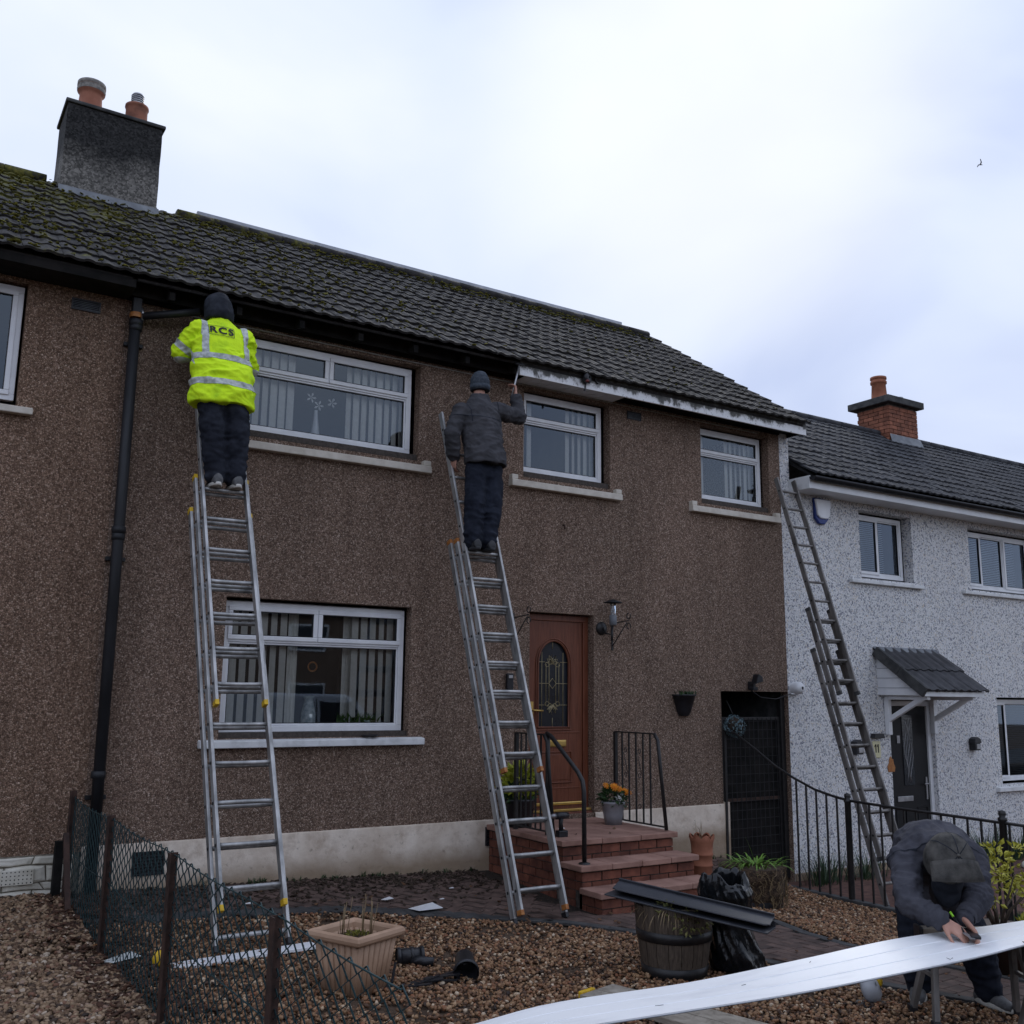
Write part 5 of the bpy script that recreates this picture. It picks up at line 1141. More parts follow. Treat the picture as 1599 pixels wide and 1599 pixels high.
for _ in range(150):
    t = random.uniform(0, 6.283); z = random.uniform(.1, .40); pts = []
    for j in range(5): rr = .31+.01*random.random(); pts.append(tq+Vector((rr*math.cos(t), rr*math.sin(t), z))); t += random.uniform(-.12, .12); z -= random.uniform(.0, .06)
    rt.tube(pts, .003, 4, False)
setp(rt.build('hanging_root', MT['dry'], tub), kind='stuff')
def strap(mb, p, d, l, w, droop):
    p = Vector(p); d = Vector(d).normalized(); s = Vector((-d.y, d.x, 0)).normalized() if abs(d.z) < .99 else Vector((1, 0, 0)); L_ = []; R__ = []; v = d.copy(); q = p.copy(); n = 7
    for i in range(n+1):
        ww = w*(1-.9*(i/n)**2); L_.append(q-s*ww/2); R__.append(q+s*ww/2); q = q+v*(l/n); v = (v+Vector((0, 0, -droop/n))).normalized()
    mb.add(L_+R__, [(i, n+1+i, n+2+i, i+1) for i in range(n)], True)
mb = MB()
for _ in range(85):
    a = random.uniform(0, 6.283); r = random.uniform(0, .24); strap(mb, tq+Vector((r*math.cos(a)+.04, r*math.sin(a), .37)), (math.cos(a)*.7, math.sin(a)*.7, random.uniform(.4, 1.)), random.uniform(.13, .27), .018, 1.9)
strap(mb, tq+Vector((.05, 0, .36)), (-.25, .1, 1), .30, .012, .6); mb.build('foliage', MT['leaf'], tub)
# half barrel with dead plants
ba = thing('half_barrel', 'dark oak half barrel planter with black hoops and dead plants', 'barrel', (4.70, -3.50, gz(4.7, -3.5))); bq = Vector((4.68, -3.56, gz(4.66, -3.5)-.005)); ns = 18
for k in range(ns):
    t0, t1 = 2*math.pi*(k+.02)/ns, 2*math.pi*(k+.98)/ns; m = MB(); vs = []
    for r, z in ((.205, 0), (.232, .16), (.252, .32), (.262, .455+random.uniform(-.004, .004))):
        for t in (t0, (t0+t1)/2, t1): vs.append(bq+Vector((r*math.cos(t), r*math.sin(t), z)))
    for r, z in ((.237, .455), (.2, .30)):
        for t in (t0, (t0+t1)/2, t1): vs.append(bq+Vector((r*math.cos(t), r*math.sin(t), z)))
    m.add(vs, [(i*3+j, i*3+j+1, i*3+j+4, i*3+j+3) for i in range(5) for j in range(2)]); m.build('stave', MT['stave'], ba)
for z, h in ((.005, .075), (.235, .065)):
    rr = .205+.168*min(z, .16)+.125*max(0, z-.16); r2 = .205+.168*min(z+h, .16)+.125*max(0, z+h-.16); MB().lathe([(rr, z), (rr+.006, z+.001), (r2+.006, z+h-.001), (r2, z+h)], bq, 40).build('hoop', MT['iron'], ba)
MB().lathe([(.0, .405), (.15, .41), (.245, .40)], bq, 24).build('soil', MT['soil'], ba)
mb = MB()
for _ in range(120):
    a = random.uniform(0, 6.283); r = random.uniform(.05, .24); strap(mb, bq+Vector((r*math.cos(a), r*math.sin(a), .41)), (math.cos(a)*.6, math.sin(a)*.6, random.uniform(.1, .7)), random.uniform(.06, .22), .007, 2.4)
mb.build('dead_foliage', MT['dry'], ba)
mb = MB(); leafy(mb, bq+Vector((-.03, -.22, .38)), (.18, .05, .09), 130, .035, -.1); leafy(mb, bq+Vector((-.15, -.12, .43)), (.08, .08, .05), 60, .035); mb.build('foliage', pm('olive_leaf', (.07, .08, .02), (.20, .18, .06), 30, .7), ba)
# dark fascia boards resting on the barrel
bd = thing('fascia_board', 'stack of dark grey plastic fascia boards resting across the barrel', 'boards', (4.7, -3.5, -.1))
za = -.115; p0, p1 = atz(958, 1397, za+.02), atz(1208, 1452, za-.09); p0 = Vector((4.38, -3.28, -.075)); p1 = atz(1207, 1452, -.19)
ax = (p1-p0).normalized(); side = Vector((-ax.y, ax.x, 0)).normalized()
MT['grey_board'] = pm('anthracite_plastic', (.022, .024, .030), (.040, .042, .050), 6, .4)
for k, (o_, w, tilt, cut) in enumerate(((0, .19, 0, .0), (.02, .17, .22, .06), (.05, .11, -.3, .02))):
    m = MB(); a_, b_ = p0+ax*cut+side*(o_-.03)+Vector((0, 0, k*.022)), p1-ax*cut*.4+side*(o_-.03)+Vector((0, 0, k*.022)); u = Vector((0, 0, 1))+side*tilt
    m.bar(a_, b_, w, .010, u); m.bar(a_+side*w/2+Vector((0, 0, .018)), b_+side*w/2+Vector((0, 0, .018)), .010, .04, u); m.build('board', MT['grey_board'], bd, .003)
# bin bag
bg = thing('bin_bag', 'open black bin bag standing behind the barrel', 'bin bag', (5.35, -3.2, gz(5.3, -3.2))); gq = Vector((5.16, -3.64, gz(5.16, -3.64)-.005))
m = MB(); n = 80; key = [(.001, .0, .03), (.14, .0, .03), (.20, .03, .02), (.205, .12, 0), (.175, .24, -.03), (.155, .34, -.05), (.16, .42, -.07), (.185, .50, -.085), (.20, .58, -.09), (.185, .66, -.10), (.165, .72, -.10), (.13, .69, -.10), (.12, .56, -.09), (.001, .53, -.09)]
rows = []
for i in range(len(key)-1):
    for j in range(4): rows.append(tuple(key[i][q]+(key[i+1][q]-key[i][q])*j/4 for q in range(3))+(i+j/4,))
rows.append(key[-1]+(13,))
for r, z, dx, ki in rows:
    for k in range(n):
        t = 2*math.pi*k/n; ct, st_ = math.cos(t), math.sin(t); tw = t+z*1.6
        r1 = max(0, 1-3.2*abs(noise.noise((math.cos(tw)*3.2, math.sin(tw)*3.2, z*1.5)))); r2 = max(0, 1-3.0*abs(noise.noise((ct*4+z*5, st_*4, 7-z*4))))
        w = 1+.10*noise.noise((ct*1.6, st_*1.6, z*3))+.085*r1+.05*r2; zz = z+(.05*math.sin(t*2.3)+.018*math.sin(t*7) if 9 <= ki <= 11.5 else 0)
        m.v.append(gq+Vector((dx+r*w*.92*ct, r*w*.80*st_, zz*.86)))
m.f = [(i*n+k, i*n+(k+1) % n, (i+1)*n+(k+1) % n, (i+1)*n+k) for i in range(len(rows)-1) for k in range(n)]; m.sm = [True]*len(m.f); BAG = (m, bg)
# tan square planter
tpz = gz(2.9, -2.6); sq = thing('square_planter', 'tan ribbed square plastic planter with dry stalks on the gravel', 'planter', (2.93, -2.62, tpz))
cs = [atz(500, 1548, tpz), atz(548, 1566, tpz), atz(617, 1546, tpz)]
pc = Vector((2.61, -3.06, tpz)); ang = R_(24); ux, uy = Vector((math.cos(ang), math.sin(ang), 0)), Vector((-math.sin(ang), math.cos(ang), 0))
def sqring(h, z): return [pc+ux*(a*h)+uy*(b*h)+Vector((0, 0, z)) for a, b in ((-1, -1), (1, -1), (1, 1), (-1, 1))]
m = MB(); B0, B1 = sqring(.132, 0), sqring(.172, .32); m.add(B0+B1, [(i, (i+1) % 4, 4+(i+1) % 4, 4+i) for i in range(4)]+[(3, 2, 1, 0)]); m.build('body', MT['planter'], sq)
for sd in range(4):
    a0, a1, b0, b1 = B0[sd], B0[(sd+1) % 4], B1[sd], B1[(sd+1) % 4]; nrm = (a1-a0).cross(Vector((0, 0, 1))).normalized()
    for k in range(7):
        t = (k+.5)/7; MB().tube([a0.lerp(a1, t)+Vector((0, 0, .005)), b0.lerp(b1, t)-Vector((0, 0, .01))], [.019, .025], 8, flat=.45, up=nrm).build('rib', MT['planter'], sq)
rm = MB(); pr_ = [(.176, .300), (.196, .302), (.208, .315), (.212, .332), (.206, .350), (.192, .360), (.176, .356), (.166, .340), (.164, .30)]
for h, z in pr_: rm.v += sqring(h, z)
rm.f = [(i*4+k, i*4+(k+1) % 4, i*4+4+(k+1) % 4, i*4+4+k) for i in range(len(pr_)-1) for k in range(4)]; rm.sm = [False]*len(rm.f); rm.build('rim', MT['planter'], sq, .006); m = MB(); m.add(sqring(.18, .295), [(0, 1, 2, 3)]); m.build('soil', MT['root'], sq)
mb = MB(); leafy(mb, pc+Vector((0, 0, .30)), (.11, .10, .03), 200, .02, .6); mb.build('foliage', pm('yellow_moss', (.08, .08, .012), (.22, .20, .03), 40, .9), sq)
mb = MB()
for _ in range(16): a = random.uniform(0, 6.28); mb.tube([pc+Vector((.09*math.cos(a), .09*math.sin(a), .29)), pc+Vector((.11*math.cos(a)+random.uniform(-.03, .05), .10*math.sin(a), .29+random.uniform(.12, .26)))], .0022, 4)
mb.build('dry_stalk', MT['dry'], sq)
# black pipe branch, pot on its side, strips of plastic on the gravel
g1 = thing('pipe_branch', 'black plastic pipe branch fitting lying on the gravel by the tan planter', 'pipe fitting', (3.3, -2.5, gz(3.3, -2.5))); q = atz(655, 1512, gz(3.3, -2.5)); z0 = gz(q.x, q.y)
d = Vector((.94, -.25, 0)); m = MB(); c = q+Vector((-.02, .10, .055)); m.tube([c-d*.085, c+d*.085], .052, 18); m.build('barrel', MT['black'], g1)
for e_ in (-.08, .01, .08): MB().lathe([(.052, -.012), (.059, -.010), (.059, .010), (.052, .012)], c+d*e_, 18, axis=tuple(d)).build('socket_ring', MT['black'], g1)
MB().tube([c+Vector((.0, -.03, -.02)), c+d*.06+Vector((0, -.07, -.02)), c+d*.12+Vector((0, -.09, -.025))], [.035, .03, .03], 14).build('branch', MT['black'], g1)
q = atz(728, 1536, gz(3.45, -2.9)); g2 = thing('plant_pot', 'empty black plastic pot lying on its side on the gravel', 'plant pot', (q.x, q.y, q.z)); dd = Vector((.40, .86, .22)).normalized(); c = q+Vector((0, .0, .062))
MB().lathe([(.074, 0), (.082, .004), (.080, .03), (.073, .032), (.058, .19), (.0, .19), (.0, .185), (.054, .185), (.068, .02), (.070, 0)], c, 24, axis=tuple(dd)).build('pot', MT['black'], g2)
q = atz(665, 1540, gz(3.3, -2.9)); m = MB()
for k in range(7):
    a = random.uniform(-.5, .5); p = q+Vector((random.uniform(-.16, .14), random.uniform(-.05, .06), .012)); e = Vector((math.cos(a), math.sin(a)-.3, 0)).normalized(); m.bar(p-e*.13+Vector((0, 0, .0)), p+e*.15+Vector((0, 0, random.uniform(.0, .05))), random.uniform(.02, .05), .006)
m.bar(q+Vector((-.26, .0, .0)), q+Vector((-.29, .02, .15)), .02, .006); m.bar(q+Vector((-.24, .0, .0)), q+Vector((-.20, .02, .16)), .015, .006)
o = m.build('plastic_scrap', MT['black'], None, 0, tuple(q)); setp(o, 'tangle of black plastic strips beside the overturned pot', 'plastic scrap', kind='stuff')
def scrap(px, py, w, l, a, label, z=.02, mat=None, name='plastic_scrap'):
    q = atz(px, py, -.5)
    for _ in range(4): q = atz(px, py, gz(q.x, q.y)+z)
    m = MB(); c, s = math.cos(a), math.sin(a); X_, Y_ = Vector((c, s, 0)), Vector((-s, c, 0)); vs = []
    for zz in (0, .010): vs += [q+X_*(i*l/2)+Y_*(j*w/2)+Vector((0, 0, zz*.5+(.05*l if i > 0 and j > 0 else 0)+.015*l*i*j)) for i, j in ((-1, -1), (1, -1), (1, 1), (-1, 1))]
    m.add(vs, [(3, 2, 1, 0), (4, 5, 6, 7), (0, 1, 5, 4), (1, 2, 6, 5), (2, 3, 7, 6), (3, 0, 4, 7)]); o = m.build(name, mat or MT['upvc'], None, .002, tuple(q)); setp(o, label, 'scrap')
scrap(665, 1418, .15, .24, .15, 'white offcut of soffit board lying on the dark paving', .03)
scrap(605, 1404, .05, .10, .4, 'crumpled white scrap near the pale plinth, left of the offcut', .03)
scrap(705, 1387, .025, .04, .2, 'tiny white chip on the paving close to the plinth', .03); scrap(690, 1404, .02, .04, .2, 'tiny white chip just right of the white offcut', .03)
scrap(388, 1411, .03, .06, .1, 'small white chip under the left ladder', .03); scrap(877, 1290+4, .03, .08, .4, 'pale scrap on the top step beside the drill', .50)
scrap(155, 1475, .03, .08, .6, 'orange cigarette-sized stub lying left of the wire fence', .03, MT['orange_cap'], 'stub')
scrap(190, 1497, .10, .22, .5, 'crumpled silver packet inside the wire fence', .03, MT['tape'], 'packet')
q = atz(247, 1505, gz(1.8, -2.0)+.03); m = MB(); m.ball(q+Vector((0, 0, .03)), .045, .035, .05); o = m.build('yellow_cap', MT['yellow'], None, 0, tuple(q)); setp(o, 'yellow plastic cap lying behind the rusty fence post', 'cap')
scrap(820, 1400, .05, .12, .2, 'dark lump of moss on the paving by the ladder foot', .02, MT['soil'], 'moss_lump') if False else None
# neighbour's plants
def strap_plant(c, n, h, label, name='strap_leaf_plant'):
    t = thing(name, label, 'plant', tuple(c)); mb = MB()
    for _ in range(n):
        a = random.uniform(0, 6.283); r = random.uniform(0, .28); strap(mb, Vector(c)+Vector((r*math.cos(a)*1.5, r*.5*math.sin(a), 0)), (math.cos(a)*.35, math.sin(a)*.35, 1), h*random.uniform(.6, 1.1), .014, .7)
    mb.build('foliage', pm('dark_strap_leaf', (.02, .045, .02), (.06, .10, .05), 20, .5), t)
strap_plant((10.0, -.30, -.99), 110, .42, 'dark clump of daffodil leaves under the white wall left of the weathered ladder')
strap_plant((10.7, -.32, -.99), 80, .38, 'dark clump of daffodil leaves under the white wall right of the weathered ladder'); strap_plant((13.2, -.35, -.99), 150, .52, 'tall clump of dark strap leaves under the lower white-house window'); strap_plant((13.9, -.35, -.99), 110, .45, 'rightmost clump of dark strap leaves under the lower white-house window')
for i, wh_ in enumerate(('left end', 'second from the left', 'third from the left', 'right end')):
    x = 13.3+i*.3; m = MB(); m.ball((x, -.85, -.95), random.uniform(.06, .12), random.uniform(.05, .09), .06, 9); o = m.build('edging_stone', MT['stone'], None, 0, (x, -.85, -.98)); setp(o, 'pale stone edging the bed under the white house, '+wh_+' of its row', 'stone', 'edging stones of the white house bed')
# shrub with yellow leaves at the right edge
sp_ = thing('potted_shrub', 'yellow-leaved shrub in a dark tub at the right edge', 'shrub', (6.9, -4.35, gz(6.9, -4.3))); c = atz(1592, 1500, gz(6.9, -4.4)); c = Vector((6.98, -4.42, gz(6.98, -4.4)))
MB().lathe([(0, 0), (.18, 0), (.24, .28), (.27, .285), (.27, .31), (.24, .31), (.0, .28)], c, 26).build('tub', pm('brown_plastic_tub', (.035, .018, .012), (.06, .032, .022), 9, .5), sp_)
tr = MB()
for k in range(9):
    a = k*.7; e = c+Vector((.26*math.cos(a), .26*math.sin(a), random.uniform(.5, .78))); tr.tube([c+Vector((0, 0, .25)), c+Vector((.08*math.cos(a), .08*math.sin(a), .42)), e], [.014, .010, .004], 6)
tr.build('branch', MT['stave'], sp_)
mb = MB()
for k in range(46):
    a = random.uniform(0, 6.283); r = random.uniform(.1, .36); leafy(mb, c+Vector((r*math.cos(a), r*math.sin(a), random.uniform(.38, .84))), (.05, .05, .025), 12, .05, .5)
mb.build('foliage', MT['leafy'], sp_)
# seagull far off
bi = thing('seagull', 'small grey gull flying in the sky at upper right', 'bird', tuple(aty(1531, 257, 30))); c = aty(1531, 257, 30); m = MB()
m.loft([(c+RT*(-.18+.06*i)+UPV*(-.01*abs(i-3)), UPV*r, FW*r) for i, r in enumerate((.01, .03, .045, .05, .04, .02, .005))], 8)
m.build('body', MT['lead'], bi)
for s, du in ((-1, .16), (1, -.14)):
    w = MB(); w.add([c+RT*.03, c+RT*(-.06), c+RT*(-.08)+FW*s*.2+UPV*(.08+du*.2), c+RT*(.01)+FW*s*.2+UPV*(.09+du*.2), c+RT*(-.15+.1*s)+FW*s*.45+UPV*(.10+du), c+RT*(-.1+.1*s)+FW*s*.45+UPV*(.11+du)], [(0, 1, 2, 3), (3, 2, 4, 5)]); o = w.build('wing', MT['lead'], bi); md = o.modifiers.new('t', 'SOLIDIFY'); md.thickness = .02
# ================================================================== WORK BENCH AND SOFFIT BOARD
BZ = -.05
sb_ = thing('soffit_board', 'long white grooved soffit board sagging across the foreground trestles', 'board', (4.0, -5.4, BZ))
nn = 40; prof = []
for v, g_ in [(0, 0), (.08, 0), (.2, 0)]+[(q+d, g) for q in (.33, .66) for d, g in ((-.014, 0), (-.007, -.0045), (.007, -.0045), (.014, 0))]+[(.5, 0), (.8, 0), (.92, 0), (1, 0)]: prof.append((v, g_))
prof.sort()
vs = []
FARE = [(1.2, -5.42), (1.6, -5.34), (2.15, -5.24), (2.57, -5.175), (3.29, -5.235), (4.05, -5.215), (4.85, -5.18), (5.74, -5.262), (6.3, -5.29), (7, -5.31)]
NEAR = [(1.2, -5.36), (1.6, -5.40), (2.57, -5.484), (3.03, -5.537), (3.62, -5.598), (4.25, -5.622), (4.85, -5.631), (5.33, -5.609), (6.3, -5.58), (7, -5.57)]
def cr(tab, x):
    for i in range(1, len(tab)-2):
        if tab[i][0] <= x <= tab[i+1][0]:
            (x0, a), (x1, b), (x2, c), (x3, d) = tab[i-1:i+3]; t = (x-x1)/(x2-x1); m1 = (c-a)/(x2-x0)*(x2-x1); m2 = (d-b)/(x3-x1)*(x2-x1)
            return (2*t**3-3*t**2+1)*b+(t**3-2*t**2+t)*m1+(-2*t**3+3*t**2)*c+(t**3-t**2)*m2
    return tab[-2][1]
def board_pt(u, v):                                        # u along, v across (0 near .. 1 far): a straight strip that bows and twists
    x = 1.62+u*4.42
    def edge(tab, Y0): y = cr(tab, x); k = (Y0-CAM.y)/(y-CAM.y); return Vector((x*k, Y0, CAM.z+(BZ-CAM.z)*k))
    return edge(NEAR, -5.55).lerp(edge(FARE, -5.215), v)
for i in range(nn+1):
    for v, g_ in prof: p = board_pt(i/nn, v); p.z += g_; vs.append(p)
k_ = len(prof); m = MB(); m.add(vs, [(i*k_+j, (i+1)*k_+j, (i+1)*k_+j+1, i*k_+j+1) for i in range(nn) for j in range(k_-1)]); o = m.build('board', MT['board'], sb_); md = o.modifiers.new('t', 'SOLIDIFY'); md.thickness = .010; md.offset = -1
for u_, v_, l_, a_ in ((.70, .12, .05, 1.2), (.705, .10, .02, .2), (.42, .55, .03, .1), (.30, .3, .04, -.2), (.55, .85, .025, .5), (.79, .5, .06, 1.4)):
    p = board_pt(u_, v_)+Vector((0, 0, .0012)); e = Vector((math.cos(a_), math.sin(a_), 0)); MB().bar(p-e*l_/2, p+e*l_/2, .003, .0008).build('pencil_mark', MT['conc'], sb_)
m = MB(); m.tube([board_pt(i/nn, 0)+Vector((0, -.002, -.007)) for i in range(nn+1)], .0022, 5); m.build('edge_groove', MT['lead'], sb_)
def trestle(c, d, ln, zt, label, mat=None, hgt=None):
    c = Vector(c); d = Vector(d).normalized(); f = Vector((d.y, -d.x, 0)); g0 = gz(c.x, c.y); mat = mat or MT['alu2']; t = thing('folding_trestle', label, 'trestle', (c.x, c.y, g0)); c.z = 0
    Z_ = Vector((0, 0, 1)); MB().bar(c-d*ln/2+Z_*(zt-.045), c+d*ln/2+Z_*(zt-.045), .075, .09).build('top_beam', MT['timber'], t, .006)
    for e in (-1, 1):
        p = c+d*(e*(ln/2-.07)); fe_ = []
        for s in (-1, 1):
            q = p+f*(s*.17)+d*(e*.07); q.z = gz(q.x, q.y)+.01; fe_.append(q); MB().bar(p+f*(s*.03)+Z_*(zt-.06), q, .045, .032, d).build('leg', mat, t, .004); MB().bar(q-Z_*.012, q+Z_*.035, .06, .045, d).build('foot', MT['black'], t, .006)
        MB().bar(p.lerp(fe_[0], .5)+Z_*(zt/2), p.lerp(fe_[1], .5)+Z_*(zt/2), .02, .02).build('spreader', mat, t)
        MB().bar(c+d*(e*(ln/2+.004))+Z_*(zt-.10), c+d*(e*(ln/2+.004))+Z_*(zt+.012), .11, .024, d).build('end_plate', MT['black'], t, .012)
    return t
ED = Vector((RT.x, RT.y, 0)).normalized()
trestle((5.60, -5.13, 0), ED, .62, BZ-.034, 'grey folding trestle under the white board, in front of the bending man')
trestle((5.72, -5.72, 0), ED, .62, BZ-.03, 'second trestle at the right edge under the end of the white board')
lt = thing('low_workbench', 'pale weathered timber bench with yellow end under the white board', 'workbench', (2.9, -4.6, -.6))
q0 = atz(912, 1552, -.52); q1 = Vector((q0.x+1.0, q0.y-1.2, -.52)); q0 = atz(918, 1548, -.50); q1 = atz(1112, 1600, -.50)
dd = Vector((q1.x-q0.x, q1.y-q0.y, 0)).normalized(); sd = Vector((-dd.y, dd.x, 0)); z_ = -.50
for k in range(2): MB().bar(q0+sd*(.0+k*.165)+Vector((0, 0, -.02)), q1+dd*.5+sd*(k*.165)+Vector((0, 0, -.02)), .155, .035).build('plank', MT['timber'], lt, .004)
for k in (0.02, .9):
    p = q0+dd*k+sd*.08; MB().bar(p-sd*.13+Vector((0, 0, -.065)), p+sd*.16+Vector((0, 0, -.065)), .06, .055).build('bearer', MT['timber'], lt, .004)
MB().bar(q0-dd*.012+Vector((0, 0, -.03))-sd*.06, q0-dd*.012+sd*.07+Vector((0, 0, -.03)), .03, .075).build('end_cap', MT['yellow'], lt, .006)
# circular power tool on the gravel
tq_ = atz(1372, 1568, gz(5.3, -4.7)); pt = thing('power_saw', 'grey and yellow power saw lying on the gravel beside the trestle', 'power tool', tuple(tq_)); c = tq_+Vector((0, .05, .07))
MB().lathe([(.0, -.05), (.05, -.05), (.07, -.03), (.075, .0), (.07, .03), (.045, .05), (.0, .055)], c, 24, axis=(.5, -.75, .35)).build('motor_housing', pm('pale_grey_plastic', (.30, .31, .33), (.42, .43, .45), 10, .4), pt)
MB().tube([c+Vector((.05, .02, .02)), c+Vector((.11, .06, .03)), c+Vector((.17, .08, .0))], [.045, .05, .03], 12).build('handle', MT['yellow'], pt); MB().box(c.x-.13, c.x+.06, c.y-.09, c.y+.06, tq_.z-.005, tq_.z+.008).build('base_plate', MT['black'], pt, .004)
for a in (0, 2.1, 4.2): MB().lathe([(.013, 0), (.0, .001)], c+Vector((.03*math.cos(a), -.05, .03*math.sin(a)+.02)), 8, axis=(.5, -.75, .35)).build('air_slot', MT['ink'], pt)
# ================================================================== PEOPLE
def remesh(mb, voxel, smooth=4, name='m'):
    me = mb.mesh(name); ob = bpy.data.objects.new('tmp', me); COL.objects.link(ob)
    m = ob.modifiers.new('r', 'REMESH'); m.mode = 'VOXEL'; m.voxel_size = voxel; m.use_smooth_shade = True
    if smooth: s = ob.modifiers.new('s', 'SMOOTH'); s.factor = .5; s.iterations = smooth
    bpy.context.view_layer.update(); dg = bpy.context.evaluated_depsgraph_get(); r = bpy.data.meshes.new_from_object(ob.evaluated_get(dg))
    bpy.data.objects.remove(ob); bpy.data.meshes.remove(me); r.name = name; return r
SLV = []                                              # sleeves and cuffs that bunch: (p0, p1, reach, period, height)
def folds(me, amp, freq, seed, mask=None, second=.5):
    me.update(); nr = [v.normal.copy() for v in me.vertices]; S = Vector((seed*7.1, seed*3.3, seed*1.7))
    for v, n in zip(me.vertices, nr):
        p = v.co; w = noise.noise_vector(p*3.1+S)*.55
        q = Vector((p.x*freq[0], p.y*freq[1], p.z*freq[2]))+w+S; r = 1-2*abs(noise.noise(q)); r2 = noise.noise(q*2.3+S)
        r3 = 1-2.2*abs(noise.noise(q*2.6+S*2)); k = amp*(r*.85-.35+second*r2*.5+.28*r3)
        if mask: k *= mask(p)
        for a, b, rad, per, h in SLV:
            ab = b-a; t = (p-a).dot(ab)/ab.dot(ab)
            if -.15 < t < 1.1:
                dist = (p-a-ab*t).length
                if dist < rad: k += h*(1-(dist/rad)**4)*(1-2*abs(math.sin(math.pi*(t*ab.length/per+.55*noise.noise(p*9+S)+.25*noise.noise(p*21)))))*(.55+.6*noise.noise(p*6-S))
        v.co = p+n*k
    me.update()
def garment(name, mb, mat, parent, voxel=.013, smooth=4, fold=None, seed=1):
    me = remesh(mb, voxel, smooth, name)
    if fold: folds(me, fold[0], fold[1], seed, fold[2] if len(fold) > 2 else None)
    L0 = LOC[parent.name]
    me.transform(Matrix.Translation(-L0)); me.materials.clear(); me.materials.append(mat); me.polygons.foreach_set('use_smooth', [True]*len(me.polygons)); return link(name, me, parent)
def band(name, src, planes, mat, parent, off=.004):
    """strip of the garment's own surface kept between planes (point, normal pointing out of the kept side), set proud of it"""
    bm = bmesh.new(); bm.from_mesh(src.data); L0 = LOC[parent.name]
    for co, no in planes:
        bmesh.ops.bisect_plane(bm, geom=bm.verts[:]+bm.edges[:]+bm.faces[:], plane_co=Vector(co)-L0, plane_no=Vector(no), clear_outer=True)
    bm.normal_update()
    for v in bm.verts: v.co = v.co+v.normal*off
    me = bpy.data.meshes.new(name); bm.to_mesh(me); bm.free(); me.materials.clear(); me.materials.append(mat); o = link(name, me, src); o.location = (0, 0, 0); return o
def hand(mb, wrist, d, nrm, curl=.5, thumb=1, size=1.0, spread=.12):
    w = Vector(wrist); d = Vector(d).normalized(); nrm = Vector(nrm); nrm = (nrm-d*nrm.dot(d)).normalized(); t = d.cross(nrm)*thumb     # t points to the thumb side
    k = size; pl = .095*k
    for q in (-.030, -.010, .010, .028): mb.cap(w+t*q*.7*k, w+d*pl+t*q*k, .016*k, .0125*k, 8)
    for i, (q, l) in enumerate(((.030, .072), (.010, .082), (-.011, .076), (-.030, .060))):
        p = w+d*pl+t*q*k; v = (d+t*(q*spread*30*.12)).normalized(); r = .0098*k
        for j, f in enumerate((.45, .32, .23)):
            v = (v*math.cos(curl*(.7+.3*j))+nrm*math.sin(curl*(.7+.3*j))).normalized(); e = p+v*(l*f*k*1.05); mb.cap(p, e, r, r*.90, 8); p = e; r *= .92
    p = w+d*.025*k+t*.026*k; v = (d*.72+t*.62+nrm*.25).normalized()
    for j, (l, r) in enumerate(((.042, .0145), (.034, .0115), (.028, .010))):
        e = p+v*(l*k); mb.cap(p, e, r*k, r*.86*k, 8); p = e; v = (v*.85+d*.35+nrm*.25*curl).normalized()
def head(mb, c, up, fw, s=1.0):
    """skull, jaw, nose, brow, ears and neck root; up = crown direction, fw = where the face looks"""
    up = Vector(up).normalized(); fw = Vector(fw); fw = (fw-up*fw.dot(up)).normalized(); rt = fw.cross(up); c = Vector(c)
    Mx = Matrix((rt, fw, up)).transposed().to_4x4()
    mb.ball(c+up*.028*s, .076*s, .096*s, .088*s, 16, Mx); mb.ball(c+fw*.02*s-up*.045*s, .060*s, .072*s, .075*s, 14, Mx); mb.ball(c+fw*.055*s-up*.092*s, .034*s, .032*s, .026*s, 10, Mx)
    mb.cap(c+fw*.088*s+up*.012*s, c+fw*.113*s-up*.028*s, .009*s, .014*s, 8); mb.cap(c+fw*.086*s+up*.032*s-rt*.035*s, c+fw*.086*s+up*.032*s+rt*.035*s, .012*s, .012*s, 8); mb.cap(c+fw*.086*s-up*.062*s-rt*.018*s, c+fw*.086*s-up*.062*s+rt*.018*s, .009*s, .009*s, 8)
    for q in (-1, 1): mb.ball(c+rt*q*.078*s-up*.012*s-fw*.008*s, .010*s, .020*s, .032*s, 8, Mx)
def face_bits(parent, c, up, fw, s=1.0):
    up = Vector(up).normalized(); fw = Vector(fw); fw = (fw-up*fw.dot(up)).normalized(); rt = fw.cross(up); c = Vector(c)
    for q in (-1, 1): MB().ball(c+fw*.082*s+rt*q*.032*s+up*.008*s, .011*s).build('eye', MT['eye'], parent)
    MB().cap(c+fw*.096*s-up*.061*s-rt*.018*s, c+fw*.096*s-up*.061*s+rt*.018*s, .004*s, .004*s, 6).build('mouth', pm('lip', (.3, .1, .08), (.36, .13, .1), 9, .5), parent)
def rung_point(Ld, k, target_py):
    best = None; u = Ld['start']
    while u < 5.5:
        p = Ld['A']+Ld['n']*(k*.070)+Ld['a']*u+Ld['s']*Ld['w']/2; v = p-CAM; py = 799.5-FPX*v.dot(UPV)/v.dot(FW)
        if best is None or abs(py-target_py) < best[0]: best = (abs(py-target_py), p, u)
        u += Ld['rung']
    return best[1]
m_b, bg_ = BAG; garment('bag', m_b, MT['bag'], bg_, .0075, 1)
V = Vector
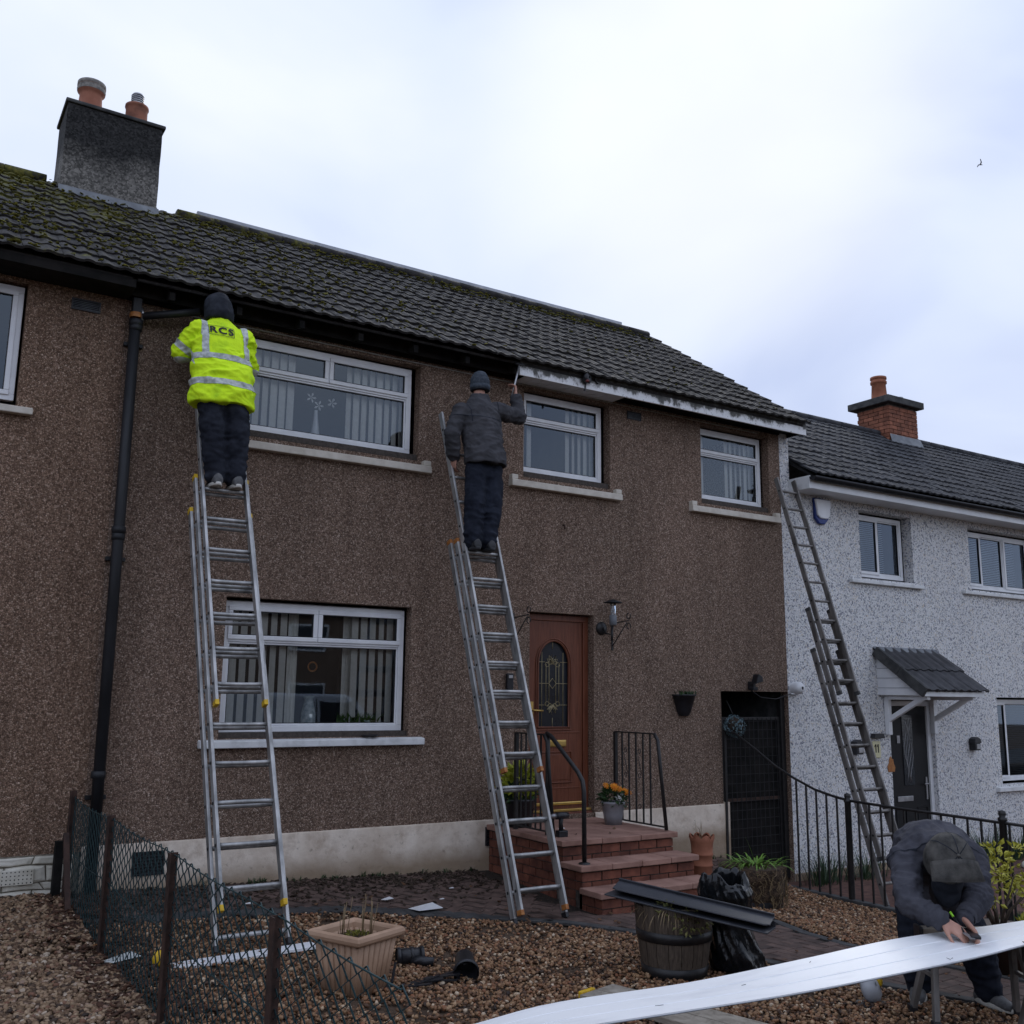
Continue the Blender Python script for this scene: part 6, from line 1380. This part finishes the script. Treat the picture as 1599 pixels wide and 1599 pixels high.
# ---- man in the yellow jacket
F1 = rung_point(L1, 2, 770); fz = F1.z+.016; fy = F1.y-.005
m1 = thing('person', 'worker in a fluorescent yellow jacket standing high on the left ladder', 'person', (F1.x, fy, fz))
X1 = F1.x
jf = [V((X1-.085, fy, fz)), V((X1+.085, fy, fz))]
sh = [V((2.085, -.47, 4.31)), V((2.47, -.47, 4.30))]
hip1 = V((2.27, -.63, fz+.87))
def legs(mb, feet, hip, r=(.105, .082, .062), kb=-.03, w=.10, waist=None):
    for f, q in zip(feet, (-1, 1)):
        h = hip+V((q*w, 0, 0)); k = h.lerp(f+V((0, 0, .1)), .5)+V((q*.01, kb, 0)); an = f+V((0, .0, .095))
        mb.chain([h, k, an], [r[0], r[1], r[2]], 14)
# body (one mesh)
bm_ = MB(); legs(bm_, jf, hip1, (.085, .06, .042)); 
for f in jf: bm_.cap(f+V((0, -.02, .045)), f+V((0, .07, .035)), .030, .026, 10)
bm_.loft([(hip1+V((0, 0, -.06)), (.15, 0, 0), (0, .10, 0)), (hip1+V((0, 0, .10)), (.15, 0, 0), (0, .10, 0)), (V((2.27, -.55, fz+1.15)), (.15, 0, 0), (0, .10, 0)), (V((2.275, -.48, 4.30)), (.17, 0, 0), (0, .10, 0)), (V((2.27, -.45, 4.42)), (.06, 0, 0), (0, .06, 0)), (V((2.26, -.43, 4.52)), (.055, 0, 0), (0, .055, 0))], 16)
el1 = [V((1.975, -.36, 4.13)), V((2.56, -.36, 4.10))]; wr1 = [V((2.06, -.22, 4.36)), V((2.44, -.17, 4.34))]
for s_, e_, w_ in zip(sh, el1, wr1): bm_.chain([s_, e_, w_], [.05, .042, .03], 12)
hand(bm_, wr1[0], (.3, .3, .8), (1, .2, -.1), .8, 1); hand(bm_, wr1[1], (-.3, .3, .8), (-1, .2, -.1), .8, -1)
hc1 = V((2.245, -.40, 4.60)); head(bm_, hc1, (0, .1, 1), (0, 1, .15))
b1o = garment('body', bm_, MT['skin'], m1, .0075, 2); face_bits(m1, hc1, (0, .1, 1), (0, 1, .15))
tr_ = MB(); legs(tr_, jf, hip1, (.125, .105, .085)); tr_.loft([(hip1+V((0, .02, -.14)), (.17, 0, 0), (0, .125, 0)), (hip1+V((0, .04, .03)), (.16, 0, 0), (0, .10, 0))], 16)
for f in jf: tr_.cap(f+V((0, -.03, .115)), f+V((0, -.02, .16)), .076, .085, 14)
SLV[:] = [(jf[0]+V((0, 0, .42)), jf[0]+V((0, 0, .08)), .14, .07, .010), (jf[1]+V((0, 0, .42)), jf[1]+V((0, 0, .08)), .14, .075, .010)]
garment('trousers', tr_, MT['navy'], m1, .012, 3, (.013, (8, 8, 14)), 3)
jk = MB(); jr = [(fz+.71, .275, .185, -.635), (fz+.80, .272, .188, -.63), (fz+.98, .262, .182, -.60), (fz+1.15, .25, .165, -.54), (fz+1.28, .245, .16, -.51), (4.30, .225, .142, -.48), (4.375, .165, .115, -.46), (4.43, .10, .10, -.45), (4.50, .095, .098, -.44)]
jk.loft([(V((2.262+.012*(i < 4), y, z)), (rx, 0, 0), (0, ry, 0)) for i, (z, rx, ry, y) in enumerate(jr)], 26)
for s_, e_, w_ in zip(sh, el1, wr1): jk.chain([s_, e_, w_], [.098, .088, .062], 14)
SLV[:] = [(sh[0], el1[0], .14, .06, .012), (sh[1], el1[1], .14, .06, .010)]
jko = garment('jacket', jk, MT['hiv'], m1, .0095, 2, (.026, (5, 5, 9), lambda p: (.2 if p.z > 4.12 and abs(p.x-2.28) < .14 else 1.0) if p.z < 4.30 else .4), 5)
def hb_(z, dz, tilt=.0): return [((0, 0, z+dz), (0, 0, 1)), ((0, 0, z-dz), (0, 0, -1))]
torso = [((2.02, 0, 0), (-1, 0, 0)), ((2.50, 0, 0), (1, 0, 0))]
band('reflective_band', jko, hb_(fz+1.13, .027), MT['tape'], m1); band('reflective_band', jko, hb_(fz+.885, .028), MT['tape'], m1)
for x in (2.10, 2.455): band('reflective_band', jko, [((x+.026, 0, 0), (1, 0, 0)), ((x-.026, 0, 0), (-1, 0, 0)), ((0, 0, fz+1.15), (0, 0, -1)), ((0, -.44, 0), (0, 1, 0))], MT['tape'], m1, .0045)
ea, ew = sh[0], el1[0]; dd_ = (ew-ea).normalized(); pc_ = ea.lerp(ew, .82)
band('sleeve_band', jko, [(pc_+dd_*.03, dd_), (pc_-dd_*.03, -dd_), ((2.02, 0, 0), (1, 0, 0))], MT['tape'], m1)
hd_ = MB(); hd_.loft([(V((2.252, -.45, 4.44)), (.118, 0, 0), (0, .118, 0)), (V((2.25, -.44, 4.50)), (.124, 0, 0), (0, .136, 0)), (V((2.245, -.42, 4.56)), (.120, 0, 0), (0, .136, 0)), (V((2.243, -.405, 4.63)), (.108, 0, 0), (0, .125, 0)), (V((2.24, -.39, 4.685)), (.082, 0, 0), (0, .098, 0)), (V((2.24, -.38, 4.715)), (.036, 0, 0), (0, .045, 0))], 20)
SLV[:] = []; garment('hood', hd_, MT['hoodm'], m1, .010, 4, (.012, (9, 9, 6)), 9)
# lettering on the back
def text_mesh(body, size, bold=.0):
    cu = bpy.data.curves.new('t', 'FONT'); cu.body = body; cu.size = size; cu.align_x = 'CENTER'; cu.align_y = 'CENTER'; cu.offset = bold; cu.resolution_u = 4; cu.space_character = 1.18; ob = bpy.data.objects.new('t', cu); COL.objects.link(ob); bpy.context.view_layer.update()
    me = bpy.data.meshes.new_from_object(ob.evaluated_get(bpy.context.evaluated_depsgraph_get())); bpy.data.objects.remove(ob); return me
def on_back(me, cx, cz, tilt, src, parent, name, mat, sx=1.):
    L0 = LOC[parent.name]; bm = bmesh.new(); bm.from_mesh(me); bmesh.ops.triangulate(bm, faces=bm.faces)
    bmesh.ops.subdivide_edges(bm, edges=[e for e in bm.edges if e.calc_length() > .02], cuts=2, use_grid_fill=False)
    tree = BVHTree.FromPolygons([v.co+L0 for v in src.data.vertices], [tuple(p.vertices) for p in src.data.polygons])
    for v in bm.verts:
        x, z = v.co.x*sx, v.co.y; wx, wz = cx+x*math.cos(tilt)-z*math.sin(tilt), cz+x*math.sin(tilt)+z*math.cos(tilt); h = tree.ray_cast(V((wx, -2, wz)), V((0, 1, 0)))
        y = h[0].y if h[0] is not None else -.62
        v.co = V((wx, y-.009, wz))-L0
    r = bpy.data.meshes.new(name); bm.to_mesh(r); bm.free(); r.materials.clear(); r.materials.append(mat); return link(name, r, src)
tcx = aty(347, 516, -.64); on_back(text_mesh('RCS', .092, .0030), tcx.x, tcx.z, -.035, jko, m1, 'jacket_lettering', MT['ink'], 1.15)
fm = MB(); w_, h_, e_ = .108, .048, .0022
for a, b in (((-w_, -h_), (w_, -h_)), ((w_, -h_), (w_, h_)), ((w_, h_), (-w_, h_)), ((-w_, h_), (-w_, -h_))):
    n_ = 14
    for i in range(n_):
        p, q = V((*a, 0)).lerp(V((*b, 0)), i/n_), V((*a, 0)).lerp(V((*b, 0)), (i+1)/n_); nn_ = (q-p).normalized().cross(V((0, 0, 1)))*e_; fm.add([p-nn_, q-nn_, q+nn_, p+nn_], [(0, 1, 2, 3)])
on_back(fm.mesh('f'), tcx.x, tcx.z, -.035, jko, m1, 'lettering_frame', MT['ink'])
def shoe(f, fw, parent, upper, sole, laces=False, L_=.28):
    f = V(f); fw = V(fw).normalized(); rt = fw.cross(V((0, 0, 1))).normalized(); u = V((0, 0, 1)); mb = MB()
    mb.loft([(f-fw*.08+u*.03, rt*.036, u*.028), (f-fw*.07+u*.05, rt*.042, u*.05), (f+fw*.02+u*.055, rt*.045, u*.05), (f+fw*.11+u*.038, rt*.050, u*.036), (f+fw*.17+u*.03, rt*.044, u*.028), (f+fw*.20+u*.026, rt*.026, u*.02)], 16); mb.cap(f-fw*.02+u*.05, f-fw*.025+u*.085, .044, .044, 12)
    o = garment('shoe', mb, upper, parent, .008, 2)
    s = MB(); s.loft([(f+u*z+fw*.055, fw*(.150+dz), rt*(.050+dz*.5)) for z, dz in ((.0, -.004), (.004, .002), (.022, .003), (.030, -.003))], 24); s2 = s.build('sole', sole, o)
    if laces:
        for k in range(4): c = f+fw*(.03+k*.026)+u*(.108-k*.016); MB().tube([c-rt*.026-u*.008, c, c+rt*.026-u*.008], .005, 6).build('lace', MT['lace'], o)
    return o
for f in jf: shoe(f+V((0, -.035, .0)), (0, 1, 0), m1, MT['shoe'], MT['sole'])
# ---- man in the grey fleece
F2 = rung_point(L2, 2, 866); fz = F2.z+.016; fy = F2.y-.005; X2 = F2.x-.03
m2 = thing('person', 'worker in a grey fleece and woollen hat prising at the eaves on the middle ladder', 'person', (X2, fy, fz))
k_s = (4.47-fz)/1.80                                  # stature against the reference figure
jf = [V((X2-.085, fy, fz)), V((X2+.075, fy, fz))]; hip2 = V((4.865, -.68, fz+.88))
sh = [V((4.655, -.57, fz+1.43)), V((5.055, -.57, fz+1.50))]; el = [V((4.535, -.60, fz+1.17)), V((5.375, -.50, fz+1.50))]; wr = [V((4.585, -.56, fz+.95)), V((5.385, -.42, fz+1.75))]
nk = V((4.872, -.54, fz+1.60)); hc2 = aty(749, 602, -.52)
bm_ = MB(); legs(bm_, jf, hip2+V((.01, .03, -.03)), (.068, .055, .042), w=.088)
for f in jf: bm_.cap(f+V((0, -.02, .045)), f+V((0, .07, .035)), .030, .026, 10)
bm_.loft([(hip2+V((0, .03, -.06)), (.13, 0, 0), (0, .08, 0)), (hip2+V((0, .03, .15)), (.13, 0, 0), (0, .08, 0)), (V((4.86, -.60, fz+1.25)), (.16, 0, 0), (0, .10, 0)), (V((4.86, -.57, fz+1.45)), (.18, .0, .03), (0, .10, 0)), (nk-V((0, 0, .05)), (.07, 0, 0), (0, .07, 0)), (nk+V((0, 0, .08)), (.055, 0, 0), (0, .055, 0))], 16)
for s_, e_, w_ in zip(sh, el, wr): bm_.chain([s_, e_, w_], [.05, .042, .03], 12)
hand(bm_, wr[1], (.03, .12, 1), (-.9, .5, .1), 1.15, -1); hand(bm_, wr[0], (.15, .35, -1), (1, .3, 0), .7, -1)
head(bm_, hc2, (0, .05, 1), (.35, 1, .2)); garment('body', bm_, MT['skin'], m2, .0075, 2); face_bits(m2, hc2, (0, .05, 1), (.35, 1, .2))
tr_ = MB(); legs(tr_, jf, hip2+V((.01, .02, -.03)), (.112, .102, .088), w=.088); tr_.loft([(hip2+V((0, .015, -.13)), (.18, 0, 0), (0, .135, 0)), (hip2+V((0, .04, .03)), (.165, 0, 0), (0, .11, 0))], 16)
for f in jf: tr_.cap(f+V((0, -.03, .115)), f+V((0, -.02, .15)), .078, .086, 14)
SLV[:] = [(jf[0]+V((0, 0, .40)), jf[0]+V((0, 0, .08)), .14, .08, .010), (jf[1]+V((0, 0, .40)), jf[1]+V((0, 0, .08)), .14, .075, .010)]
garment('trousers', tr_, MT['navy2'], m2, .012, 3, (.013, (8, 8, 10)), 13)
jk = MB(); jr = [(.89, .208, .175, -.685, 4.872), (.97, .212, .176, -.675, 4.872), (1.10, .205, .170, -.645, 4.868), (1.25, .212, .164, -.61, 4.862), (1.38, .232, .155, -.58, 4.852), (1.49, .205, .13, -.56, 4.86), (1.56, .12, .105, -.55, 4.868), (1.63, .085, .092, -.54, 4.872)]
jk.loft([(V((x, y, fz+z)), (rx, 0, .02 if .9 < z < 1.55 else 0), (0, ry, 0)) for z, rx, ry, y, x in jr], 26)
for s_, e_, w_, rs in zip(sh, el, wr, ([.092, .078, .062], [.090, .075, .056])): jk.chain([s_, e_, w_-(w_-e_)*.08], rs, 14)
SLV[:] = [(sh[1], el[1], .13, .07, .006), (el[1], wr[1], .12, .06, .006), (sh[0], el[0], .13, .09, .004), (el[0], wr[0], .12, .07, .005)]
jko2 = garment('fleece', jk, MT['fleece'], m2, .0090, 2, (.017, (6, 6, 10)), 17)
for z_ in (1.36,): band('yoke_seam', jko2, hb_(fz+z_, .004), MT['hoodm'], m2, .0022)
for x_ in (4.70, 5.03): band('sleeve_seam', jko2, [((x_+.004, 0, 0), (1, 0, 0)), ((x_-.004, 0, 0), (-1, 0, 0)), ((0, 0, fz+1.30), (0, 0, -1))], MT['hoodm'], m2, .0022)
hem = band('hem', jko2, hb_(fz+.875, .015), MT['fleece'], m2, .004)
hd_ = MB(); hu = V((0, .05, 1)); hd_.ball(hc2+V((0, 0, .045)), .092, .108, .105, 18); hd_.loft([(hc2+V((0, -.012, -.055)), (.094, 0, 0), (0, .100, 0)), (hc2+V((0, -.005, .02)), (.098, 0, 0), (0, .110, 0)), (hc2+V((0, 0, .06)), (.093, 0, 0), (0, .106, 0))], 18)
SLV[:] = []; hto = garment('knitted_hat', hd_, MT['knit'], m2, .009, 3, (.005, (4, 4, 12)), 19)
bt = MB(); bt.loft([(hc2+V((0, -.012, -.06)), (.098, 0, 0), (0, .104, 0)), (hc2+V((0, -.008, -.005)), (.103, 0, 0), (0, .112, 0))], 20, False); o = bt.build('hat_cuff', MT['knit'], hto); md = o.modifiers.new('t', 'SOLIDIFY'); md.thickness = .01
for f in jf: shoe(f+V((0, -.04, 0)), (0, 1, 0), m2, MT['boot'], MT['boot'])
g_ = MB(); g0 = wr[0]; hand(g_, g0-V((0, 0, -.02)), (.15, .35, -1), (1, .3, 0), .7, -1, 1.12); garment('glove', g_, MT['boot'], m2, .007, 2)
pry = thing('pry_hammer', 'small claw hammer in the raised hand of the worker in grey fleece', 'hammer', tuple(wr[1])); hp_ = wr[1]+V((-.005, .035, .09)); tp = aty(811, 570, -.34)
MB().tube([hp_-(tp-hp_)*.3, tp], .011, 8).build('shaft', MT['steel'], pry); MB().tube([tp+V((-.05, 0, .01)), tp, tp+V((.04, 0, .02)), tp+V((.07, 0, .0))], [.014, .017, .012, .005], 8).build('hammer_head', MT['black'], pry)
# ---- man bending over the board
E_ = V((RT.x, RT.y, 0)).normalized(); FF = V((-E_.y*-1, 0, 0)); FF = V((E_.y, -E_.x, 0)); FF = FF if FF.y < 0 else -FF       # E_: towards picture right, FF: towards the viewer
UZ = V((0, 0, 1))
ft = [atz(1437, 1560, gz(5.6, -4.8)), atz(1545, 1572, gz(5.85, -5.0))]; ft = [V((p.x, p.y, gz(p.x, p.y)+.012)) for p in ft]
m3 = thing('person', 'man in a slate grey jacket bending over the white board to mark it', 'person', tuple((ft[0]+ft[1])/2))
hip3 = aty(1455, 1392, -4.70)
b0, b1_, b2_, b3_ = aty(1450, 1352, -4.76), aty(1450, 1322, -4.88), aty(1463, 1322, -5.02), aty(1476, 1332, -5.14)
hc3 = aty(1482, 1342, -5.24); hup = (FF*.55-UZ*.10+E_*.05).normalized(); hfw = (-UZ*.95+FF*.2).normalized()
sR, sL = aty(1414, 1345, -4.93), aty(1518, 1345, -5.13); eR, eL = aty(1418, 1408, -5.10), aty(1527, 1402, -5.26); wR, wL = aty(1470, 1437, -5.29), aty(1506, 1436, -5.33)
def leg3(mb, r, an=.10):
    for f, q in zip(ft, (-1, 1)):
        h = hip3+E_*(q*.10); k = h.lerp(f, .48)+FF*.06+E_*(q*.03); mb.chain([h, k, f+UZ*an], r, 14)
def ringv(c, d, rx, ry):
    d = V(d).normalized(); b = d.cross(E_).normalized(); return (c, E_*rx, b*ry)
bm_ = MB(); leg3(bm_, [.085, .06, .042])
for f in ft: bm_.cap(f+UZ*.05, f+FF*.05+UZ*.04, .028, .024, 10)
bm_.loft([ringv(hip3-UZ*.06, (0, 0, 1), .15, .10), ringv(b0, b1_-hip3, .15, .10), ringv(b1_, b2_-b0, .16, .10), ringv(b2_, b3_-b1_, .17, .10), ringv(b3_, hc3-b2_, .07, .07), ringv(b3_.lerp(hc3, .5), hc3-b3_, .055, .055)], 16)
for s_, e_, w_ in ((sR, eR, wR), (sL, eL, wL)): bm_.chain([s_, e_, w_], [.05, .042, .029], 12)
dR = (aty(1500, 1456, -5.37)-wR).normalized(); dL = (aty(1524, 1458, -5.40)-wL).normalized()
hand(bm_, wR, dR, (E_*.45-UZ*.75-FF*.1), .42, -1, 1.02); hand(bm_, wL, dL, (-UZ*.6-E_*.75), .55, 1, 1.0)
head(bm_, hc3, hup, hfw); garment('body', bm_, MT['skin'], m3, .0070, 2); face_bits(m3, hc3, hup, hfw)
tr_ = MB(); leg3(tr_, [.13, .105, .085]); tr_.loft([ringv(hip3-UZ*.13, (0, 0, 1), .185, .14), ringv(hip3+UZ*.06, (0, 0, 1), .18, .14), ringv(b0, b1_-hip3, .17, .13)], 16)
for f in ft: tr_.cap(f+UZ*.11, f+UZ*.16, .075, .085, 14)
SLV[:] = [(f+UZ*.40, f+UZ*.08, .14, .07, .011) for f in ft]
garment('trousers', tr_, MT['navy2'], m3, .012, 3, (.013, (9, 9, 12)), 23)
jk = MB(); jk.loft([ringv(hip3-UZ*.02-FF*.0, (0, 0, 1), .205, .165), ringv(hip3+UZ*.06, (0, 0, 1), .205, .165), ringv(b0, b1_-hip3, .205, .16), ringv(b1_, b2_-b0, .215, .16), ringv(b2_, b3_-b1_, .21, .145), ringv(b3_, hc3-b2_, .12, .11)], 26)
jk.cap(b2_-E_*.05, sR, .12, .10); jk.cap(b2_+E_*.05, sL, .12, .10)
for s_, e_, w_ in ((sR, eR, wR), (sL, eL, wL)): jk.chain([s_, e_, e_.lerp(w_, .9)], [.088, .074, .052], 14)
jk.cap(aty(1478, 1385, -5.05), aty(1478, 1400, -5.02), .10, .09)
SLV[:] = [(sR, eR, .12, .062, .009), (eR, wR, .11, .05, .010), (sL, eL, .12, .058, .009), (eL, wL, .11, .046, .010)]
jko3 = garment('jacket', jk, MT['softshell'], m3, .0085, 2, (.016, (8, 8, 12)), 29)
for e_, w_ in ((eR, wR), (eL, wL)):
    d_ = (w_-e_).normalized(); c_ = e_.lerp(w_, .88); a_, bb = frame(d_); MB().loft([(c_+d_*q, a_*r, bb*r) for q, r in ((-.03, .052), (-.01, .055), (.012, .052))], 16, False).build('cuff', MT['softshell'], jko3)
for s_, e_ in ((sR, eR), (sL, eL)):
    d_ = (e_-s_).normalized(); c_ = s_+d_*.02; band('sleeve_seam', jko3, [(c_+d_*.004, d_), (c_-d_*.004, -d_)]+([((sR+sL)/2, E_)] if s_ is sR else [((sR+sL)/2, -E_)]), MT['hoodm'], m3, .0022)
# cap: soft crown and a flat peak hanging towards the board
cp = MB(); ca_ = (FF*.80+UZ*.28).normalized(); cb = ca_.cross(E_).normalized(); cb = cb if cb.z > 0 else -cb                 # cb: image up
cc = hc3+FF*.01
cp.loft([(cc-ca_*.06, E_*.128, cb*.128), (cc+ca_*.02, E_*.130, cb*.130), (cc+ca_*.07, E_*.112, cb*.115), (cc+ca_*.105, E_*.075, cb*.08), (cc+ca_*.118, E_*.03, cb*.03)], 24)
cp.ball(cc+cb*.02, .125, .125, .13)
SLV[:] = []; cpo = garment('cap', cp, MT['cap'], m3, .009, 3, (.009, (5, 5, 6)), 31)
for nn_ in (E_, (E_+cb).normalized(), (E_-cb).normalized()): band('cap_seam', cpo, [(cc+nn_*.0025, nn_), (cc-nn_*.0025, -nn_), (cc+ca_*.01, -ca_)], MT['hoodm'], m3, .002)
MB().ball(cc+ca_*.124, .010).build('cap_button', MT['cap'], cpo)
bp = MB(); vs = []; n = 18
for i in range(n+1):
    t = i/n*2-1; w = .145
    for j in range(5):
        v_ = j/4; x = t*w*(.90+.10*v_); p = cc+E_*x+ca_*(.085*(1-(t*t))*(1-.35*v_)+.045+.01*v_)-cb*(.02+.115*v_*(1-.12*t*t)); vs.append(p)
bp.add(vs, [(i*5+j, i*5+j+1, (i+1)*5+j+1, (i+1)*5+j) for i in range(n) for j in range(4)], True); o = bp.build('peak', MT['cap'], cpo); md = o.modifiers.new('t', 'SOLIDIFY'); md.thickness = .012; md.offset = 0
st_ = MB(); st_.tube([vs[i*5+4] for i in range(n+1)], .006, 6); st_.build('peak_hem', MT['cap'], cpo)
sc_ = MB(); sc_.cap(hc3-UZ*.10-FF*.05, hc3-UZ*.20-FF*.06, .085, .07); sc_.cap(b3_, hc3-UZ*.12-FF*.04, .10, .085); garment('dark_neck_form', sc_, MT['hoodm'], m3, .010, 3, (.010, (8, 8, 4)), 37)  # dark rounded form filling the space below the cap
for f, q in zip(ft, (-.45, .35)): shoe(f+FF*-.02, FF+E_*q, m3, MT['shoe'], MT['sole'], True)
tl = thing('combination_square', 'black combination square held on the white board by the bending man', 'square', tuple(aty(1515, 1458, -5.42))); c = atz(1520, 1462, -.03); d_ = (atz(1533, 1474, -.03)-atz(1506, 1448, -.03)).normalized()
MB().bar(c-d_*.11+UZ*.012, c+d_*.07+UZ*.006, .05, .016).build('stock', MT['black'], tl, .004); MB().bar(c-d_*.02+UZ*.016-E_*.05, c+d_*.075+UZ*.004-E_*.02, .026, .003).build('blade', MT['steel'], tl)
pe = thing('marker_pen', 'marker pen with a lime green end in the bending man\'s right hand', 'pen', tuple(aty(1490, 1437, -5.33))); p0 = aty(1489, 1432, -5.31); p1 = aty(1505, 1455, -5.38); MB().tube([p1, p0], .006, 8).build('barrel', MT['black'], pe); MB().tube([p0, p0+(p0-p1)*.35], .0065, 8).build('pen_end', pm('lime_plastic', (.3, .7, .02), (.35, .8, .05), 9, .4), pe)
# ================================================================== ACROSS THE STREET (seen only in the window glass)
op = thing('street_house', 'brown house row across the street, mirrored in the ground floor window', 'house', (14, -34, -1))
oh = MB(); oh.box(-6, 40, -38, -34, -1.2, 4.6); oh.build('wall', MT['brown'], op)
rf_ = MB(); rf_.prism([(0, 0), (3.4, 2.3), (6.8, 0)], (-6.4, -40.6, 4.6), (0, 1, 0), (0, 0, 1), (46.8, 0, 0)); o = rf_.build('roof', MT['tile2'], op); fixn(o.data)
for k in range(7):
    for z in (.4, 3.0):
        x = -3+k*6.2; wq = MB(); ring(wq, x, x+1.8, z, z+1.2, .09, -34.0+.004, -33.96); w_o = wq.build('window', MT['upvc'], op); MB().add([(x+.09, -33.98, z+.09), (x+1.71, -33.98, z+.09), (x+1.71, -33.98, z+1.11), (x+.09, -33.98, z+1.11)], [(0, 3, 2, 1)]).build('pane', MT['dglass'], w_o)
rd = MB(); rd.add([(-80, -17, -.95), (120, -17, -.95), (120, -11, -.95), (-80, -11, -.95)], [(0, 1, 2, 3)]); o = rd.build('road', pm('asphalt', (.035, .035, .036), (.06, .06, .06), 12, .9, .5, 80)); setp(o, kind='structure')
vn = thing('parked_van', 'pale silver van parked in the street, mirrored in the ground floor window', 'van', (7.4, -12.2, -.95)); VB = pm('pale_silver_paint', (.50, .54, .62), (.56, .60, .68), 3, .3); zb = -.95
vm = MB(); vm.prism([(0, .35), (5.0, .35), (5.0, 1.0), (4.55, 1.25), (3.95, 2.0), (3.7, 2.12), (.12, 2.12), (0, 1.95)], (5.0, -13.1, zb), (1, 0, 0), (0, 0, 1), (0, 1.9, 0)); o = vm.build('body', VB, vn, .06); fixn(o.data)
for x in (5.95, 8.95):
    for y in (-13.12, -11.18): wq = MB(); wq.lathe([(.0, -.1), (.2, -.1), (.33, -.09), (.34, 0), (.33, .09), (.2, .1), (0, .1)], (x, y, zb+.34), 22, axis=(0, 1, 0)); wo = wq.build('wheel', MT['black'], vn); MB().lathe([(.19, .102), (.0, .108)], (x, y, zb+.34), 18, axis=(0, 1, 0)).build('rim', MT['steel'], wo)
MB().prism([(3.1, 1.25), (4.35, 1.25), (3.85, 1.95), (3.1, 1.95)], (5.0, -11.198, zb), (1, 0, 0), (0, 0, 1), (0, .012, 0)).build('side_window', MT['dglass'], vn)
MB().box(6.9, 6.92, -11.2, -11.192, zb+.5, zb+2.0).build('door_seam', MT['ink'], vn); MB().box(8.0, 8.02, -11.2, -11.192, zb+.5, zb+2.0).build('door_seam', MT['ink'], vn); MB().box(5.1, 9.9, -11.2, -11.19, zb+1.05, zb+1.10).build('trim', MT['black'], vn, .003)
